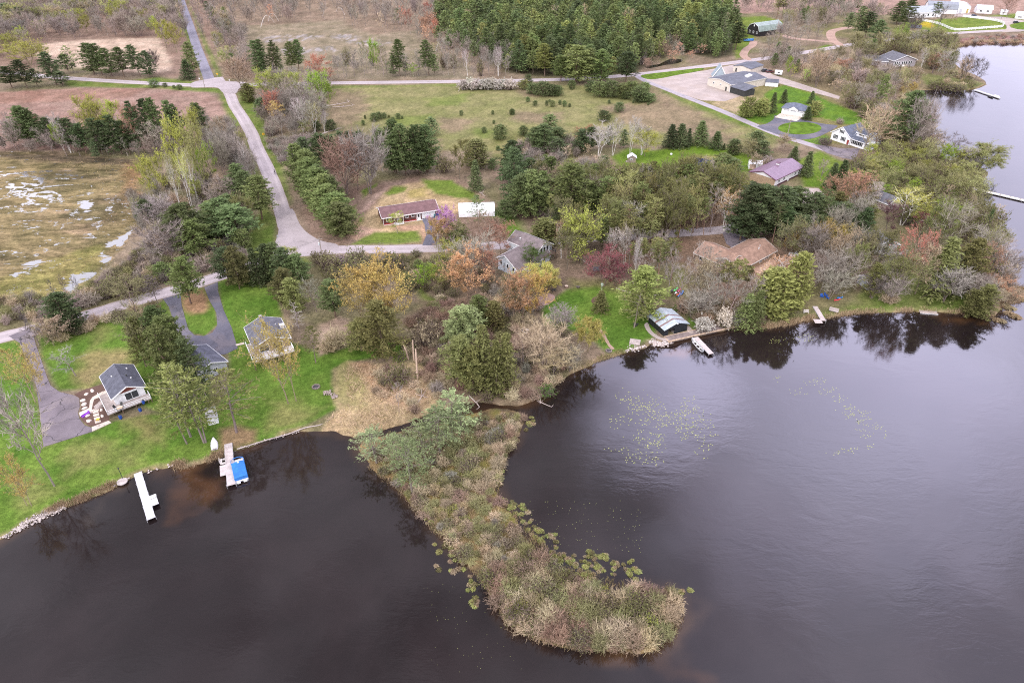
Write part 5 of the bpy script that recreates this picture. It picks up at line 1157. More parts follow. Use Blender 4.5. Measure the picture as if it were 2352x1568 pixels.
# lawn furniture, fire pits, wood piles
def bench(label, px, py, rz, m):
    r = at('bench', label, 'bench', px, py, LAND, rz); MB().box(-.75,-.2,.42,.75,.2,.48).build('seat', m, r); MB().box(-.75,.2,.6,.75,.26,.95).build('backrest', m, r); [MB().box(x-.04,-.18,0,x+.04,.24,.42 if x < 5 else 0).build('leg', m, r) for x in (-.65,.65)]
bench('pale wooden bench on the grass left of the L-shaped dock', 1851, 719, .1, MT('pale_bench', (.6,.56,.52)))
r = at('picnic_table', 'broken grey picnic table among dry twigs left of the boathouse lawn', 'table', 1207, 762, LAND, -.7); MB().box(-.9,-.4,.72,.9,.4,.78).build('top', WOODG, r); [MB().box(-1.1,s*.75-.14,.42,1.1,s*.75+.14,.47).build('seat', WOODG, r) for s in (-1,1)]; [MB().box(x-.05,-.8,.34,x+.05,.8,.42).box(x-.05,-.3,0,x+.05,-.2,.72).box(x-.05,.2,0,x+.05,.3,.72).build('leg', WOODG, r) for x in (-.7,.7)]
r = at('swim_raft', 'weathered timber raft pulled up on the grass right of the L-shaped dock', 'raft', 1967-52, 713, LAND, -.5); MB().box(-1.2,-1.0,.25,1.2,1.0,.35).build('decking', WOODG, r); [MB().tube([(-1.1,s*.7,.13),(1.1,s*.7,.13)], .14, 8).build('float', DKMET, r) for s in (-1,1)]
def firepit(label, px, py, rr=.8):
    r = at('fire_pit', label, 'fire pit', px, py, LAND); b = MB(); n = 14
    for k in range(n):
        a = 2*math.pi*k/n; x, y = rr*math.cos(a), rr*math.sin(a); b.box(x-.15,y-.13,0,x+.15,y+.13,.24+.05*(k%3))
    b.build('stone_ring', MT('dark_ring_stone', (.22,.18,.16), .3, 2), r); MB().lathe([(rr-.05,0),(rr-.1,.05),(.3,.1),(.02,.16)], 12).build('ash_bed', MT('ash', (.07,.065,.07), .3, 3), r)
firepit('round stone fire pit on the large lawn above the log pile', 726, 889); firepit('blackened fire pit at the water edge below the drooping willow', 1398, 806, .7)
def logpile(label, px, py, rz, n, L, r0, spread, m=None, cat='log pile', name='log_pile'):
    r = at(name, label, cat, px, py, LAND, rz); b = MB()
    for k in range(n):
        x, y = random.uniform(-spread[0], spread[0]), random.uniform(-spread[1], spread[1]); a = random.gauss(0,.5); z = random.uniform(.1, .5); l = L*random.uniform(.6,1.1)
        b.tube([(x-l/2*math.sin(a),y-l/2*math.cos(a),z),(x+l/2*math.sin(a),y+l/2*math.cos(a),z+random.uniform(-.05,.1))], r0*random.uniform(.7,1.3), 6)
    b.build('logs', m or MT('split_wood', (.36,.29,.26), .35, 3), r); return r
logpile('heap of split grey logs beside the fire pit on the large lawn', 752, 903, .2, 26, .8, .12, (.7,.6)); logpile('scattered end of the log heap nearer the reed bed', 765, 911, -.6, 22, .7, .11, (.9,.5))
logpile('long row of cut logs at the lawn edge below the playhouse', 1437, 398, -.62, 46, 2.0, .16, (5.5,.4), MT('grey_logs', (.36,.28,.25), .3, 2)); logpile('brush and log pile beside the road below the utility pole', 995, 606, .5, 14, 2.2, .12, (1.2,.6)); logpile('dark log heap beside the boathouse lawn tree', 1461, 747, .3, 10, .8, .15, (.5,.4), DKMET)
r = at('stump', 'wide pale tree stump on the lawn below the blue house', 'stump', 1301, 659.5, LAND); MB().lathe([(.62,0),(.52,.25),(.5,.45)], 12).build('bark', WOODR, r); MB().lathe([(.48,.452),(.3,.458),(.02,.46)], 12).build('cut_face', MT('cut_wood', (.66,.52,.42), .15, 3), r)
logpile('small dark rock heap on the lawn right of the stump', 1328, 661, 0, 8, .5, .18, (.4,.3), MT('dark_rock', (.16,.13,.12), .3))
# pole birdhouse, lamp posts, bird feeder
def polething(name, label, cat, px, py, h, top, m=None):
    r = at(name, label, cat, px, py, LAND); MB().tube([(0,0,0),(0,0,h)], .06, 6).build('pole', m or WOODG, r); top(r, h); return r
def bx(r, h): MB().box(-.25,-.25,h,.25,.25,h+.45).prism([(-.35,-.35,h+.45),(.35,-.35,h+.45),(0,-.35,h+.7)], (0,.7,0)).build('box', MT('green_grey_box', (.35,.42,.33), .1), r)
polething('nest_box', 'pale nest box on a pole behind the small lawn spruce', 'nest box', 1381, 677, 3.0, bx, MT('pale_pole', (.5,.5,.45), .1))
def blk(r, h): MB().lathe([(.1,0),(.45,.25),(.5,.6),(.3,.95),(.02,1.05)], 10, (0,0,h-.2)).build('drum', DKMET, r)
polething('beacon', 'black round feeder on a post behind the boathouse roof', 'feeder', 1561.5, 717, 1.5, blk, DKMET)
def lmp(r, h): MB().lathe([(.12,0),(.15,.2),(.05,.35)], 8, (0,0,h)).build('lantern', DKMET, r)
polething('lamp_post', 'dark lamp post on the lake bank left of the white dock', 'lamp', 282, 1098, 2.6, lmp, MT('dark_green_pole', (.03,.05,.04), .2))
r = at('bank_step', 'flat grey round slab on the bank left of the white dock', 'slab', 281, 1106, .35); MB().lathe([(1.0,0),(1.0,.14),(.02,.16)], 14).build('slab', MT('slab_stone', (.42,.37,.35), .2), r)
# barbecue on brown house patio
r = at('barbecue', 'black kettle barbecue on the sandy patio of the brown roofed house', 'barbecue', 1748, 602, LAND+.08); MB().lathe([(.1,.55),(.45,.7),(.5,.95),(.42,1.2),(.05,1.35)], 12).build('kettle', DKMET, r); [MB().tube([(.3*math.cos(a),.3*math.sin(a),0),(.15*math.cos(a),.15*math.sin(a),.65)], .03, 5).build('leg', DKMET, r) for a in (0,2.1,4.2)]
r = at('patio_set', 'dark garden set behind the round brick patio by the willow', 'furniture', 1272, 670, LAND, .4); MB().box(-.6,-.4,.65,.6,.4,.7).build('top', DKMET, r); [MB().box(x-.04,y-.04,0,x+.04,y+.04,.65).build('leg', DKMET, r) for x in (-.5,.5) for y in (-.3,.3)]
r = at('garden_swing', 'timber shelter swing under the willow below the blue house', 'swing', 1243, 652, LAND, .5); MB().prism([(-1.5,-.8,2.1),(1.5,-.8,2.1),(1.5,.8,2.4),(-1.5,.8,2.4)], (0,0,.08)).build('canopy', MT('pale_canopy', (.55,.52,.48)), r); MB().box(-1.2,-.3,.5,1.2,.3,.56).box(-1.2,.3,.5,1.2,.36,1.1).build('seat', WOODR, r); [MB().box(x-.05,y-.05,0,x+.05,y+.05,2.2).build('leg', WOODR, r) for x in (-1.4,1.4) for y in (-.7,.7)]
# solar array
a, rz, L = frame2(tp('C',1618,1462), tp('C',1742,1486)); r = empty('solar_array', a, rz, 'tilted dark solar array standing on the bright lawn', 'solar panel')
PV = MT('solar_cells', (.012,.014,.04), .2, 1, .15, .6); dv_ = Vector((0,4.2,2.0))
for k in range(2):
    p0 = Vector((0,dv_.y*.51*k,.9+dv_.z*.51*k)); d = dv_*.48
    p = MB().prism([p0, p0+Vector((L,0,0)), p0+Vector((L,0,0))+d, p0+d], (0,-.03,.07)).build('panel', PV, r)
    g = MB()
    for i in range(5): x = L*i/4; q = p0+Vector((x-.02,-.035,.075)); g.prism([q, q+Vector((.04,0,0)), q+Vector((.04,0,0))+d, q+d], (0,-.005,.012))
    g.build('frame', MT('grey_metal', (.45,.45,.46)), p)
for x in (.6, L-.6): MB().box(x-.06,.1,0,x+.06,.22,.95).box(x-.06,3.8,0,x+.06,3.92,2.7).build('post', MT('grey_metal', (.45,.45,.46)), r)
r = at('gas_tank', 'small white round tank on the lawn right of the birches', 'tank', 1541.5, 356, LAND); MB().lathe([(.2,0),(.42,.12),(.45,.4),(.4,.65),(.05,.78)], 12).build('vessel', WHITE, r)
# utility poles and wires
def pole(label, px, py, h, tr=False):
    r = at('utility_pole', label, 'utility pole', px, py, LAND, 0, 'utility poles'); w = MT('pole_wood', (.30,.25,.21), .25, 3)
    MB().tube([(0,0,0),(0,0,h)], [.17,.11], 8).build('pole', w, r); MB().box(-.9,-.06,h-.7,.9,.06,h-.58).build('crossarm', w, r)
    if tr: MB().lathe([(.22,0),(.25,.1),(.25,.7),(.2,.8)], 10, (-.3,-.1,h-2.6)).build('transformer', MT('pale_grey_metal2', (.55,.58,.6), .05), r)
    return G(px, py)+Vector((0,0,h-.6))
p1_ = pole('tall utility pole with road behind it right of the ranch drive', 1010, 609, 10.5); p2_ = pole('utility pole with grey transformer among bushes at the road bend', 744, 610, 9.5, True); p3_ = pole('slim utility pole beside the looped driveway of the triple garage', 1808, 313, 7.5)
p4_ = pole('utility pole standing left of the crossroads corner', 471, 203, 6.5)
r = at('power_line', 'thin black overhead wires between the road poles', 'wires', 744, 610, 0); r.location = (0,0,0)
for A_, B_ in ((p1_, p2_), (p2_, G(330,735)+Vector((0,0,9)))):
    for s in (-.8, .8):
        b = MB(); pts = [A_.lerp(B_, t/14)+Vector((s*.3,s*.9,-1.6*4*(t/14)*(1-t/14))) for t in range(15)]; b.tube(pts, .022, 4).build('wire', DKMET, r)
# road signs
def sign(label, px, py, h, shape, c, rz=0, s=.75, txt=None):
    r = at('road_sign', label, 'sign', px, py, LAND, rz, 'road signs'); MB().box(-.04,0,0,.04,.06,h).build('post', MT('grey_metal', (.45,.45,.46)), r)
    z = h-.1; P = dict(d=[(0,z-s),(s,z),(0,z+s),(-s,z)], r=[(-s*.5,z-s*.6),(s*.5,z-s*.6),(s*.5,z+s*.6),(-s*.5,z+s*.6)], o=[(s*.9*math.cos(a),z+s*.9*math.sin(a)) for a in [math.pi/8+k*math.pi/4 for k in range(8)]])[shape]
    p = MB().prism([(x,-.03,z_) for x, z_ in P], (0,-.03,0)).build('plate', MT('sign_%d' % int(c[0]*999+c[1]*99), c, .05, 1, .5), r)
    if txt == 'arrow':
        k = MB(); k.prism([(-.08,-.065,z-.35),(.08,-.065,z-.35),(.08,-.065,z+.1),(-.08,-.065,z+.1)], (0,-.006,0)); k.prism([(-.25,-.065,z+.1),(.25,-.065,z+.1),(0,-.065,z+.4)], (0,-.006,0)); k.build('arrow_mark', DKMET, p)
sign('yellow diamond warning sign on the right verge of the diagonal road', 607, 319, 2.2, 'd', (.75,.42,.02), .35, .62, 'arrow'); sign('yellow diamond warning sign at the crossroads corner', 501, 179, 2.2, 'd', (.75,.42,.02), 0, .6, 'arrow')
sign('small white sign on the crossroads verge', 528, 190, 1.4, 'r', (.75,.75,.75), 0, .5); sign('small white sign left of the paved north road at the crossroads', 459, 186, 1.4, 'r', (.75,.75,.75), 0, .5)
sign('grey road sign seen from behind at the road bend', 640, 582-25, 2.3, 'o', (.30,.31,.32), 2.6, .45); sign('pale green street sign on the grass left of the bend', 617, 588-4, 1.3, 'r', (.45,.65,.5), .2, .6)
# white board fence round the farm lawn
fp = smooth_poly([(2116,48.5),(2146,54.5),(2165,60.5),(2191,70.5),(2226,69.5),(2262,66.5),(2299,63.5),(2305,58),(2300,53.5),(2281,48.5),(2250,44.5),(2211,39.5)], 3, False)
P = [G(*q) for q in fp]; fr_ = empty('board_fence', (0,0,0), 0, 'white board fence curving round the farm lawn', 'fence'); b = MB(); acc = 0
for a_, b2 in zip(P, P[1:]):
    n_ = Vector((-(b2-a_).y, (b2-a_).x, 0)).normalized()*.07
    for z0_ in (.25,.75,1.25): b.prism([a_+n_+Vector((0,0,z0_)), a_-n_+Vector((0,0,z0_)), a_-n_+Vector((0,0,z0_+.32)), a_+n_+Vector((0,0,z0_+.32))], b2-a_)
b.build('rail', WHITE, fr_); step = 3.5
for a_, b2 in zip(P, P[1:]):
    L = (b2-a_).length; d = step-acc
    while d < L:
        q = a_.lerp(b2, d/L); MB().box(q.x-.14,q.y-.14,LAND,q.x+.14,q.y+.14,LAND+1.75).build('post', WHITE, fr_); d += step
    acc = L-(d-step)
# low wooden fences / planters on the boathouse lawn
r = at('timber_planter', 'tan timber planter box on the lawn right of the nest box', 'planter', 1443, 683, LAND, -.5); MB().box(-1.1,-.35,0,1.1,.35,.6).build('box', MT('tan_boards', (.42,.29,.2), .2), r); MB().box(-1.0,-.28,.6,1.0,.28,.63).build('soil', MULCH, r)
r = at('timber_edge', 'long low timber edging above the boathouse lawn', 'edging', 1415, 663, LAND, -.55); MB().box(0,-.12,0,5,.12,.3).build('beam', WOODG, r)
r = at('log_bench', 'fallen white birch trunk lying on the lawn', 'log', 1441, 657, LAND, .8); MB().tube([(0,0,.2),(1.2,.1,.25),(2.6,.1,.5)], [.2,.17,.14], 8).build('trunk', BIRCH, r)
r = at('timber_walk', 'grey zigzag timber steps below the kayak rack', 'steps', 1480, 693, LAND); MB().box(0,0,.05,.9,3.2,.2).box(-1.6,2.6,.05,0,3.3,.2).box(.9,2.9,.05,5.2,3.7,.3).build('treads', WOODG, r)
# cars
def car(label, px, py, rz, c, group='parked cars', pickup=False):
    r = at('pickup_truck' if pickup else 'parked_car', label, 'car', px, py, LAND+.05, rz, group); m = MT('car_%d' % int(c[0]*900+c[1]*90+c[2]*9), c, .05, 1, .3, .6)
    pr = [(-2.2,.35),(2.2,.35),(2.25,.75),(1.9,.95),(-2.2,1.0)]; MB().prism([(x,-.88,z) for x, z in pr], (0,1.76,0)).build('body', m, r, bevel=.06)
    cp = [(-1.9,.98),(1.1,.97),(.5,1.5),(-1.4,1.52)] if not pickup else [(-.4,.98),(1.1,.97),(.6,1.6),(-.3,1.62)]
    MB().prism([(x,-.76,z) for x, z in cp], (0,1.52,0)).build('cabin', GLASS, r, bevel=.05); ro = [(x*.8-.05,z) for x, z in cp[2:]]
    MB().box(min(cp[2][0],cp[3][0])+.1,-.7,cp[2][1]+.005,max(cp[2][0],cp[3][0])-.1,.7,cp[2][1]+.06).build('roof', m, r)
    for x in (-1.4, 1.4):
        for y in (-.9, .72): w_ = MB().tube([(x,y,.33),(x,y+.18,.33)], .33, 12).build('wheel', DKMET, r)
    for y in (-.6, .6): MB().box(2.2,y-.15,.62,2.28,y+.15,.76).build('headlight', WHITE, r)
    return r
car('dark car parked at the right end of the store annex', 1744, 160, .4, (.02,.02,.03)); car('black car partly under trees right of the store', 1757, 165, .3, (.03,.03,.035)); car('reddish dark car among trees beside the store', 1768, 167, .1, (.10,.03,.03))
car('dark blue car parked in front of the white cabin', 2236, 38, .3, (.03,.04,.07)); car('small black car on the farm drive below the two bare trees', 2333, 53.5, .2, (.02,.02,.025))
r = at('caravan', 'small white trailer on the gravel strip behind the store', 'trailer', 1787, 173, LAND+.05, -.3); MB().box(-2,-1,.5,2,1,2.6).build('body', WHITE, r, bevel=.15); MB().box(-.6,-1.03,1.4,.6,-1.0,2.0).build('window', GLASS, r); [MB().tube([(x,-1.05,.4),(x,1.05,.4)], .35, 10).build('wheel', DKMET, r) for x in (-.4,.5)]
rowboat('covered_boat', 'bright blue covered boat on the grass below the dark barn', (1707,94.5), (1731,93), LAND+.5, MT('blue_tarp', (.03,.16,.42), .15, 1, .5), True, 0, wid=2.2, deep=1.1)
r = at('farm_tractor', 'rusty red tractor beside the dark gambrel barn', 'tractor', 1703, 73, LAND, .4); RD = MT('rust_red', (.26,.07,.04), .3); MB().box(-.6,-.4,.8,2.0,.4,1.5).build('body', RD, r); MB().box(-.9,-.5,1.0,-.2,.5,1.9).build('seat_deck', RD, r); [MB().tube([(-.8,s*.6,.8),(-.8,s*.95,.8)], .8, 14).build('rear_wheel', DKMET, r) for s in (-1,1)]; [MB().tube([(1.6,s*.5,.45),(1.6,s*.75,.45)], .45, 12).build('front_wheel', DKMET, r) for s in (-1,1)]
r = at('play_swing', 'wooden swing frame on the fenced farm lawn', 'swing', 2190, 48, LAND, .4); [MB().tube([(x,-1,0),(x,0,4.0),(x,1,0)], .16, 6).build('leg', WOODR, r) for x in (-2.0,2.0)]; MB().tube([(-2.2,0,4),(2.2,0,4)], .16, 6).build('beam', WOODR, r)
r = at('play_hut', 'small dark roofed playhouse ruin at the roadside below the farm lawn', 'hut', 2122, 78, LAND, -.3); MB().box(-1.8,-1,0,1.8,1,1.5).build('wall', WOODR, r); MB().prism([(-2.1,-1.3,1.4),(-2.1,1.3,1.4),(-2.1,0,2.6)], (4.2,0,0)).build('roof', SHG_MG, r)
r = at('trailer', 'white utility trailer parked behind the pines near the brown roofed house', 'trailer', 1823, 590, LAND, .2); MB().box(-1.5,-.8,.5,1.5,.8,1.3).build('body', WHITE, r, bevel=.08); [MB().tube([(x,-.9,.35),(x,.9,.35)], .33, 10).build('wheel', DKMET, r) for x in (0,)]
r = at('garden_shed', 'low dark woodshed among pines left of the crimson crabapple', 'shed', 1374, 628, LAND, .2); MB().box(-1.6,-.8,0,1.6,.8,1.5).build('wall', WOODR, r); MB().prism([(-1.8,-1.0,1.4),(-1.8,1.0,1.8),(-1.8,1.0,1.9),(-1.8,-1.0,1.5)], (3.6,0,0)).build('roof', DKMET, r)
r = at('fuel_tank', 'white tank and trough on the drive left of the blue house', 'tank', 1180, 573, LAND+.06, .5); MB().box(-1.0,-.5,.3,1.0,.5,.55).box(-.4,-.6,.55,1.2,.2,.8).build('vessel', WHITE, r); [MB().box(x-.06,-.4,0,x+.06,.4,.3).build('leg', DKMET, r) for x in (-.7,.7)]
# distant culvert cottages seen between trees
# person walking on the road
def skin(name, joints, bones, m, parent, sub=1):
    me = bpy.data.meshes.new(name); me.from_pydata([j[:3] for j in joints], bones, []); me.update()
    o = link(name, me, m, parent); md = o.modifiers.new('skin', 'SKIN')
    for i, j in enumerate(joints): me.skin_vertices[0].data[i].radius = (j[3], j[3]*.8)
    me.skin_vertices[0].data[0].use_root = True
    s = o.modifiers.new('sub', 'SUBSURF'); s.levels = sub; s.render_levels = sub
    return o
r = at('person', 'person in dark clothes walking on the road with legs apart', 'person', 632, 400, LAND+.08, 2.6)
J = [(0,0,.95,.15),(0,.02,1.2,.16),(0,.03,1.42,.13),(0,.05,1.53,.06),(0,.09,1.66,.105),(.1,.02,.9,.1),(.13,.22,.5,.075),(.14,.22,.1,.05),(.14,.34,.05,.045),(-.1,-.02,.9,.1),(-.13,-.12,.48,.075),(-.14,-.38,.12,.05),(-.14,-.30,.05,.045),(.2,.02,1.42,.07),(.27,-.08,1.16,.05),(.26,.06,.95,.04),(-.2,.02,1.42,.07),(-.27,.1,1.16,.05),(-.24,.3,1.02,.04),(.25,.12,.86,.03),(-.22,.38,.98,.03)]
B = [(0,1),(1,2),(2,3),(3,4),(0,5),(5,6),(6,7),(7,8),(0,9),(9,10),(10,11),(11,12),(2,13),(13,14),(14,15),(15,19),(2,16),(16,17),(17,18),(18,20)]
skin('body', J, B, MT('dark_clothes', (.022,.018,.022), .25, 6, .8), r)
MB().lathe([(.13,0),(.16,.03),(.14,.12),(.02,.2)], 10, (0,.09,1.70)).build('hat', MT('dark_hat', (.03,.02,.03), .2), r); MB().lathe([(.10,-.06),(.11,0),(.09,.06)], 8, (0,.14,1.63)).build('face', MT('skin_tone', (.55,.36,.28), .08), r); MB().box(-.12,.13,1.3,.12,.19,1.42).build('shirt_panel', WHITE, r)
# ------------------------------------------------------------------ plant templates
def unit(a): return a/np.maximum(np.linalg.norm(a, axis=-1, keepdims=True), 1e-9)
def strips(P0, P1, w0, w1, r):
    """thin tapered blades from P0 to P1 (n,4,3)"""
    d = P1-P0; s = unit(np.cross(d, r.normal(size=d.shape)))
    w0 = np.broadcast_to(np.asarray(w0, float), (len(d),))[:,None]; w1 = np.broadcast_to(np.asarray(w1, float), (len(d),))[:,None]
    return np.stack([P0-s*w0, P0+s*w0, P1+s*w1, P1-s*w1], 1)
def leaves(P, l, w, r, up=0.0, out=None):
    d = r.normal(size=P.shape); d[:,2] += up
    if out is not None: d = d*.7+out
    d = unit(d); s = unit(np.cross(d, r.normal(size=d.shape)))
    l = (l*r.uniform(.6,1.3,len(P)))[:,None]; w = (w*r.uniform(.6,1.3,len(P)))[:,None]
    return np.stack([P-d*l*.5, P+s*w*.5, P+d*l*.5, P-s*w*.5], 1)
def qmesh(name, Q):
    v = Q.reshape(-1, 3); f = np.arange(len(v)).reshape(-1, 4); return np_mesh(name, v, f)
def tubes_q(T, n=5):
    """list of (points, radii) -> quads"""
    out = []
    for pts, rs in T:
        pts = np.asarray(pts, float); rs = np.asarray(rs, float)
        rings = []
        for i in range(len(pts)):
            d = pts[min(i+1, len(pts)-1)]-pts[max(i-1, 0)]; d /= np.linalg.norm(d)+1e-9
            a = np.cross(d, [0.3,1,.2]); a /= np.linalg.norm(a); b = np.cross(d, a)
            t = np.arange(n)*2*math.pi/n
            rings.append(pts[i]+rs[i]*(np.cos(t)[:,None]*a+np.sin(t)[:,None]*b))
        for p, q in zip(rings, rings[1:]):
            out.append(np.stack([p, np.roll(p,-1,0), np.roll(q,-1,0), q], 1))
    return np.concatenate(out)
def wander(p0, p1, k, amp, r):
    t = np.linspace(0, 1, k+1)[:,None]; p = p0+(p1-p0)*t
    L = np.linalg.norm(p1-p0); n = r.normal(size=p.shape)*amp*L; n[0] = 0; return p+n*np.sin(t*math.pi*.5)
def skeleton(r, h=12.0, w=8.0, n1=9, n2=6, n3=7, base=.22, form='vase', stems=1, tw=.03, lift=.75, leaf=0, ls=.3, lw=.2, trunk_r=None, droop=0.0, fine=1.0):
    T = []; limbs = []; tr = trunk_r or h*.013
    for s in range(stems):
        a = 2*math.pi*s/stems+r.uniform(0,1); sp = 0 if stems == 1 else w*.22
        top = np.array([math.cos(a)*sp+r.normal()*h*.03, math.sin(a)*sp+r.normal()*h*.03, h*(.88 if stems == 1 else r.uniform(.75,.95))])
        b0 = np.array([math.cos(a)*.15*(stems>1), math.sin(a)*.15*(stems>1), -.3])
        tp_ = wander(b0, top, 5, .025, r); T.append((tp_, np.linspace(tr, tr*.18, 6)*(1 if stems == 1 else .75)))
        for i in range(n1):
            t = base+(1-base)*((i+.5)/n1)**.9; p = np.array([np.interp(t, np.linspace(0,1,6), tp_[:,k]) for k in range(3)])
            az = i*2.399+r.uniform(-.5,.5)+s
            if form == 'vase': rad = w*.5*(.62+.45*math.sin(math.pi*min(1, t*1.05)))*r.uniform(.75,1.1)
            elif form == 'round': rad = w*.5*math.sqrt(max(.05, 1-((t-.55)/.52)**2))*r.uniform(.75,1.05)
            else: rad = w*.5*(1.05-t)*1.2*r.uniform(.7,1.1)
            up = lift*rad*r.uniform(.6,1.2)
            e = p+np.array([math.cos(az)*rad, math.sin(az)*rad, min(up, h*1.0-p[2])])
            lp = wander(p, e, 3, .05, r); lp[1:,2] += np.array([.05,.06,-droop])*rad
            T.append((lp, np.linspace(tr*.45*(1.1-t*.6), tr*.10, 4))); limbs.append(lp)
    sub0 = []; sub1 = []
    for lp in limbs:
        L = np.linalg.norm(lp[-1]-lp[0])
        for j in range(n2):
            t = r.uniform(.25, 1); p = np.array([np.interp(t, np.linspace(0,1,4), lp[:,k]) for k in range(3)])
            d = unit(lp[-1]-lp[0])*.8+r.normal(size=3)*.6+np.array([0,0,.45-droop*2]); d = unit(d)
            sub0.append(p); sub1.append(p+d*L*r.uniform(.3,.62))
    sub0 = np.array(sub0); sub1 = np.array(sub1)
    Q = [strips(sub0, sub1, tw*1.4, tw*.6, r), strips(sub0, sub1, tw*1.4, tw*.6, r)]
    k = np.repeat(np.arange(len(sub0)), n3); t = r.uniform(.15, 1, len(k))[:,None]
    t0 = sub0[k]+(sub1[k]-sub0[k])*t; d = unit(unit(sub1[k]-sub0[k])*.7+r.normal(size=t0.shape)*.65+np.array([0,0,.3-droop*3]))
    L2 = np.linalg.norm(sub1-sub0, axis=1)[k][:,None]
    t1 = t0+d*L2*r.uniform(.3,.75,(len(k),1)); Q.append(strips(t0, t1, tw*.62*fine, tw*.3*fine, r))
    tw_ = np.concatenate(Q)
    lv = None
    if leaf:
        kk = r.integers(0, len(t0), leaf); tt = r.uniform(.1,1.08,(leaf,1)); lv = leaves(t0[kk]+(t1[kk]-t0[kk])*tt+r.normal(size=(leaf,3))*.12, ls, lw, r, .2)
    return tubes_q(T), tw_, lv
def conifer(r, h=16.0, w=6.5, n=17, nb=5, base=.15, prof='white', per=9, l=.75, wd=.24, trunk_r=None, up=.18, cl=(.35,.6,.8,1.0)):
    tr = trunk_r or h*.012; T = [(wander(np.array([0,0,-.3]), np.array([r.normal()*.2, r.normal()*.2, h*.98]), 5, .006, r), np.linspace(tr, tr*.12, 6))]
    P = []; O = []; B0 = []; B1 = []
    for i in range(n):
        t = base+(1-base)*(i+r.uniform(.2,.8))/n; u = (t-base)/(1-base)
        if prof == 'white': rad = w*.5*min(1, .7+u*1.5)*(1-u**2.6)**.75+.35
        elif prof == 'spruce': rad = w*.5*(1-u)**.85+.15
        elif prof == 'red': rad = w*.5*math.sqrt(max(.02, 1-(u*2-1)**2))
        elif prof == 'ovoid': rad = w*.5*math.sqrt(max(.02, 1-((u-.38)/.64)**2))
        else: rad = w*.5*min(1, .8+u)*(1-u**3)**.7+.1
        for b in range(nb):
            az = b*2*math.pi/nb+i*2.4+r.uniform(-.35,.35); q = rad*(r.uniform(.5,1.12) if prof in ('white','red') else r.uniform(.8,1.06))
            z = t*h; e = np.array([math.cos(az)*q, math.sin(az)*q, z+q*up*r.uniform(.5,1.5)])
            B0.append([0,0,z]); B1.append(e)
            for c in cl:
                p = np.array([0,0,z])+(e-np.array([0,0,z]))*c
                P.append(np.repeat(p[None], per, 0)+r.normal(size=(per,3))*np.array([.3,.3,.16])*(.5+q*.17)); o = np.array([math.cos(az),math.sin(az),.35 if up > 0 else -.15]); O.append(np.repeat(o[None], per, 0))
    P = np.concatenate(P); O = np.concatenate(O)
    tq = np.concatenate([tubes_q(T, 6), strips(np.array(B0,float), np.array(B1), .05, .02, r)])
    return tq, leaves(P, l, wd, r, 0, O*.9)
def shrub(r, h=2.2, w=2.6, n=170, tw=.022, leaf=0, ls=.14, lw=.1, arch=.3):
    az = r.uniform(0, 2*math.pi, n); q = np.sqrt(r.uniform(.02, 1, n)); rad = q*w*.5
    b = np.stack([np.cos(az)*rad*.35, np.sin(az)*rad*.35, np.full(n, -.1)], 1)
    z = h*(1-.55*q**2)*r.uniform(.6,1.05,n); m = np.stack([np.cos(az)*rad*.75, np.sin(az)*rad*.75, z*.62], 1)+r.normal(size=(n,3))*.08*h
    e = np.stack([np.cos(az)*rad*1.1, np.sin(az)*rad*1.1, z], 1)+r.normal(size=(n,3))*.1*h
    k = np.repeat(np.arange(n), 4); t = r.uniform(.2,1,len(k))[:,None]; p = m[k]+(e[k]-m[k])*t
    d = unit(unit(e[k]-m[k])+r.normal(size=p.shape)*.7); f = p+d*h*r.uniform(.12,.3,(len(k),1))
    Q = np.concatenate([strips(b, m, tw*1.3, tw, r), strips(m, e, tw, tw*.5, r), strips(p, f, tw*.7, tw*.35, r)])
    lv = None
    if leaf:
        kk = r.integers(0, len(k), leaf); lv = leaves(p[kk]+(f[kk]-p[kk])*r.uniform(.2,1.1,(leaf,1)), ls, lw, r, .3)
    return Q, lv
TPL = {}
def add_tpl(kind, i, trunk, crown, h, w, cm, tm=BARK):
    TPL.setdefault(kind, []).append(dict(trunk=qmesh(kind+'_trunk', trunk) if trunk is not None else None, crown=qmesh(kind+'_crown', crown), h=h, w=w, q=(trunk, crown)))
    t = TPL[kind][-1]
    if t['trunk']: t['trunk'].materials.append(tm)
    t['crown'].materials.append(cm)
def cat2(*a): return np.concatenate([x for x in a if x is not None])
rr = lambda s: np.random.default_rng(s)
for i in range(7):
    t, c = conifer(rr(100+i), 16, 6.5, 18, 5, .10 if i < 3 else .24, 'white', 15, .6, .22); add_tpl('pine', i, t, c, 16, 6.5, NEEDLE)
for i in range(3):
    t, c = conifer(rr(120+i), 16, 7.5, 12, 4, .3, 'white', 8, .7, .2, cl=(.55,.8,1.0)); add_tpl('thinpine', i, t, c, 16, 7.5, NEEDLE)
for i in range(3):
    t, c = conifer(rr(130+i), 3.2, 3.0, 9, 7, .02, 'ovoid', 7, .42, .13, .05, .3, (.5,.75,1.0)); add_tpl('bushpine', i, t, c, 3.2, 3.0, NEEDLE)
for i in range(3):
    t, c = conifer(rr(140+i), 10, 4.2, 22, 7, .03, 'spruce', 5, .55, .2, None, -.12, (.4,.7,1.0)); add_tpl('spruce', i, t, c, 10, 4.2, NEEDLE)
for i in range(3):
    t, c = conifer(rr(150+i), 9, 3.0, 22, 7, .02, 'col', 5, .5, .2, None, .5, (.55,.85,1.0)); add_tpl('cedar', i, t, c, 9, 3.0, NEEDLE)
for i in range(4):
    t, c = conifer(rr(160+i), 18, 4.4, 8, 5, .58, 'red', 9, .62, .2, .17, .25, (.5,.8,1.0)); add_tpl('redpine', i, t, c, 18, 4.4, NEEDLE)
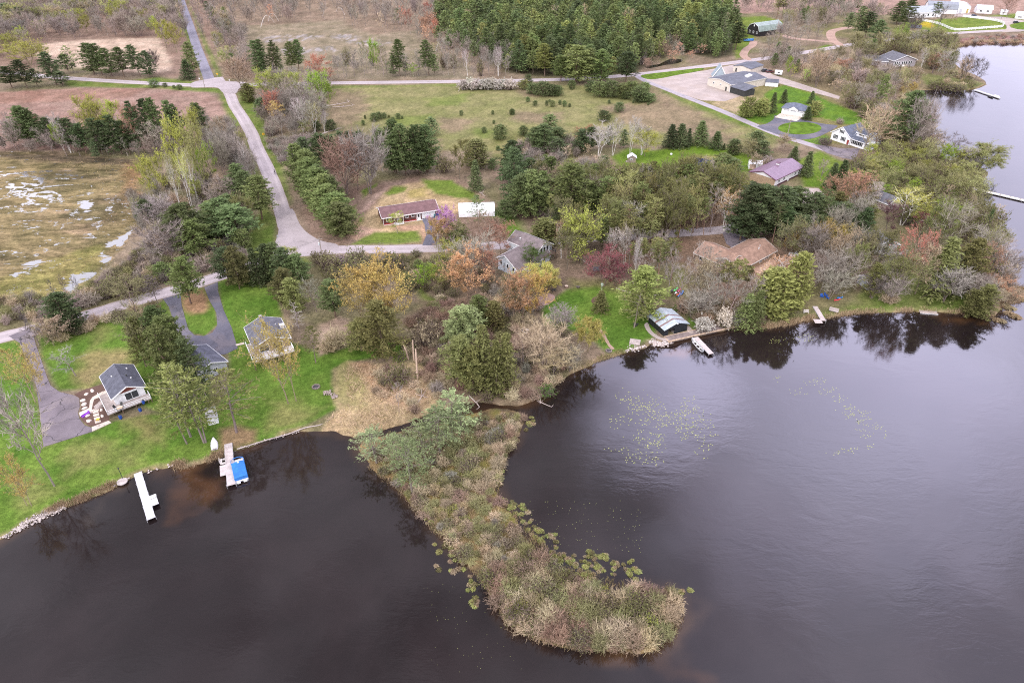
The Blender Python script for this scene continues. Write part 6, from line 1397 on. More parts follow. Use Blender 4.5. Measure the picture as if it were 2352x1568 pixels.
for i in range(2):
    t, tw, _ = skeleton(rr(170+i), 10, 3.4, 26, 5, 5, .1, 'cone', 1, .022, -.05); add_tpl('deadspruce', i, t, tw, 10, 3.4, TWIG)
for i in range(5):
    t, tw, _ = skeleton(rr(200+i), 12, 8.5, 13, 8, 9, .2, 'vase' if i % 2 else 'round', 1 if i < 3 else 3, .045, .85); add_tpl('bare', i, t, tw, 12, 8.5, TWIG)
for i in range(4):
    t, tw, _ = skeleton(rr(220+i), 13, 5.2, 11, 6, 9, .35, 'round', 1, .04, 1.1, trunk_r=.15); add_tpl('slim', i, t, tw, 13, 5.2, TWIG)
for i in range(5):
    t, tw, lv = skeleton(rr(240+i), 11, 7.5, 11, 7, 7, .2, 'round' if i % 2 else 'vase', 1 if i < 3 else 2, .03, .9, 4600, .28, .17); add_tpl('bud', i, cat2(t, tw), lv, 11, 7.5, LEAF)
for i in range(2):
    t, tw, lv = skeleton(rr(250+i), 11, 7.5, 12, 7, 6, .25, 'round', 1, .028, .9, 2700, .24, .14); add_tpl('lightbud', i, cat2(t, tw), lv, 11, 7.5, LEAF)
for i in range(3):
    t, tw, lv = skeleton(rr(260+i), 12, 5.0, 11, 6, 7, .3, 'round', 1, .026, 1.0, 1800, .26, .17, trunk_r=.13); add_tpl('aspen', i, cat2(t, tw), lv, 12, 5.0, LEAF)
for i in range(3):
    t, tw, lv = skeleton(rr(280+i), 12, 5.0, 9, 6, 8, .3, 'vase', 3 if i else 2, .032, 1.2, 500, .2, .13, trunk_r=.15); add_tpl('birch', i, cat2(t, tw[:int(len(tw)*.12)]), cat2(tw[int(len(tw)*.12):], lv), 12, 5.0, TWIG, BIRCH)
for i in range(2):
    t, tw, lv = skeleton(rr(300+i), 8, 7, 12, 10, 12, .3, 'round', 1, .026, .9, 9000, .5, .09, droop=.35); add_tpl('willow', i, cat2(t, tw), lv, 8, 7, LEAF)
for i in range(4):
    Q, _ = shrub(rr(320+i)); add_tpl('shrub', i, None, Q, 2.2, 2.6, TWIG)
for i in range(4):
    Q, lv = shrub(rr(340+i), leaf=700, n=110, ls=.2, lw=.13); add_tpl('leafshrub', i, Q, lv, 2.2, 2.6, LEAF, TWIG)
for i in range(2):
    Q, lv = shrub(rr(350+i), leaf=1900, n=110, ls=.24, lw=.16); add_tpl('blossom', i, Q, lv, 2.2, 2.6, LEAF, TWIG)
for i in range(3):
    r_ = rr(360+i); n_ = 170; az = r_.uniform(0,6.283,n_); q = np.sqrt(r_.uniform(0,1,n_)); b = np.stack([np.cos(az)*q*.18, np.sin(az)*q*.18, np.full(n_,-.1)],1); m = np.stack([np.cos(az)*q*.42, np.sin(az)*q*.42, .42-.22*q],1)+r_.normal(size=(n_,3))*.06; e = m+np.stack([np.cos(az)*q*.42, np.sin(az)*q*.42, .10-.28*q],1)
    add_tpl('tussock', i, strips(b, m, .022, .04, r_), strips(m, e, .045, .02, r_), .6, 1.2, LEAF, TWIG)
    TPL['tussock'][-1]['tk'] = (.27,.18,.10)
NICE = dict(pine='pine_tree', thinpine='pine_tree', bushpine='young_pine', spruce='spruce_tree', cedar='cedar_tree', redpine='pine_tree', deadspruce='dead_tree', bare='bare_tree', slim='bare_tree', bud='budding_tree', lightbud='budding_tree', aspen='budding_tree', birch='birch_tree', willow='willow_tree', shrub='shrub', leafshrub='leafy_shrub', blossom='blossoming_shrub', tussock='sedge_tussock')
COLS = dict(pine=(.115,.150,.058), dpine=(.088,.118,.050), mpine=(.155,.190,.066), ppine=(.255,.305,.14), lpine=(.235,.255,.08), olive=(.185,.185,.066), yg=(.37,.385,.085), pyg=(.36,.36,.14), lime=(.27,.39,.05), green=(.10,.20,.03), gold=(.52,.40,.13), orange=(.47,.29,.155), rust=(.46,.27,.18), red=(.50,.22,.15), pink=(.50,.27,.45), crimson=(.27,.10,.105), white=(.60,.56,.47), bl=(.50,.40,.36), purple=(.15,.085,.085), grey=(.265,.238,.195), mauve=(.275,.228,.192), brown=(.255,.18,.13), tan=(.41,.33,.215), dkgrey=(.13,.11,.10), reddish=(.30,.20,.15), oliveb=(.245,.235,.108), straw=(.38,.30,.18), tuss=(.40,.42,.155), wgold=(.49,.455,.14), palegrey=(.33,.285,.26))
CW = dict(pine='dark green', dpine='deep dark', mpine='mid green', ppine='pale grey green', lpine='light yellowish green', olive='olive green', yg='yellow green', pyg='pale yellow green', lime='bright lime', green='fresh green', gold='golden', orange='orange', rust='rust coloured', red='red', pink='magenta', crimson='crimson', white='white', bl='pale pink', purple='dark purple', grey='grey', mauve='mauve grey', brown='brown', tan='tan', dkgrey='dark grey', reddish='reddish grey', oliveb='olive brown', straw='straw coloured', tuss='yellow green', wgold='golden green', palegrey='pale grey')
KW = dict(pine='pine', thinpine='open crowned pine', bushpine='young bushy pine', spruce='conical spruce', cedar='columnar cedar', redpine='tall bare trunked pine', deadspruce='dead spire conifer', bare='leafless tree', slim='slender leafless tree', bud='budding tree', lightbud='thinly budding tree', aspen='slender budding tree', birch='white trunked birch', willow='drooping willow', shrub='leafless shrub', leafshrub='leafy shrub', blossom='blossom shrub', tussock='sedge tussock')
CATW = dict(shrub='shrub', leafshrub='shrub', blossom='shrub', tussock='tussock', bushpine='pine', pine='pine', thinpine='pine', redpine='pine')
PL = []
def plant(kind, p, h, w, c, label=None, group=None, lean=None, bark=None):
    PL.append(dict(kind=kind, p=Vector(p), h=h, w=w, c=c, label=label, group=group, lean=lean, bark=bark))
def land_z(x, y):
    """terrain level under a plant"""
    q = np.array([x]); r_ = np.array([y])
    a = max(min(LAND, -sdist(q, r_, lk)[0]*.42), -1.0); b = min(.14, sdist(q, r_, sp_)[0]*.35)
    return max(a, b, -.35)
# surveyed plants: sheet, kind, colour, crown-top x, top y, foot y, crown width (sheet units)
SV = """
A pine dpine 390 450 740 130;A pine dpine 140 520 770 130;A thinpine mpine 560 400 640 100;A pine pine 540 470 640 130;A pine pine 730 370 645 150;A pine pine 800 380 655 120;A pine pine 900 420 665 120;A pine pine 1000 410 670 130;A pine dpine 1140 390 670 115;A pine dpine 1240 440 675 110;A bare dkgrey 1310 450 630 100;A pine dpine 30 580 770 150;A pine dpine 270 600 760 110;A pine dpine 500 620 750 135;A bud yg 200 390 570 260;A bud pyg 330 400 520 150;A bud yg 100 400 520 150;A bushpine pine 1325 685 760 80;A bushpine pine 1430 720 760 40;A bushpine pine 1510 740 770 30;A bushpine pine 1555 735 780 50;
A pine dpine 30 30 210 140;A pine dpine 140 60 230 120;A bud yg 1390 200 420 120;A bud yg 1480 230 460 120;A pine mpine 1620 360 630 110;A spruce dpine 1600 520 690 125;A pine mpine 1990 190 310 85;A pine dpine 1790 10 120 50;A pine mpine 1840 60 200 70;A bare reddish 2060 500 790 190;A cedar olive 2140 730 890 100;A pine dpine 2240 860 1055 85;A pine mpine 1940 60 190 60;
B pine pine 30 340 650 90;B pine pine 130 355 650 90;B pine pine 200 400 640 60;B pine mpine 290 365 640 95;B pine pine 350 340 620 95;A pine pine 2210 350 665 120;
B bud yg 100 640 880 220;B bud pyg 200 680 900 150;B bud yg 320 650 890 120;B bud lime 560 660 960 170;B bud lime 640 740 960 70;B bud red 530 505 710 170;B bud rust 640 610 720 100;B bud red 130 820 1080 130;B aspen gold 170 880 1110 150;B birch palegrey 385 840 1150 110;B birch pyg 490 880 1160 90;B birch palegrey 590 960 1150 60;B bushpine pine 660 1035 1140 100;B bushpine pine 540 1045 1140 80;B pine dpine 60 850 1060 80;B bare grey 300 690 1000 170;B bare grey 420 720 1050 170;B bare mauve 230 780 1050 150;B bare grey 520 800 1100 150;B bare grey 440 900 1180 120;B bare mauve 330 950 1200 140;
B pine pine 1250 340 665 100;B pine pine 1210 480 665 100;B pine pine 1510 350 660 110;B pine pine 1570 470 665 80;B bud lime 1040 370 640 95;B aspen lime 1390 560 670 110;B birch palegrey 1860 430 665 55;B birch palegrey 2130 390 665 60;B slim grey 850 420 670 90;B slim grey 940 400 670 80;B slim grey 770 480 680 90;B slim grey 720 500 680 90;B slim grey 1310 470 670 70;B slim grey 1420 450 665 70;B slim grey 1690 430 660 70;B slim grey 1740 450 660 70;B slim grey 1990 470 665 80;B slim grey 2050 450 665 80;B slim oliveb 960 350 640 80;B slim oliveb 1110 400 660 80;
C pine mpine 620 390 720 230;C pine dpine 1060 445 715 170;C pine mpine 840 430 720 190;C pine mpine 480 480 715 150;C pine mpine 720 420 710 130;C bushpine pine 240 720 820 130;C bushpine pine 320 700 835 140;C bushpine pine 400 730 835 130;C bushpine pine 190 640 760 70;C bushpine olive 150 690 780 90;C bushpine pine 570 690 780 65;C bushpine pine 740 700 800 110;C bushpine mpine 820 700 840 150;C bushpine pine 920 690 845 150;C bushpine mpine 1010 720 850 120;C bushpine mpine 1090 700 830 140;C bushpine pine 1170 740 880 150;C bushpine pine 1250 810 890 110;C bushpine pine 1040 790 865 70;C bushpine mpine 1210 710 800 90;C bushpine pine 450 740 835 90;C bushpine pine 1160 790 890 110;
C bushpine pine 185 840 890 35;C bushpine pine 248 872 925 42;C bushpine pine 350 872 922 30;C bushpine mpine 400 870 932 50;C bushpine pine 465 868 915 30;C bushpine pine 505 872 930 40;C bushpine pine 550 898 935 25;C bushpine pine 45 944 1002 45;C bushpine pine 895 868 906 28;C bushpine pine 985 884 978 85;C bushpine pine 855 955 1060 110;C bushpine pine 1235 893 917 22;C bushpine pine 145 1090 1182 88;C bushpine pine 130 1228 1300 65;C bushpine pine 1105 868 900 20;C bushpine pine 375 866 890 25;
B bushpine pine 1045 980 1058 75;B bushpine pine 1090 970 1036 58;B bushpine pine 1137 978 1032 38;B bushpine pine 1257 983 1038 45;B bushpine pine 952 1042 1092 30;B bushpine pine 970 1000 1036 22;B bushpine pine 1212 1015 1062 38;B bushpine pine 1295 1005 1036 20;B bushpine pine 1810 958 1007 34;B bushpine pine 2085 958 1000 28;B bushpine pine 2257 944 1002 44;B bushpine pine 2095 1045 1082 26;B bushpine pine 2010 1103 1158 45;B bushpine pine 2150 1075 1215 118;B bushpine pine 2130 1268 1312 38;B bushpine olive 1180 1000 1025 20;
C pine pine 380 1000 1140 130;C pine pine 330 1085 1320 200;C pine pine 440 1110 1270 150;C pine pine 250 1110 1300 140;C bushpine pine 200 1160 1260 80;C pine dpine 450 1210 1360 150;C bushpine pine 530 1175 1250 70;C bushpine mpine 340 1340 1420 60;
C birch palegrey 820 1060 1365 160;C birch palegrey 950 1050 1355 95;C birch palegrey 1105 1030 1345 85;C birch palegrey 1200 1100 1350 110;C bud orange 690 1110 1255 150;C bud yg 1225 1150 1360 180;C pine dpine 660 1125 1330 150;C pine dpine 740 1110 1320 120;C pine dpine 900 1095 1280 90;C pine dpine 1030 1130 1290 80;C spruce dpine 1450 1085 1285 135;C spruce dpine 1535 1080 1285 150;C spruce dpine 1600 1120 1275 70;C spruce pine 1712 1055 1262 155;C spruce pine 1845 1145 1295 120;C spruce pine 1900 1250 1305 34;
C cedar pine 1995 1215 1345 95;C pine pine 2180 1140 1310 140;C pine pine 2250 1225 1375 130;C bud oliveb 2130 1230 1370 150;C pine mpine 1890 1340 1620 240;C pine pine 2000 1385 1650 170;C bushpine lpine 2135 830 1025 130;C bushpine lpine 2235 860 1012 120;C bushpine lpine 2080 900 1020 100;C bushpine pine 850 1345 1455 90;C pine dpine 50 1285 1620 170;C pine dpine 200 1375 1660 200;C pine mpine 590 1445 1740 240;C pine mpine 780 1425 1610 160;C pine mpine 905 1475 1645 130;C bushpine mpine 360 1430 1540 120;C blossom bl 2290 1350 1440 90;C bud tan 2190 1360 1480 130;
B pine dpine 420 1190 1500 150;B pine dpine 540 1165 1510 190;B pine dpine 640 1170 1480 150;B pine dpine 740 1145 1420 150;B pine dpine 830 1140 1410 150;B pine dpine 920 1140 1400 160;B bare reddish 750 1230 1700 310;B bare grey 960 1185 1690 330;B bare reddish 850 1210 1660 240;B pine pine 1180 1035 1500 180;B pine pine 1290 1075 1520 200;B pine pine 1375 1085 1510 190;B pine pine 1480 1075 1495 190;B pine pine 1545 1020 1190 120;B pine pine 1080 1115 1360 140;B pine mpine 1500 1190 1500 160;B pine pine 1210 1150 1510 190;B pine dpine 1420 1170 1515 160;B leafshrub oliveb 1650 1340 1500 130;B birch pyg 1600 1260 1460 80;B bud olive 1780 1255 1560 190;B cedar olive 1940 1215 1460 160;B spruce pine 1930 1395 1660 120;B bushpine pine 2080 1375 1475 80;B pine dpine 2260 1225 1600 200;
F pine mpine 350 -200 180 190;F pine mpine 415 -150 250 200;F pine mpine 470 -80 310 220;F pine mpine 520 0 370 230;F pine mpine 575 70 430 240;F pine mpine 630 150 480 240;F pine mpine 685 235 540 250;F pine mpine 740 310 600 250;F spruce mpine 440 -130 230 170;F spruce mpine 500 -50 300 180;F spruce mpine 555 30 370 190;F spruce mpine 610 105 440 190;F spruce mpine 665 190 500 190;F spruce mpine 720 270 570 200;F spruce mpine 385 -180 190 160;F pine pine 560 -20 330 180;F pine pine 660 90 440 180;
A bud yg 1300 1390 1760 190;A bud yg 1230 1420 1700 130;A bud yg 1500 1110 1700 190;A bud pyg 1650 1150 1720 150;A bud yg 1600 1010 1500 120;A bud lime 1790 1290 1600 130;A bud lime 1700 1350 1640 110;A birch pyg 1440 1370 1830 70;A birch yg 1530 1330 1850 70;A birch pyg 1600 1300 1800 70;A aspen yg 1490 1350 1800 90;A birch palegrey 2100 1240 1530 70;A birch palegrey 2170 1290 1520 60;A pine dpine 1690 885 1210 130;A pine dpine 1120 880 1335 130;A pine dpine 1220 855 1335 130;A pine pine 1300 848 1345 130;A pine pine 1420 875 1335 130;A pine pine 1500 910 1330 130;A pine pine 140 920 1270 190;A pine pine 230 960 1270 150;A pine dpine 380 1020 1290 140;A pine dpine 560 1030 1325 140;A pine dpine 770 1030 1345 150;A pine dpine 950 1000 1345 160;A pine dpine 1040 1050 1345 110;A pine dpine 660 1080 1335 140;A pine dpine 860 1050 1345 140;A birch palegrey 440 1000 1310 70;A birch palegrey 520 1070 1335 60;A birch palegrey 870 1100 1300 60;A birch palegrey 980 1020 1300 60;A bud yg 700 880 1240 200;A bud yg 950 905 1250 190;A bud yg 820 920 1240 150;A bud lime 480 1100 1320 100;A bud rust 1090 960 1335 130;A bare grey 1300 1080 1390 210;A bare grey 1380 1140 1395 160;A bare mauve 30 1050 1310 150;A bare mauve 400 1120 1300 140;A bare mauve 90 1120 1320 120;A bare grey 1800 1080 1450 150;A bare grey 1900 1130 1480 150;A bare grey 2000 1180 1500 150;A bare grey 1880 1240 1560 150;A bud tan 1880 1050 1330 130;A bare grey 2100 1320 1600 130;
E pine pine 2020 -20 290 190;E pine pine 2090 35 340 170;E pine mpine 2200 85 460 230;E pine pine 1960 240 430 170;E pine pine 1870 285 610 270;E pine pine 2000 330 650 310;E pine pine 1560 330 750 310;E pine mpine 1640 460 800 270;E pine mpine 1790 300 560 170;E bushpine mpine 2080 535 720 160;E pine dpine 1220 290 510 120;E pine pine 1750 430 640 180;E pine pine 1470 420 620 160;E bare grey 1400 515 830 360;E bare palegrey 1330 300 490 240;E birch palegrey 1190 330 520 60;E bud yg 1690 120 340 90;E bud olive 2100 285 560 190;E bare mauve 1900 90 330 180;E bare mauve 1830 180 380 160;E shrub mauve 1720 755 905 180;E bushpine mpine 1385 825 970 140;E pine mpine 1540 800 1190 230;E pine dpine 1900 690 1020 200;E pine olive 1990 690 1065 170;E spruce dpine 2180 710 1025 140;E spruce dpine 2270 685 1015 140;E cedar olive 2080 760 1010 110;E slim dkgrey 420 980 1190 40;E slim dkgrey 505 940 1195 40;E slim dkgrey 615 950 1165 50;E leafshrub oliveb 1080 950 1120 260;E leafshrub oliveb 960 930 1090 200;E leafshrub oliveb 870 995 1135 140;E shrub mauve 740 1080 1200 180;E shrub mauve 640 1100 1220 160;E pine dpine 480 1110 1410 280;E pine dpine 570 1270 1440 180;E bare oliveb 1080 980 1300 240;E thinpine dkgrey 1290 950 1190 130;E bud tan 440 1330 1530 260;E bud tan 380 1360 1560 160;E bare dkgrey 250 1370 1560 220;E pine pine 1340 1220 1710 240;E bud oliveb 1200 1300 1700 230;E pine olive 1110 1320 1740 180;E pine mpine 1400 1300 1800 270;E leafshrub olive 1230 930 1080 160;
I pine mpine 1320 -60 640 280;I pine pine 1530 20 580 220;I thinpine lpine 1420 240 900 350;I thinpine lpine 1560 330 950 360;I thinpine lpine 1630 480 950 240;I thinpine pine 1660 120 620 190;I thinpine lpine 1480 560 960 260;I thinpine lpine 1895 330 862 380;I slim grey 560 150 370 230;I lightbud gold 80 160 600 260;I lightbud gold 170 230 590 180;I slim palegrey 50 560 1330 290;I bare grey 20 480 1100 260;I lightbud gold 110 1220 1500 200;I lightbud gold 10 1120 1500 180;
J lightbud gold 140 -60 612 330;J lightbud gold 230 -20 590 240;J thinpine olive 480 -60 255 150;F deadspruce palegrey 335 1110 1410 150;F pine pine 660 990 1310 210;F bud gold 1010 890 1420 380;F bud gold 880 960 1400 300;F bud gold 1130 950 1430 300;F pine olive 1060 1170 1660 320;F pine olive 900 1330 1600 220;F pine dpine 40 680 1015 150;F cedar pine 150 665 1010 130;F pine dpine 235 715 1060 160;F pine pine 350 765 1060 190;F pine olive 230 895 1210 210;F pine olive 320 975 1270 200;F bare grey 500 1000 1265 150;F bud yg 290 720 900 160;F blossom bl 750 755 850 110;F leafshrub oliveb 560 700 860 150;F leafshrub oliveb 640 720 900 160;F leafshrub olive 700 850 1000 170;F leafshrub olive 800 860 1010 170;F leafshrub oliveb 880 680 900 160;F leafshrub oliveb 900 780 960 170;F leafshrub oliveb 1010 770 920 150;F leafshrub olive 1090 790 920 130;F leafshrub olive 1200 740 920 190;F slim palegrey 1095 670 920 70;F bushpine pine 1310 915 1085 140;F bud lime 1480 890 1080 160;F bud yg 1600 870 1060 180;F bud orange 1850 770 1150 320;F bud rust 2030 730 1040 200;F bud orange 1760 880 1130 220;F bare grey 1890 640 1000 260;F bare brown 2040 460 770 330;F bud rust 2150 520 760 200;F thinpine pine 1960 250 560 130;F pine pine 2190 290 480 130;F bud pink 1660 385 640 200;F bud orange 1640 480 720 200;F bud gold 1580 500 700 150;F leafshrub green 1770 500 690 220;F bud oliveb 1750 510 700 220;F aspen yg 1235 395 580 150;F bud yg 1720 650 900 200;F pine ppine 1830 1220 1570 270;F pine ppine 1760 1340 1570 180;F pine mpine 1970 1120 1430 170;F cedar olive 2090 1180 1430 130;F leafshrub tan 1480 1330 1560 260;F leafshrub oliveb 1560 1310 1420 120;F shrub straw 700 1400 1560 200;F shrub straw 640 1500 1600 160;F bushpine mpine 1430 800 910 80;F bushpine mpine 1520 830 920 80;
J spruce olive 1990 -70 480 250;J spruce olive 2110 60 510 220;J spruce olive 2200 0 480 210;J pine olive 1800 40 470 280;J pine olive 1900 120 520 240;J deadspruce palegrey 1720 20 250 110;J leafshrub olive 1250 270 430 230;J leafshrub lime 1270 140 240 100;J slim palegrey 1240 440 690 70;J thinpine ppine 1700 530 960 320;J thinpine ppine 1590 640 1050 320;J thinpine ppine 1470 790 1140 300;J thinpine ppine 1030 850 1130 290;J thinpine ppine 1330 940 1400 330;J thinpine ppine 1790 610 930 240;J thinpine ppine 1230 880 1200 220;
K bare tan 330 -20 330 330;K bare tan 480 60 320 260;K bare tan 150 0 280 260;K bare grey 560 150 330 170;K bare straw 420 120 380 260;K leafshrub green 350 440 540 130;K bare tan 230 -100 200 260;
G spruce dpine 1120 100 390 140;G spruce dpine 1190 60 220 60;G cedar olive 1290 35 220 60;G spruce dpine 1330 105 310 90;G spruce dpine 1388 105 310 90;G spruce dpine 1480 0 310 120;G spruce dpine 1545 -30 300 130;G spruce dpine 1590 10 290 100;G aspen lime 1245 145 370 140;G pine mpine 590 -30 490 300;G pine mpine 200 20 430 240;G pine pine 490 300 560 170;G pine pine 100 60 430 200;G pine dpine 60 -170 330 200;G cedar olive 340 460 670 190;G bud gold 1400 260 520 220;G bud gold 1580 280 520 150;G birch orange 1960 230 560 190;G bud yg 680 440 850 310;G bud yg 600 480 840 220;G bud oliveb 540 560 900 230;G birch rust 490 480 800 90;G birch palegrey 920 550 840 80;G birch palegrey 1060 530 860 100;G birch palegrey 1150 640 1040 60;G bud crimson 870 750 1040 280;G bud crimson 960 850 1040 180;G pine lpine 1230 870 1310 320;G thinpine lpine 1150 1080 1400 240;G spruce olive 830 1080 1255 140;G bud orange 150 960 1360 270;G lightbud orange 60 1060 1350 220;G bud gold 240 960 1360 200;G willow wgold 280 870 1070 320;G willow wgold 380 930 1080 180;G bud green 230 720 900 180;G willow wgold 730 1310 1610 210;G bare palegrey 490 1250 1450 200;G leafshrub oliveb 460 1340 1520 170;G blossom white 1730 1300 1425 140;G blossom white 1915 1210 1390 110;G spruce mpine 2130 1110 1400 190;G bare grey 1720 1080 1290 260;G lightbud tan 1640 930 1160 160;G shrub brown 1560 1130 1260 160;G bud oliveb 30 1000 1330 180;G leafshrub green 1480 1200 1260 60;G bare mauve 780 90 420 130;G shrub mauve 1020 150 290 150;G bud tan 420 40 330 180;
G pine dpine 2180 140 620 300;G pine dpine 2100 330 640 260;H pine dpine 100 160 620 320;H pine dpine 250 180 610 310;H pine pine 390 190 560 260;H pine pine 610 270 500 200;H pine dpine 760 320 610 300;H pine dpine 900 390 650 270;H pine pine 640 400 600 230;H bud rust 720 110 340 180;H bud rust 870 70 400 210;H bud oliveb 930 200 420 170;H birch palegrey 1060 120 400 100;H birch yg 1360 210 510 220;H bud purple 1190 340 590 170;H bud gold 430 530 770 180;H bud gold 590 500 800 170;H bud gold 770 530 750 150;H bud gold 340 600 780 140;H cedar lpine 210 900 1290 260;H cedar lpine 420 760 1260 190;H cedar lpine 130 980 1280 200;H birch orange 250 800 1000 200;H birch orange 140 880 1080 180;H bare grey 650 740 1100 310;H bare grey 800 730 1110 220;H bare grey 950 560 830 200;H bare grey 700 900 1150 240;H bare grey 1000 600 860 150;H lightbud red 1420 590 1110 250;H bud tan 1540 680 1110 220;H bare oliveb 1350 760 1130 260;H spruce olive 1730 620 1130 290;H spruce olive 1860 700 1080 260;H pine olive 1960 620 1100 220;H bare grey 1750 350 770 310;H bud olive 1640 400 760 230;H spruce dpine 2060 370 650 70;H bare oliveb 2120 560 920 240;H bare grey 2050 560 900 220;H lightbud rust 2100 720 1050 180;H pine olive 2030 1020 1310 200;H pine olive 1940 1080 1310 160;H birch palegrey 2230 700 1050 120;H birch palegrey 2180 850 1080 120;H bare dkgrey 1060 960 1150 130;H bare grey 1230 950 1180 200;H shrub tan 1180 1080 1180 150;H bud crimson 1480 420 600 130;H leafshrub olive 1560 420 620 150;H spruce mpine 40 1080 1400 160;H bud lime 1700 330 560 220;H bud yg 1520 350 560 200;H bare palegrey 1750 880 1180 240;H pine olive 1020 40 300 200;H pine olive 980 130 330 150;
D pine pine 1270 10 210 140;D pine pine 1345 -10 265 120;D pine pine 930 55 340 90;D pine dpine 1000 105 340 140;D pine pine 1090 170 390 130;D redpine dpine 1590 20 270 80;D bare dkgrey 1640 55 245 130;D bare dkgrey 1400 130 290 100;D bare reddish 2190 -10 165 100;D bare reddish 2240 -20 160 90;D redpine olive 250 -20 165 110;D redpine olive 200 -10 165 90;D pine dpine 590 -20 120 110;D pine pine 660 -10 110 90;D bud lime 290 505 690 60;D bud lime 440 605 735 55;D bud yg 330 590 690 40;D bud rust 760 530 650 120;D bare reddish 580 470 760 150;D pine mpine 1140 650 990 100;D pine pine 1390 790 1310 250;D bare tan 1120 970 1310 320;D bare tan 1020 1020 1330 200;D bare mauve 1480 890 1360 160;D bare mauve 1560 920 1350 120;D bud gold 1350 740 900 110;D bare dkgrey 1740 1200 1395 270;D willow pyg 2010 1290 1500 330;D bud yg 1860 1320 1480 160;D bare palegrey 1930 1300 1490 150;D spruce pine 160 805 985 75;D spruce pine 490 795 905 70;D spruce dpine 455 930 1045 80;D spruce pine 250 780 900 70;D bushpine lpine 75 840 1015 110;D bushpine lpine 525 870 1010 110;D bushpine lpine 30 870 1000 90;D spruce pine 340 1275 1395 90;D spruce pine 470 1320 1535 110;D spruce dpine 690 1420 1645 120;D spruce dpine 775 1395 1640 120;D bare mauve 595 1400 1570 80;D leafshrub dkgrey 600 1190 1260 100;D bare dkgrey 1880 490 720 140;D bare dkgrey 1960 520 725 150;D bare tan 1830 520 715 100;D shrub mauve 730 1020 1080 60;D leafshrub oliveb 900 480 600 150;D bud oliveb 880 300 520 150;D bud oliveb 1000 380 560 140;D bud oliveb 1550 300 420 200;D birch palegrey 1480 430 590 60;D bare oliveb 1600 420 640 200;D bare oliveb 1450 350 560 180;D bud rust 1580 470 640 120;D bare palegrey 1690 460 680 140;D leafshrub olive 1250 550 640 160;D leafshrub olive 1600 700 790 150;D leafshrub oliveb 1750 720 800 150;D bud tan 250 1190 1320 130;D leafshrub tan 60 1230 1330 120;D bush_ mauve 0 0 1 1
"""
for ent in SV.replace('\n', '').split(';'):
    ent = ent.strip()
    if not ent or 'bush_' in ent: continue
    t_, kind, ck, x, y0_, y1_, w_ = ent.split(); x, y0_, y1_, w_ = map(float, (x, y0_, y1_, w_))
    tx, ty = tp(t_, x, y0_); _, by = tp(t_, x, y1_); wp = w_/2.90375*.765625
    bx_ = tx+(1176-tx)*(by-ty)/(3023-ty); g = G(bx_, by, .2)
    lz = land_z(g.x, g.y); g = G(bx_, by, lz); sc_ = ppm(g); h_ = height_to(g, ty); w_ = wp/sc_*(1.22 if kind in ('pine','spruce','thinpine','cedar') else 1.05)
    if kind in ('shrub','leafshrub','bushpine','blossom'):      # low plants: their rear edge hides behind the top
        h_ = max(.8, h_*.86)
    plant(kind, g, max(h_, .8), max(w_, .6), ck)
NSURV = len(PL)
# white hedge along the east road
for i in range(9):
    x, y = tp('B', 1840+i*48, 780-8*(i%2)); plant('blossom', G(x, y), random.uniform(4.2,6.0), random.uniform(6,7.5), 'white', 'white blossoming shrub in the hedge along the east road', 'white hedge shrubs by the east road')
# bent birches
# ------------------------------------------------------------------ scattered woods
def inpoly(x, y, P): return sdist(np.array([x]), np.array([y]), P)[0] > 0
BLOCK = []
for o in list(col.objects):
    if o.get('kind') == 'structure' and any(o.name.startswith(n_) for n_ in ('road','lane','driveway','gravel_lot','farm_track','parking','farm_yard','concrete','patio')):
        vv = np.array([(v.co.x, v.co.y) for v in o.data.vertices]); BLOCK.append(vv)
BL_ALL = np.concatenate(BLOCK)
FOOT = []
for o in list(col.objects):
    if o.type == 'EMPTY' and o.get('category') in ('house','garage','barn','store','building','shed','cottage','boathouse','cabin'):
        vs_ = []
        for c in o.children:
            M = Matrix.Translation(o.location) @ Matrix.Rotation(o.rotation_euler.z, 4, 'Z')
            vs_ += [(M @ Vector(b))[:2] for b in c.bound_box]
        vs_ = np.array(vs_); FOOT.append((vs_.mean(0), np.abs(vs_-vs_.mean(0)).max()*.8))
def clear(x, y, m=2.5):
    d = ((BL_ALL-np.array((x, y)))**2).sum(1).min()
    if d < m*m: return False
    for c, r_ in FOOT:
        if (c[0]-x)**2+(c[1]-y)**2 < r_*r_: return False
    return True
def scatter(poly, n, mix, h, w, label, group, mind=2.5, road=3.0, seed=0, z=None):
    """plants spread at random over a plot; mix = [(kind, colour, weight)]"""
    rs = random.Random(seed); P = W2(poly); A = np.array(P); pts = []; tries = 0
    tot = sum(m_[2] for m_ in mix); cell = {}
    while len(pts) < n and tries < n*40:
        tries += 1
        x = rs.uniform(A[:,0].min(), A[:,0].max()); y = rs.uniform(A[:,1].min(), A[:,1].max())
        if not inpoly(x, y, P): continue
        ck = (int(x//mind), int(y//mind)); bad = False
        for a in (-1,0,1):
            for b in (-1,0,1):
                for q in cell.get((ck[0]+a, ck[1]+b), ()):
                    if (q[0]-x)**2+(q[1]-y)**2 < mind*mind: bad = True
        if bad or (road and not clear(x, y, road)): continue
        cell.setdefault(ck, []).append((x, y)); pts.append((x, y))
        u = rs.uniform(0, tot)
        for kind, c, wt in mix:
            u -= wt
            if u <= 0: break
        hh = rs.uniform(*h); lz = land_z(x, y) if z is None else z
        lb = label if isinstance(label, str) else label(kind, c)
        if kind in ('pine','redpine','thinpine'): ww = hh*(rs.uniform(.46,.68) if kind == 'pine' else rs.uniform(.3,.42))
        elif kind in ('slim','aspen','birch'): ww = hh*rs.uniform(.32,.48)
        else: ww = rs.uniform(*w)
        plant(kind, (x, y, lz), hh, ww, c, lb, group)
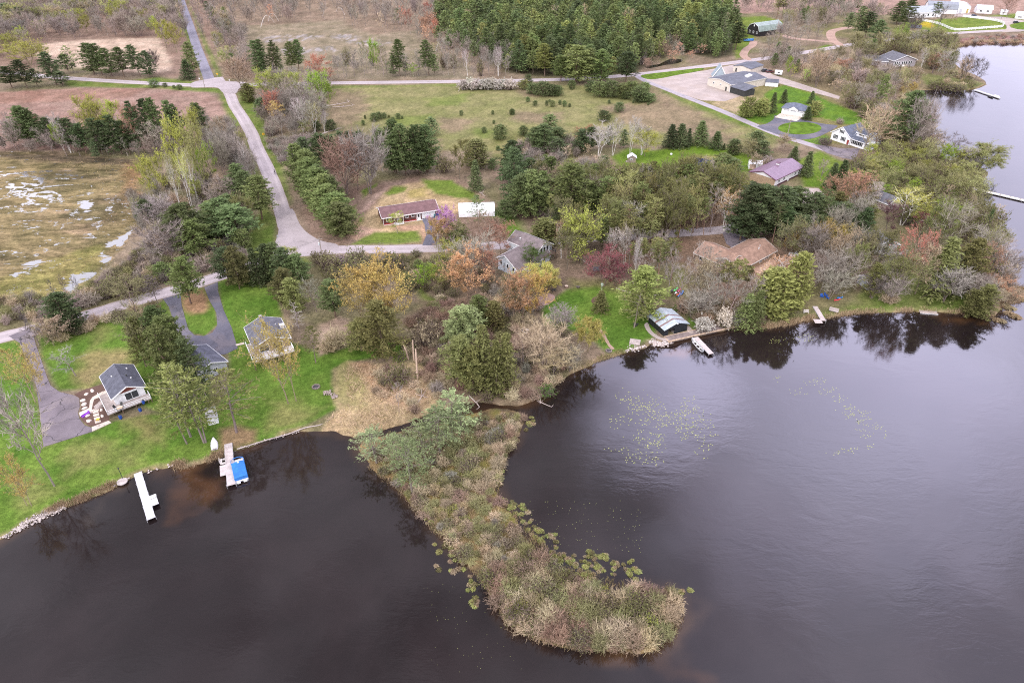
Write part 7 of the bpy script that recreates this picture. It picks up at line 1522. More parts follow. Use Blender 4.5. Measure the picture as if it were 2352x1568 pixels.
def lab(place): return lambda k, c: '%s %s %s' % (CW[c], KW[k], place)
NW = [(-260,-70),(400,-70),(412,0),(428,50),(440,100),(400,120),(374,100),(364,86),(198,89),(80,103),(50,125),(-260,165)]
scatter(NW, 1500, [('bare','mauve',8),('slim','mauve',4),('bare','grey',2),('bud','yg',1.6),('bud','pyg',1.6),('bud','tan',.8)], (9,14), (6.5,10), lab('in the woods left of the paved north road'), 'trees of the woods left of the north road', 3.6, 4, 1)
NE = [(428,-70),(1060,-70),(1010,20),(985,85),(956,70),(859,80),(819,69),(782,46),(687,52),(600,58),(545,58),(520,110),(505,168),(488,160),(455,60)]
scatter(NE, 560, [('slim','grey',6),('bare','mauve',3),('slim','mauve',3),('pine','mpine',.5),('bud','rust',.4),('bud','tan',.6)], (10,15), (5,8), lab('in the woods around the clearing'), 'trees of the woods around the clearing', 4.2, 4, 2)
scatter([(505,60),(540,55),(575,100),(585,170),(520,182),(500,150)], 55, [('bare','mauve',5),('slim','grey',3),('bud','pyg',1.5),('pine','pine',.6)], (7,11), (5,7), lab('at the right verge of the paved north road'), 'trees right of the north road', 3.2, 3, 3)
scatter([(860,60),(990,40),(1010,90),(985,110),(930,80)], 22, [('bud','red',2),('bud','rust',2),('slim','grey',4)], (10,14), (5,7), lab('at the far edge of the clearing'), 'trees at the far edge of the clearing', 3.5, 3, 31)
PF = [(1015,90),(1000,30),(1070,-60),(1640,-60),(1655,20),(1690,60),(1690,125),(1640,135),(1560,118),(1500,140),(1450,168),(1400,178),(1330,180),(1250,178),(1180,168),(1120,140)]
scatter(PF, 1550, [('pine','pine',4),('pine','mpine',5),('pine','dpine',1.2),('pine','lpine',1.5),('thinpine','pine',1),('slim','tan',.25)], (8.5,18.5), (5,7), lab('in the large pine forest'), 'trees of the large pine forest', 3.9, 4, 4)
scatter([(1470,120),(1560,100),(1620,130),(1580,145),(1500,160),(1440,165)], 26, [('bare','brown',3),('slim','grey',3),('bud','rust',1.5),('shrub','mauve',3)], (5,10), (4,6), lab('beside the dark forest pond'), 'plants beside the forest pond', 3.0, 3, 5)
scatter([(760,150),(1000,130),(1200,165),(1200,177),(760,183)], 70, [('slim','grey',4),('slim','oliveb',2),('bare','mauve',2),('leafshrub','oliveb',1),('pine','pine',.5)], (5,10), (3,5), lab('in the strip north of the east road'), 'trees in the strip north of the east road', 2.6, 3.5, 6)
scatter([(1005,95),(1180,120),(1215,160),(1200,170),(1080,150),(1005,130)], 60, [('slim','grey',4),('pine','pine',2),('slim','mauve',3)], (8,12), (4,6), lab('at the left edge of the pine forest'), 'trees at the left edge of the pine forest', 3, 3, 7)
scatter([(600,200),(750,196),(752,250),(742,300),(690,325),(630,330),(605,290)], 80, [('bare','grey',4),('slim','grey',4),('bare','mauve',3),('bud','pyg',.8),('shrub','mauve',3)], (5,11), (4,7), lab('in the thicket right of the crossroads'), 'trees of the thicket right of the crossroads', 2.6, 3, 8)
scatter([(610,330),(700,320),(740,330),(690,350),(655,380),(630,360)], 40, [('shrub','mauve',4),('shrub','grey',3),('bare','grey',1)], (2,4), (3,4.5), lab('between the thicket and the diagonal road'), 'shrubs between the thicket and the diagonal road', 2, 2.5, 9)
scatter([(450,300),(530,300),(560,330),(590,410),(585,430),(540,400),(480,390)], 55, [('bare','grey',5),('slim','palegrey',3),('bare','mauve',3),('bud','pyg',.8)], (6,10), (4,6), lab('on the left side of the diagonal road'), 'trees left of the diagonal road', 2.6, 3, 10)
scatter([(0,300),(110,300),(300,330),(440,345),(440,368),(300,368),(0,352)], 70, [('bare','mauve',4),('slim','grey',4),('pine','dpine',2),('bud','rust',.4)], (5,10), (3,5), lab('between the ploughed field and the marsh'), 'trees between the field and the marsh', 2.8, 3, 11)
scatter([(300,430),(420,400),(540,430),(590,500),(560,570),(480,620),(400,610),(340,560),(310,500)], 120, [('bare','mauve',4),('slim','grey',3),('shrub','grey',4),('bud','pyg',1),('shrub','tan',2),('leafshrub','olive',1.5)], (2.5,7), (2.5,5), lab('in the wet wood beside the marsh'), 'plants of the wet wood beside the marsh', 2.2, 3, 12)
scatter([(0,690),(120,690),(250,640),(340,560),(400,620),(470,600),(560,590),(480,630),(360,665),(230,700),(100,742),(0,755)], 150, [('shrub','mauve',4),('shrub','oliveb',3),('leafshrub','oliveb',2.5),('shrub','tan',2),('shrub','dkgrey',1)], (1.6,3.4), (2.2,4), lab('between the marsh and the west road'), 'shrubs between the marsh and the west road', 1.9, 3, 13)
scatter([(1180,340),(1320,330),(1440,440),(1440,510),(1380,560),(1240,500),(1190,420)], 120, [('shrub','mauve',6),('shrub','grey',3),('bare','mauve',2),('bare','brown',1),('bud','tan',1)], (2.5,6), (2.8,5), lab('in the thicket between the dark pines'), 'plants of the thicket between the dark pines', 2.2, 3, 14)
scatter([(1430,470),(1640,470),(1700,500),(1690,530),(1560,560),(1480,600),(1400,580),(1380,520)], 95, [('redpine','olive',6),('redpine','mpine',3),('bud','olive',2.5),('bud','pyg',.8),('slim','grey',1)], (13,18), (5,8), lab('in the grove above the brown roofed house'), 'pines of the grove above the brown roofed house', 3.0, 1.2, 15)
scatter([(1430,590),(1500,585),(1530,620),(1525,655),(1500,670),(1450,650)], 18, [('redpine','olive',4),('slim','grey',3)], (10,14), (3,5), lab('right of the crimson crabapple'), 'trees right of the crimson crabapple', 3, 2.5, 16)
scatter([(1585,670),(1640,670),(1750,690),(1740,730),(1660,745),(1600,730)], 11, [('redpine','olive',3),('slim','grey',6)], (11,16), (4,6), lab('on the slope below the brown roofed house'), 'trees below the brown roofed house', 3, 2, 17)
scatter([(1585,700),(1650,705),(1760,700),(1740,745),(1650,752),(1590,735)], 60, [('shrub','brown',4),('shrub','tan',3),('bare','grey',2),('leafshrub','oliveb',2)], (1.6,4), (2.5,4.5), lab('on the bank behind the boardwalk'), 'shrubs on the bank behind the boardwalk', 1.9, 2, 18)
scatter([(1760,535),(1850,520),(1900,500),(1980,545),(1960,580),(1840,575),(1760,560)], 20, [('pine','dpine',4),('redpine','pine',3),('pine','olive',2)], (11,15), (5,7), lab('in the pine stand beyond the brown roofed house'), 'pines of the stand beyond the brown roofed house', 3.4, 3, 19)
scatter([(1960,390),(2050,355),(2150,368),(2235,388),(2238,425),(2200,470),(2060,470),(1960,450)], 75, [('bud','pyg',3),('bud','yg',2),('leafshrub','pyg',3),('bud','lime',.7),('leafshrub','olive',3),('bare','oliveb',2)], (4,8), (5,8), lab('in the bright bushes above the long pier'), 'bright bushes above the long pier', 3, 3, 20)
scatter([(2060,470),(2240,470),(2290,510),(2300,590),(2240,640),(2120,600),(2080,540)], 46, [('slim','oliveb',3),('bud','pyg',2.5),('slim','tan',1.5),('leafshrub','olive',3),('bud','oliveb',2),('bud','pyg',1)], (5,10), (5,8), lab('in the shore wood right of the shore cottage'), 'trees of the shore wood right of the cottage', 3, 3, 21)
scatter([(2210,600),(2300,600),(2310,690),(2290,715),(2240,712),(2200,660)], 30, [('bare','mauve',4),('bare','tan',2),('bud','rust',1),('leafshrub','olive',1)], (4,9), (4,7), lab('at the right shore corner'), 'trees at the right shore corner', 2.6, 2, 22)
scatter([(1955,100),(2060,90),(2150,88),(2185,100),(2178,130),(2195,160),(2150,165),(2105,150),(2100,130),(2000,130),(1960,135)], 75, [('bare','oliveb',4),('bud','oliveb',3),('bare','mauve',2),('leafshrub','olive',2),('pine','pine',.4)], (5,10), (5,8), lab('around the lakeside house'), 'trees around the lakeside house', 3.2, 3, 23)
scatter([(1830,145),(1960,135),(2040,175),(2120,195),(2060,222),(2040,245),(1980,250),(1920,215),(1830,180)], 120, [('bare','mauve',5),('bare','oliveb',3),('shrub','tan',3),('slim','mauve',2),('bud','oliveb',1.5),('bud','tan',1)], (4,9), (4,7), lab('between the store and the lake bay'), 'plants between the store and the lake bay', 3, 3.5, 24)
scatter([(1930,235),(2040,252),(2100,268),(2125,300),(2140,345),(2060,345),(2010,330),(2000,290),(1970,262)], 85, [('bare','oliveb',4),('bare','mauve',3),('bare','tan',2),('slim','grey',2),('bud','oliveb',2),('leafshrub','olive',1.5)], (5,11), (5,8), lab('along the lake bay behind the white house'), 'trees along the lake bay', 3, 3.5, 25)
scatter([(1690,20),(1830,10),(1960,20),(2040,50),(1960,60),(1930,100),(1840,110),(1800,125),(1745,130),(1800,70),(1790,45)], 105, [('bare','mauve',5),('slim','grey',5),('pine','pine',.7),('bud','oliveb',1)], (8,13), (5,8), lab('around the dark gambrel barn and farm track'), 'trees around the gambrel barn', 3.4, 4, 26)
scatter([(1745,130),(1810,122),(1830,140),(1830,175),(1790,165),(1750,150)], 32, [('bare','mauve',4),('slim','grey',3),('pine','pine',1)], (6,10), (4,6), lab('behind the parked cars of the store'), 'trees behind the store cars', 2.8, 3, 27)
scatter([(2186,92),(2260,84),(2420,80),(2420,99),(2227,101),(2192,110)], 60, [('shrub','reddish',4),('shrub','mauve',2),('leafshrub','oliveb',.6)], (1.2,2.2), (2.2,4), lab('on the far lake bank below the farm road'), 'shrubs on the far lake bank', 2, 2.5, 28)
scatter([(2180,168),(2245,178),(2258,192),(2225,204),(2125,203),(2130,192)], 28, [('leafshrub','oliveb',3),('shrub','tan',3),('leafshrub','olive',2)], (1.5,3), (2.5,4), lab('on the wooded point by the far dock'), 'shrubs on the wooded point', 2.2, 2, 29)
scatter([(1000,695),(1120,690),(1190,750),(1180,790),(1100,780),(1010,790),(930,745)], 110, [('shrub','brown',6),('shrub','reddish',2),('shrub','oliveb',2),('leafshrub','olive',1)], (1.2,2.4), (1.8,3.2), lab('in the brown thicket left of the blue house'), 'shrubs of the brown thicket', 1.5, 1.5, 30)
scatter([(840,580),(1000,590),(1100,640),(1060,690),(1000,690),(950,660),(900,620),(760,610)], 60, [('leafshrub','oliveb',3),('leafshrub','olive',3),('shrub','tan',2)], (1.4,3.0), (2.2,3.6), lab('below the ranch house road'), 'shrubs below the ranch house road', 2, 2.5, 32)
scatter([(930,795),(1000,790),(1100,800),(1210,800),(1300,790),(1340,835),(1280,880),(1230,915),(1100,920),(1010,905),(960,850)], 110, [('shrub','tan',4),('shrub','brown',3),('shrub','grey',2),('leafshrub','oliveb',1.5),('shrub','reddish',1.5)], (1.3,3.2), (2,3.6), lab('on the wooded bank at the neck of the spit'), 'shrubs at the neck of the spit', 1.6, 1.5, 33)
scatter([(880,840),(960,850),(1010,900),(980,950),(900,960),(850,890)], 16, [('shrub','tan',3),('leafshrub','oliveb',2),('shrub','brown',2)], (1.0,2.4), (1.6,3.2), lab('in the reed bed beside the large lawn'), 'shrubs in the reed bed', 2, 1, 39)
scatter([(1100,620),(1160,640),(1240,700),(1230,760),(1180,760),(1100,700)], 45, [('shrub','tan',3),('bud','tan',1),('leafshrub','oliveb',2),('shrub','mauve',2)], (1.4,3.4), (2,3.6), lab('in the brush left of the orange maple'), 'brush left of the orange maple', 1.8, 2, 34)
scatter([(60,770),(200,735),(300,705),(350,700),(360,720),(250,745),(120,790)], 22, [('shrub','tan',3),('leafshrub','oliveb',2),('bare','oliveb',1)], (1.5,4), (2.5,4), lab('at the lawn edge below the west road'), 'shrubs below the west road', 2.4, 2.5, 35)
scatter([(1830,560),(1960,530),(1990,560),(1985,600),(2060,610),(2120,640),(2090,690),(1850,700),(1790,660),(1790,620)], 16, [('bare','grey',3),('slim','grey',4),('bud','olive',3),('bud','oliveb',3),('bud','tan',1.5),('pine','olive',1),('bud','pyg',1)], (9,15), (6,9), lab('on the wooded right shore slope'), 'trees of the right shore slope', 3.4, 1.5, 36)
scatter([(1230,440),(1400,440),(1440,560),(1330,600),(1260,520)], 34, [('pine','mpine',3),('redpine','olive',3),('bud','oliveb',2),('bud','olive',2)], (9,15), (5,8), lab('in the mixed wood above the blue house'), 'trees of the mixed wood above the blue house', 3.4, 1.5, 37)
scatter([(1440,640),(1560,640),(1650,690),(1700,735),(1620,748),(1530,690)], 5, [('slim','grey',5),('redpine','olive',2),('bud','tan',2),('bud','oliveb',2)], (12,18), (5,7), lab('between the kayak rack and the boathouse bank'), 'trees between the kayak rack and the bank', 3.2, 1.5, 38)
# spit: bog shrubs and sedge
scatter([(1110,1330),(1200,1262),(1270,1315),(1340,1350),(1420,1380),(1450,1362),(1540,1362),(1552,1400),(1540,1448),(1500,1478),(1400,1487),(1290,1472),(1190,1432)], 150, [('shrub','tan',2),('shrub','brown',3),('shrub','oliveb',3.5),('leafshrub','oliveb',2.5),('leafshrub','yg',.8),('leafshrub','olive',1),('shrub','tan',2),('shrub','reddish',1)], (1.5,3.6), (2.2,4.4), lambda k, c: '%s %s in the tall brush at the spit end' % (CW[c], 'leafy bog bush' if k == 'leafshrub' else 'leafless bog bush'), 'tall brush at the spit end', 1.25, 0, 41, .12)
scatter([(900,1000),(1190,950),(1150,1060),(1120,1120),(1000,1180),(960,1150),(880,1085)], 46, [('shrub','brown',1.5),('shrub','oliveb',3),('leafshrub','oliveb',2),('leafshrub','olive',1),('shrub','tan',3)], (1.2,2.8), (1.8,3.6), lambda k, c: '%s %s among the upper spit growth' % (CW[c], 'leafy bog bush' if k == 'leafshrub' else 'leafless bog bush'), 'taller brush on the upper spit', 1.6, 0, 42, .12)
scatter([(900,1000),(1200,945),(1190,1000),(1150,1060),(1135,1130),(1170,1190),(1200,1240),(1240,1290),(1300,1330),(1360,1355),(1420,1378),(1450,1360),(1540,1360),(1552,1400),(1540,1450),(1500,1480),(1400,1488),(1290,1475),(1190,1435),(1120,1345),(1030,1240),(960,1160),(880,1085),(850,1040)], 380, [('shrub','grey',.8),('shrub','brown',2),('shrub','tan',3.6),('shrub','oliveb',4),('leafshrub','oliveb',2.4),('leafshrub','yg',.5),('shrub','straw',1.5),('leafshrub','tan',1.8)], (.5,1.9), (1.0,3.0), lambda k, c: '%s %s in the bog growth of the spit' % (CW[c], 'leafy bog shrub' if k == 'leafshrub' else 'leafless bog shrub'), 'bog shrubs on the spit', .8, 0, 40, .12)
TP_ = [(tp('M', x, y)) for x, y in ((780,20),(830,40),(870,60),(905,95),(850,110),(760,60),(720,30),(790,100),(880,190),(920,180),(960,220),(900,250),(940,290),(1000,240),(1040,270),(1080,300),(1130,320),(1160,350),(1150,400),(1100,300),(1010,330),(1040,370),(1130,440),(1180,460),(1140,490),(1190,520),(1160,540),(1200,490),(1220,470),(1250,520),(1280,500),(1310,470),(1300,510),(1320,560),(1360,600),(1330,630),(1280,540),(1250,600),(1400,520),(1430,480),(1460,450),(1500,470),(1480,510),(1440,540),(1410,570),(1460,560),(1500,540),(1530,570),(1560,600),(1520,610),(1480,630),(1430,610),(1390,640),(1560,460),(1580,490),(1540,480),(1640,540),(1690,560),(1660,580),(1680,530),(1640,630),(1790,530),(1760,590),(1800,620),(1780,620),(1840,580),(1850,610),(1840,670),(1430,670),(1490,680),(1400,660),(1420,740),(60,180),(30,190),(110,260),(140,220),(80,230),(200,360),(230,410),(260,380),(180,390),(130,440),(240,465),(280,430),(330,420),(350,400),(320,500),(340,540),(310,580),(345,590),(270,510),(130,595),(230,600),(410,690),(440,720),(400,720),(430,760),(440,840),(460,870),(420,880),(440,910),(450,850),(90,370),(2230,830),(2320,770),(2250,780))]
TP_ += [tp('K', x, y) for x, y in ((220,720),(190,770),(200,790),(170,820),(100,920),(60,950),(20,990),(230,750))]+[tp('J', x, y) for x, y in ((2200,960),(2160,1190),(2150,1300),(2200,1440),(2250,1500),(2290,1560),(2130,1140),(2260,940),(1390,1440),(1450,1520),(1530,1560))]
for i, (x, y) in enumerate(TP_):
    for q in range(2):
        g = G(x+random.gauss(0,5)*q, y+3+random.gauss(0,4)*q, 0); plant('tussock', (g.x, g.y, -.12), random.uniform(.45,.8), random.uniform(.55,1.15), random.choice(('tuss','tuss','oliveb','tan')), 'round sedge tussock in the water at the edge of the spit', 'sedge tussocks along the spit')
for x, y in ((2309,702),(2320,708),(2330,690),(2345,688),(2318,720),(2290,735),(2300,738),(2340,672),(2322,693),(2332,728),(2347,665)):
    g = G(x, y, 0); plant('tussock', (g.x, g.y, -.1), random.uniform(.8,1.2), random.uniform(1.8,3), 'straw', 'straw coloured sedge clump in the water off the right shore corner', 'sedge clumps off the right shore')

# ------------------------------------------------------------------ build plants
LM = [('the crossroads',510,196),('the stubble field',250,140),('the paved north road',445,100),('the ploughed left field',260,255),('the marsh',150,500),('the diagonal road',605,390),('the road bend',665,560),('the ranch house',935,485),('the middle meadow',1120,260),('the white hoop barn',1095,480),('the blue house',1215,600),('the black boathouse',1540,745),('the brown roofed house',1700,590),('the solar array',1610,380),('the pole building',1795,390),('the white cape house',1945,310),('the triple garage',1828,257),('the roadside store',1690,190),('the gambrel barn',1755,70),('the fenced farm lawn',2220,55),('the lakeside house',2075,140),('the lake cottage',300,900),('the looped driveway',450,730),('the deck house',625,780),('the reed bed',880,890),('the shore cottage',2030,570),('the tree clearing',800,110),('the pontoon boat',550,1075),('the playhouse',1450,368),('the long pier',2240,440),('the shore shelter',2170,665),('the west road',300,700),('the far lake bay',2090,240),('the spit neck',1150,900),('the spit pines',960,1050),('the L-shaped dock',1880,718),('the north meadow pines',1240,200)]
ORD = ['leftmost','second from left','third from left','fourth from left','fifth from left','sixth from left','seventh from left','eighth from left','ninth from left','tenth from left','eleventh from left','twelfth from left','thirteenth from left','fourteenth from left','fifteenth from left','sixteenth from left']
grp = {}
for e in PL[:NSURV]:
    px_, py_, _ = proj((e['p'].x, e['p'].y, e['p'].z+e['h']*.5)); e['px'] = px_; e['py'] = py_
    lm = min(LM, key=lambda l: (l[1]-px_)**2+((l[2]-py_)*1.5)**2); dx, dy = px_-lm[1], (py_-lm[2])*1.5
    dr = ('right of' if dx > 0 else 'left of') if abs(dx) > abs(dy) else ('below' if dy > 0 else 'above')
    e['ph'] = '%s %s %s %s' % (CW[e['c']], KW[e['kind']], dr, lm[0]); grp.setdefault(e['ph'], []).append(e)
NUM = {2:'two',3:'three',4:'four',5:'five',6:'six',7:'seven',8:'eight',9:'nine',10:'ten',11:'eleven',12:'twelve'}
for ph, es in grp.items():
    es.sort(key=lambda e: e['px'])
    for i, e in enumerate(es):
        e['label'] = ph if len(es) == 1 else '%s of %s: %s' % (ORD[i], NUM.get(len(es), 'several'), ph)
        if len(es) > 1: e['group'] = ph
LIMIT = 298
CAP = {}
for e in PL:
    pr = proj(e['p']); e['size'] = e['h']*e['w']*(F0/pr[2])**2; e['vis'] = -250 < pr[0] < 2600 and -90 < pr[1] < 1750
    px_, py_, _ = proj((e['p'].x, e['p'].y, e['p'].z+e['h'])); e['vis'] = e['vis'] and -60 < px_ < 2412 and (py_ < 1600) and pr[1] > -20
MASS = {'shrub':'shrub','leafshrub':'shrub','bare':'bare','slim':'bare','pine':'pine','thinpine':'pine','redpine':'pine','bud':'bud','aspen':'bud'}
STF = []
for fam in set(NICE[k] for k in NICE):
    es = [e for e in PL if NICE[e['kind']] == fam]; es.sort(key=lambda e: (-e['vis'], -e['size']))
    for i, e in enumerate(es):
        keep = i < LIMIT and e['vis']
        if not keep: STF.append(e); e['stuff'] = True
print('PLANTS', len(PL), 'mass', len(STF))
BK = dict(pine=(.16,.115,.09), thinpine=(.20,.17,.15), redpine=(.23,.155,.115), spruce=(.12,.09,.07), cedar=(.16,.11,.08), bare=(.20,.165,.15), slim=(.26,.22,.20), bud=(.17,.14,.125), lightbud=(.24,.21,.18), aspen=(.30,.28,.24), willow=(.22,.17,.11), deadspruce=(.30,.27,.26), birch=(.6,.57,.52), leafshrub=(.16,.12,.10), bushpine=(.13,.10,.08), tussock=(.27,.19,.11))
def jitter(c, r_, a=.12):
    g = 1+r_.uniform(-a, a); return tuple(max(.004, k*g*(1+r_.uniform(-.05, .05))) for k in c)
rj = random.Random(5)
for e in PL:
    if e.get('stuff'): continue
    k = e['kind']; tl = rj.choice(TPL[k]); c = COLS[e['c']]
    root = empty(NICE[k], e['p'], rj.uniform(0, 6.283), e['label'], CATW.get(k, 'tree'), e['group'])
    s = (e['w']/tl['w'], e['w']/tl['w']*rj.uniform(.92,1.08), e['h']/tl['h']); root.scale = s
    if k in ('pine','thinpine','redpine','bare','bud','lightbud','birch','willow','slim','aspen'): root.rotation_euler.x = rj.gauss(0, .04); root.rotation_euler.y = rj.gauss(0, .04)
    if tl['trunk']:
        o = bpy.data.objects.new('stem' if k in ('leafshrub','tussock','blossom') else 'trunk', tl['trunk']); col.objects.link(o); o.parent = root; o.color = (*jitter(BK.get(k, (.2,.16,.14)), rj), 1)
        if k in ('bud','lightbud','aspen','willow') : o.color = (*[a*.75+b*.18 for a, b in zip(BK[k], c)], 1)
    o = bpy.data.objects.new('crown' if k not in ('shrub','leafshrub','tussock','blossom') else 'foliage', tl['crown']); col.objects.link(o); o.parent = root; o.color = (*jitter(c, rj), 1)
# masses past the individual ones, one object per stand
def thin(q, n, r_):
    if q is None or len(q) <= n: return q
    i = r_.choice(len(q), n, replace=False); f = (len(q)/n)**.5; qq = q[i]; m = qq.mean(1, keepdims=True); return m+(qq-m)*min(f, 1.9)
LOD = {}
for k in TPL:
    LOD[k] = [(thin(t['q'][0], 60 if k != 'tussock' else 60, rr(1)), thin(t['q'][1], dict(shrub=420, leafshrub=420, bare=760, slim=560, pine=850, bud=600).get(k, 400), rr(2)), t['h'], t['w']) for t in TPL[k]]
groups = {}
for e in STF: groups.setdefault(e['group'] or 'trees', []).append(e)
for gname, es in groups.items():
    vv = []; cc_ = []
    for e in es:
        if len(es) < 1: continue
        t, c, h0, w0 = rj.choice(LOD[e['kind']]); a = rj.uniform(0, 6.283); s = e['w']/w0
        M = np.array([[math.cos(a)*s, -math.sin(a)*s, 0],[math.sin(a)*s, math.cos(a)*s, 0],[0,0,e['h']/h0]])
        for q, colr in ((t, BK.get(e['kind'], (.2,.16,.14))), (c, COLS[e['c']])):
            if q is None: continue
            v = q.reshape(-1, 3) @ M.T+np.array(e['p']); vv.append(v); cc_.append(np.repeat(np.array([jitter(colr, rj, .2)]), len(v), 0))
    v = np.concatenate(vv); f = np.arange(len(v)).reshape(-1, 4)
    big = gname if gname != 'trees' else 'far trees'
    nm_ = 'shrub_growth' if ('shrub' in gname or 'brush' in gname) else ('pine_woods' if 'pine' in gname else 'woodland')
    tag(link(nm_, np_mesh(nm_, v, f, np.concatenate(cc_)), STUFF), 'further '+gname, 'woodland' if nm_ != 'shrub_growth' else 'shrubs', None, 'stuff')
# ------------------------------------------------------------------ ground cover: reeds, grasses, lily pads
def blades(name, label, poly, n, h, c, w=.03, z=None, raw=None, lie=0.0, cat='grass', mixc2=None, width=None):
    """upright or lodged dry blades over a plot (poly) or along a line (width)"""
    r_ = np.random.default_rng(abs(hash(name+label)) % 1000 if False else len(label)*7+n)
    if width is None:
        P = W2(poly, .3); A = np.array(P); X = r_.uniform(A[:,0].min(), A[:,0].max(), n*3); Y = r_.uniform(A[:,1].min(), A[:,1].max(), n*3); k = sdist(X, Y, P) > 0; X = X[k][:n]; Y = Y[k][:n]
    else:
        P = np.array([G(x, y, 0)[:2] for x, y in poly]); seg = np.linalg.norm(np.diff(P, axis=0), axis=1); s = r_.uniform(0, seg.sum(), n); cs = np.concatenate([[0], np.cumsum(seg)])
        X = np.interp(s, cs, P[:,0])+r_.normal(0, width, n); Y = np.interp(s, cs, P[:,1])+r_.normal(0, width, n)
    d = -sdist(X, Y, lk); s_ = sdist(X, Y, sp_); Z = np.maximum(np.clip(d*.42, -.3, LAND), np.clip(s_*.35, -.3, .14)) if z is None else np.full(len(X), z)
    clump = vnoise(X, Y, 2.5, 77, 3); k = clump > r_.uniform(.2,.55,len(X)); X, Y, Z = X[k], Y[k], Z[k]
    if 'marsh' in name:
        dip = WET/.05
        pr_ = np.array([proj((a, b, LAND))[:2] for a, b in zip(X, Y)]); ii = np.clip(np.searchsorted(ys, pr_[:,1]), 0, len(ys)-1); jj = np.clip(np.searchsorted(xs, pr_[:,0]), 0, len(xs)-1); k = (dip[ii, jj] < .12) & (dip[np.minimum(ii+1,len(ys)-1), jj] < .3); X, Y, Z = X[k], Y[k], Z[k]
    P0 = np.stack([X, Y, Z-.05], 1); L = r_.uniform(h*.5, h*1.15, len(X)); az = r_.uniform(0, 6.283, len(X)); tl_ = np.abs(r_.normal(lie, .25, len(X)))
    P1 = P0+np.stack([np.cos(az)*np.sin(tl_)*L, np.sin(az)*np.sin(tl_)*L, np.cos(tl_)*L], 1)
    Q = strips(P0, P1, w, w*.4, r_); base = np.array(c) if mixc2 is None else np.where(r_.random((len(X),1)) < .5, np.array(c), np.array(mixc2))
    C_ = np.repeat(np.broadcast_to(base, (len(X),3))*r_.uniform(.7,1.25,(len(X),1)), 4, 0)
    o = link(name, np_mesh(name, Q.reshape(-1,3), np.arange(len(X)*4).reshape(-1,4), C_), STUFF); return tag(o, label, cat, None, 'stuff')
TANR = (.40,.30,.19); TANR2 = (.30,.21,.125)
blades('reeds', 'dry tan reeds along the bank left of the grey dock', [(403,1069),(422,1072),(448,1067),(475,1058),(501,1047),(515,1041)], 5200, 1.0, TANR, .03, width=.55, mixc2=TANR2)
blades('reeds', 'dry reeds on the lower left bank above the stones', [(111,1177),(150,1160),(200,1143),(237,1127),(264,1113)], 3600, .8, TANR, .03, width=.45, mixc2=TANR2)
blades('reeds', 'lodged dry reeds of the reed bed beside the large lawn', [(790,850),(850,838),(960,860),(1005,915),(955,960),(900,978),(820,1000),(770,985),(740,983),(775,945),(800,900)], 8500, 1.1, (.47,.34,.23), .035, lie=1.1, mixc2=(.38,.30,.16))
blades('reeds', 'dry reed fringe along the right shore', [(1700,752),(1739,753),(1784,750),(1831,739),(1871,732)], 3600, 1.1, TANR, .035, width=.5, mixc2=TANR2)
blades('reeds', 'dry reed fringe between the L-shaped dock and the shore corner', [(1896,730),(1924,725),(1976,718),(2029,715),(2108,714),(2161,717),(2229,719),(2282,726)], 4600, .8, TANR, .035, width=.5, mixc2=TANR2)
blades('reeds', 'dry reed islands in the shallows off the right shore corner', [(2300,700),(2318,690),(2330,668),(2345,660),(2365,668)], 2600, 1.2, (.36,.25,.16), .04, width=1.2, mixc2=TANR2)
blades('reeds', 'dry reeds lining the far lake bank', [(2188,110),(2227,99),(2293,98),(2352,99),(2440,103)], 2600, 1.6, TANR, .07, width=.9)
blades('reeds', 'dry bank grass below the willow', [(1340,845),(1364,831),(1401,819),(1434,806)], 1800, .6, TANR, .03, width=.4, mixc2=(.2,.2,.06))
blades('reeds', 'brown reed rim along the waterline of the spit', [(850,1072),(925,1132),(985,1202),(1050,1267),(1105,1328),(1150,1402),(1230,1472),(1330,1488),(1460,1499),(1542,1462),(1562,1420),(1560,1376),(1530,1351)], 4200, .9, (.33,.24,.15), .03, z=-.02, width=.35, mixc2=(.22,.17,.09))
blades('bog_grass', 'tan and olive bog grass over the spit', [(880,1000),(1190,950),(1160,1060),(1145,1140),(1200,1190),(1300,1300),(1550,1365),(1540,1450),(1400,1490),(1230,1460),(1120,1350),(960,1165),(850,1060)], 30000, .75, (.38,.28,.16), .028, z=.1, lie=.4, mixc2=(.27,.225,.08))
blades('marsh_grass', 'olive and straw marsh sedge', [(-60,360),(300,372),(316,430),(312,520),(240,610),(165,690),(60,720),(-60,735)], 14000, .5, (.20,.17,.08), .06, z=LAND, lie=.8, mixc2=(.31,.22,.12))
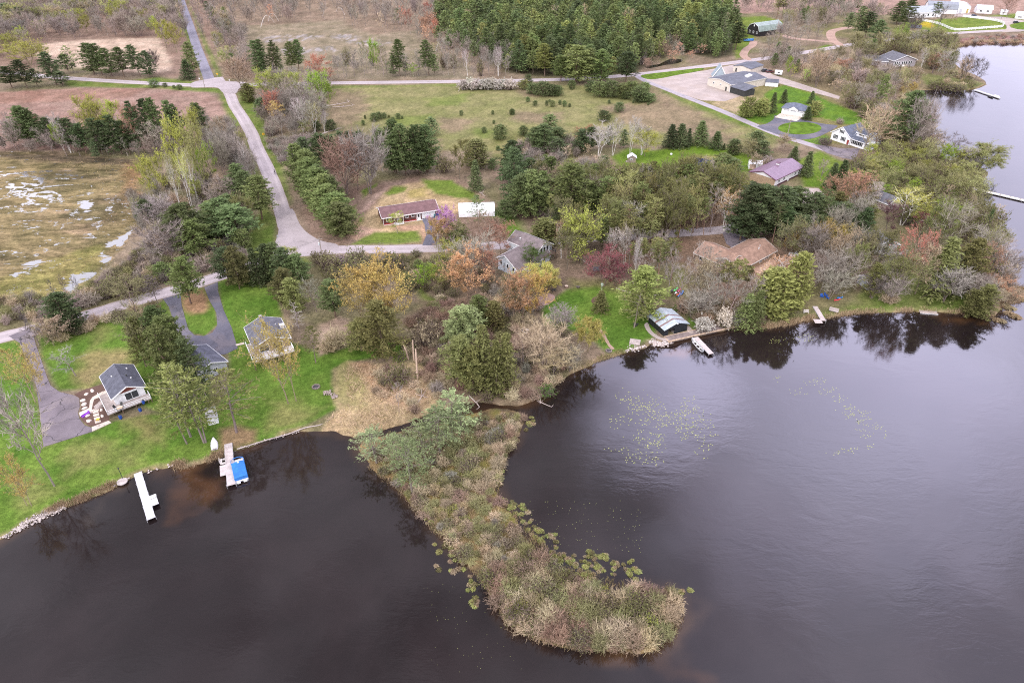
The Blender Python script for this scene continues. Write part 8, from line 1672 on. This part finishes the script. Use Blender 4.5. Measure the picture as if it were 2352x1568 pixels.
# lily pads
lp = MB(); n = 9
lp.poly([(.0,0,.012)]+[(.27*math.cos(.25+5.8*k/n), .27*math.sin(.25+5.8*k/n), .012+.01*(k % 2)) for k in range(n+1)])
lme = lp.mesh('lily_pad'); mm, nt_, b_ = nm('lily_leaf'); oi = nt_.nodes.new('ShaderNodeObjectInfo')
nt_.links.new(mixc(nt_, oi.outputs['Random'], (.20,.23,.065), (.36,.35,.13)), b_.inputs['Base Color']); b_.inputs['Roughness'].default_value = .45; lme.materials.append(mm)
r_ = random.Random(3); pads = []
CL = [('K',1040,540,60,30,14),('K',1010,590,30,25,8),('K',1090,590,60,40,16),('K',1150,640,60,35,26),('K',1230,610,60,40,30),('K',1270,670,60,35,22),('K',1330,640,40,20,10),('K',990,740,60,25,16),('K',950,800,50,20,8),('K',1100,760,40,30,8),('K',1210,720,50,40,18),('K',1260,770,40,30,14),('K',1350,780,60,40,34),('K',1390,715,35,20,14),('K',1470,740,60,35,30),('K',1520,690,30,15,8),('K',1560,700,40,30,16),('K',1590,800,50,25,22),('K',1500,800,70,40,26),('K',1540,840,40,30,12),('K',1600,570,30,15,10),('K',1560,610,40,30,9),('K',1620,650,40,25,12),('K',1670,710,45,20,12),('K',1720,780,50,30,12),('K',1760,850,60,40,16),('K',1620,890,60,30,14),('K',1700,900,40,30,9),('K',1220,870,70,35,22),('K',1335,880,25,12,8),('K',1150,930,35,22,12),('K',1290,950,50,25,28),('K',1240,980,50,25,10),('K',1360,950,30,30,6),('K',1030,1010,80,22,16),('K',1090,1095,60,25,16),('K',1205,1080,40,30,14),('K',1300,1090,45,30,18),('K',1740,1000,40,40,9),('K',1690,1040,60,30,8),('K',1550,920,20,25,6)]
for t_, x, y, a, b, k in CL:
    for _ in range(k): pads.append((t_, r_.gauss(x, a*.95), r_.gauss(y, b*1.0), 'yellow green lily pad floating in the open patch off the spit', 'lily pads in the patch off the spit', r_.uniform(.4,.95)))
CL2 = [('L',180,390,40,25,10),('L',540,410,90,30,16),('L',430,430,90,30,12),('L',340,510,80,25,14),('L',590,510,60,30,14),('L',660,490,60,20,10),('L',700,560,60,40,16),('L',790,640,60,35,22),('L',800,710,70,30,20),('L',920,690,70,25,24),('L',890,770,40,25,18),('L',970,760,60,40,12),('L',1030,830,50,40,14),('L',930,870,70,50,16),('L',1120,890,15,30,6),('L',800,1010,70,25,18),('L',690,1040,60,20,8),('L',990,980,40,25,9),('L',170,60,70,30,26),('L',420,40,90,30,34)]
for t_, x, y, a, b, k in CL2:
    for _ in range(k): pads.append((t_, r_.gauss(x, a*.55), r_.gauss(y, b*.6), 'pale lily pad in the far patches toward the right shore', 'lily pads toward the right shore', r_.uniform(.4,.62)))
for _ in range(130): pads.append(('M', r_.uniform(900,1900), r_.uniform(0,480), 'tiny pale lily bud scattered on the dark water right of the spit', 'lily buds right of the spit', r_.uniform(.14,.3)))
for _ in range(70): pads.append(('M', r_.uniform(0,900), r_.uniform(700,1500), 'tiny pale lily bud scattered on the dark water left of the spit', 'lily buds left of the spit', r_.uniform(.1,.22)))
first = 0; rest = []
for t_, x, y, lb, gp, s in pads:
    px_, py_ = tp(t_, x, y); g = G(px_, py_, 0)
    if sdist(np.array([g.x]), np.array([g.y]), lk)[0] < .5 or sdist(np.array([g.x]), np.array([g.y]), sp_)[0] > -1.0: continue
    rest.append((s*ppm(g), g, lb, gp, s))
rest.sort(key=lambda q: -q[0]); SM = []
for i, (_, g, lb, gp, s) in enumerate(rest):
    if i < 298:
        o = bpy.data.objects.new('lily_pad', lme); col.objects.link(o); o.location = (g.x, g.y, .004); o.rotation_euler = (0,0,r_.uniform(0,6.28)); o.scale = (s*.56, s*.56, 1); tag(o, lb, 'lily pad', gp)
    else: SM.append((g, s))
b = MB()
for g, s in SM: b.poly([(g.x+.27*s*.8*math.cos(k*math.pi/3), g.y+.27*s*.8*math.sin(k*math.pi/3), .014) for k in range(6)])
o = b.build('lily_pads', mm); tag(o, 'smaller lily pads and buds dotted over the lake', 'lily pads', None, 'stuff')
# bent birch arches, snags, fallen trunks, driftwood
def limb(name, label, cat, pts, r0, r1, m=BARK, c=(.45,.41,.38), group=None, side=0):
    b = MB(); b.tube(pts, list(np.linspace(r0, r1, len(pts))), 6); rs = random.Random(len(label))
    for k in range(side):
        i = rs.randrange(1, len(pts)); p = Vector(pts[i]); d = Vector((rs.gauss(0,1), rs.gauss(0,1), abs(rs.gauss(.3,.6)))).normalized()*rs.uniform(.6,1.8); b.tube([p, p+d*.6, p+d+Vector((0,0,.15))], [r1*1.2, r1*.8, r1*.3], 5)
    o = b.build(name, m); o.color = (*c, 1); return tag(o, label, cat, group)
def arch(label, A, B, h):
    a, b = G(*A), G(*B); limb('bent_birch', label, 'tree', [a.lerp(b, t/10)+Vector((0,0,h*math.sin(math.pi*t/10*.92))) for t in range(11)], .22, .07, MT('pale_birch', (.6,.56,.52), .1), group='bent birches')
arch('pale birch bent into an arch at the left of the clearing', tp('B',65,240), tp('B',190,225), 7.5); arch('second bent birch arch behind the first at the clearing', tp('B',130,190), tp('B',225,205), 6.5); arch('thin birch bent over near the far clearing edge', tp('B',720,110), tp('B',800,150), 5.5); arch('small bent birch arch at the pine forest edge', tp('B',1590,450), tp('B',1650,420), 4.5)
for lb, x, y0_, y1_, lean in (('left broken trunk of the pale snag trio',1300,75,225,.9),('middle broken trunk of the pale snag trio',1380,62,228,-.1),('right broken trunk of the pale snag trio',1415,140,400,-.2)):
    tx, ty = tp('J', x, y0_); _, by = tp('J', x, y1_); p = G(tx+6+lean*8, by); h_ = height_to(p, ty); limb('snag', lb, 'snag', [p, p+Vector((-lean*.4,0,h_*.5)), p+Vector((-lean*1.1,0.1,h_))], .24, .15, c=(.52,.40,.31), group='pale broken snags', side=0)
for lb, P, r0 in (('grey driftwood branches in the water below the spit neck spruces', [tp('K',235,545), tp('K',300,600), tp('K',390,640)], .12), ('dead leaning trunk over the black channel', [tp('J',1880,540), tp('J',1940,600), tp('J',1970,640)], .15), ('long pale fallen trunk at the meadow corner', [tp('B',640,925), tp('B',730,910), tp('B',830,890)], .3), ('brown fallen trunk below the pale one at the meadow corner', [tp('B',690,935), tp('B',780,930), tp('B',870,918)], .25), ('long grey fallen trunk behind the dark pines', [tp('B',560,1180), tp('B',650,1150), tp('B',750,1120)], .35), ('fallen grey trunk at the hoop barn garden edge', [tp('F',1960,215), tp('F',1990,235), tp('F',2020,260)], .18), ('broken white birch limb leaning beside the yellow green trees', [tp('G',600,770), tp('G',660,810), tp('G',720,865)], .16), ('pale fallen log on the reed bed', [tp('J',1435,600), tp('J',1470,545), tp('J',1500,505)], .15)):
    limb('fallen_trunk', lb, 'fallen tree', [G(x, y, .75 if i == 1 else .6) if 'water' not in lb else G(x, y, .35) for i, (x, y) in enumerate(P)], r0, r0*.4, c=(.44,.38,.35), side=7)
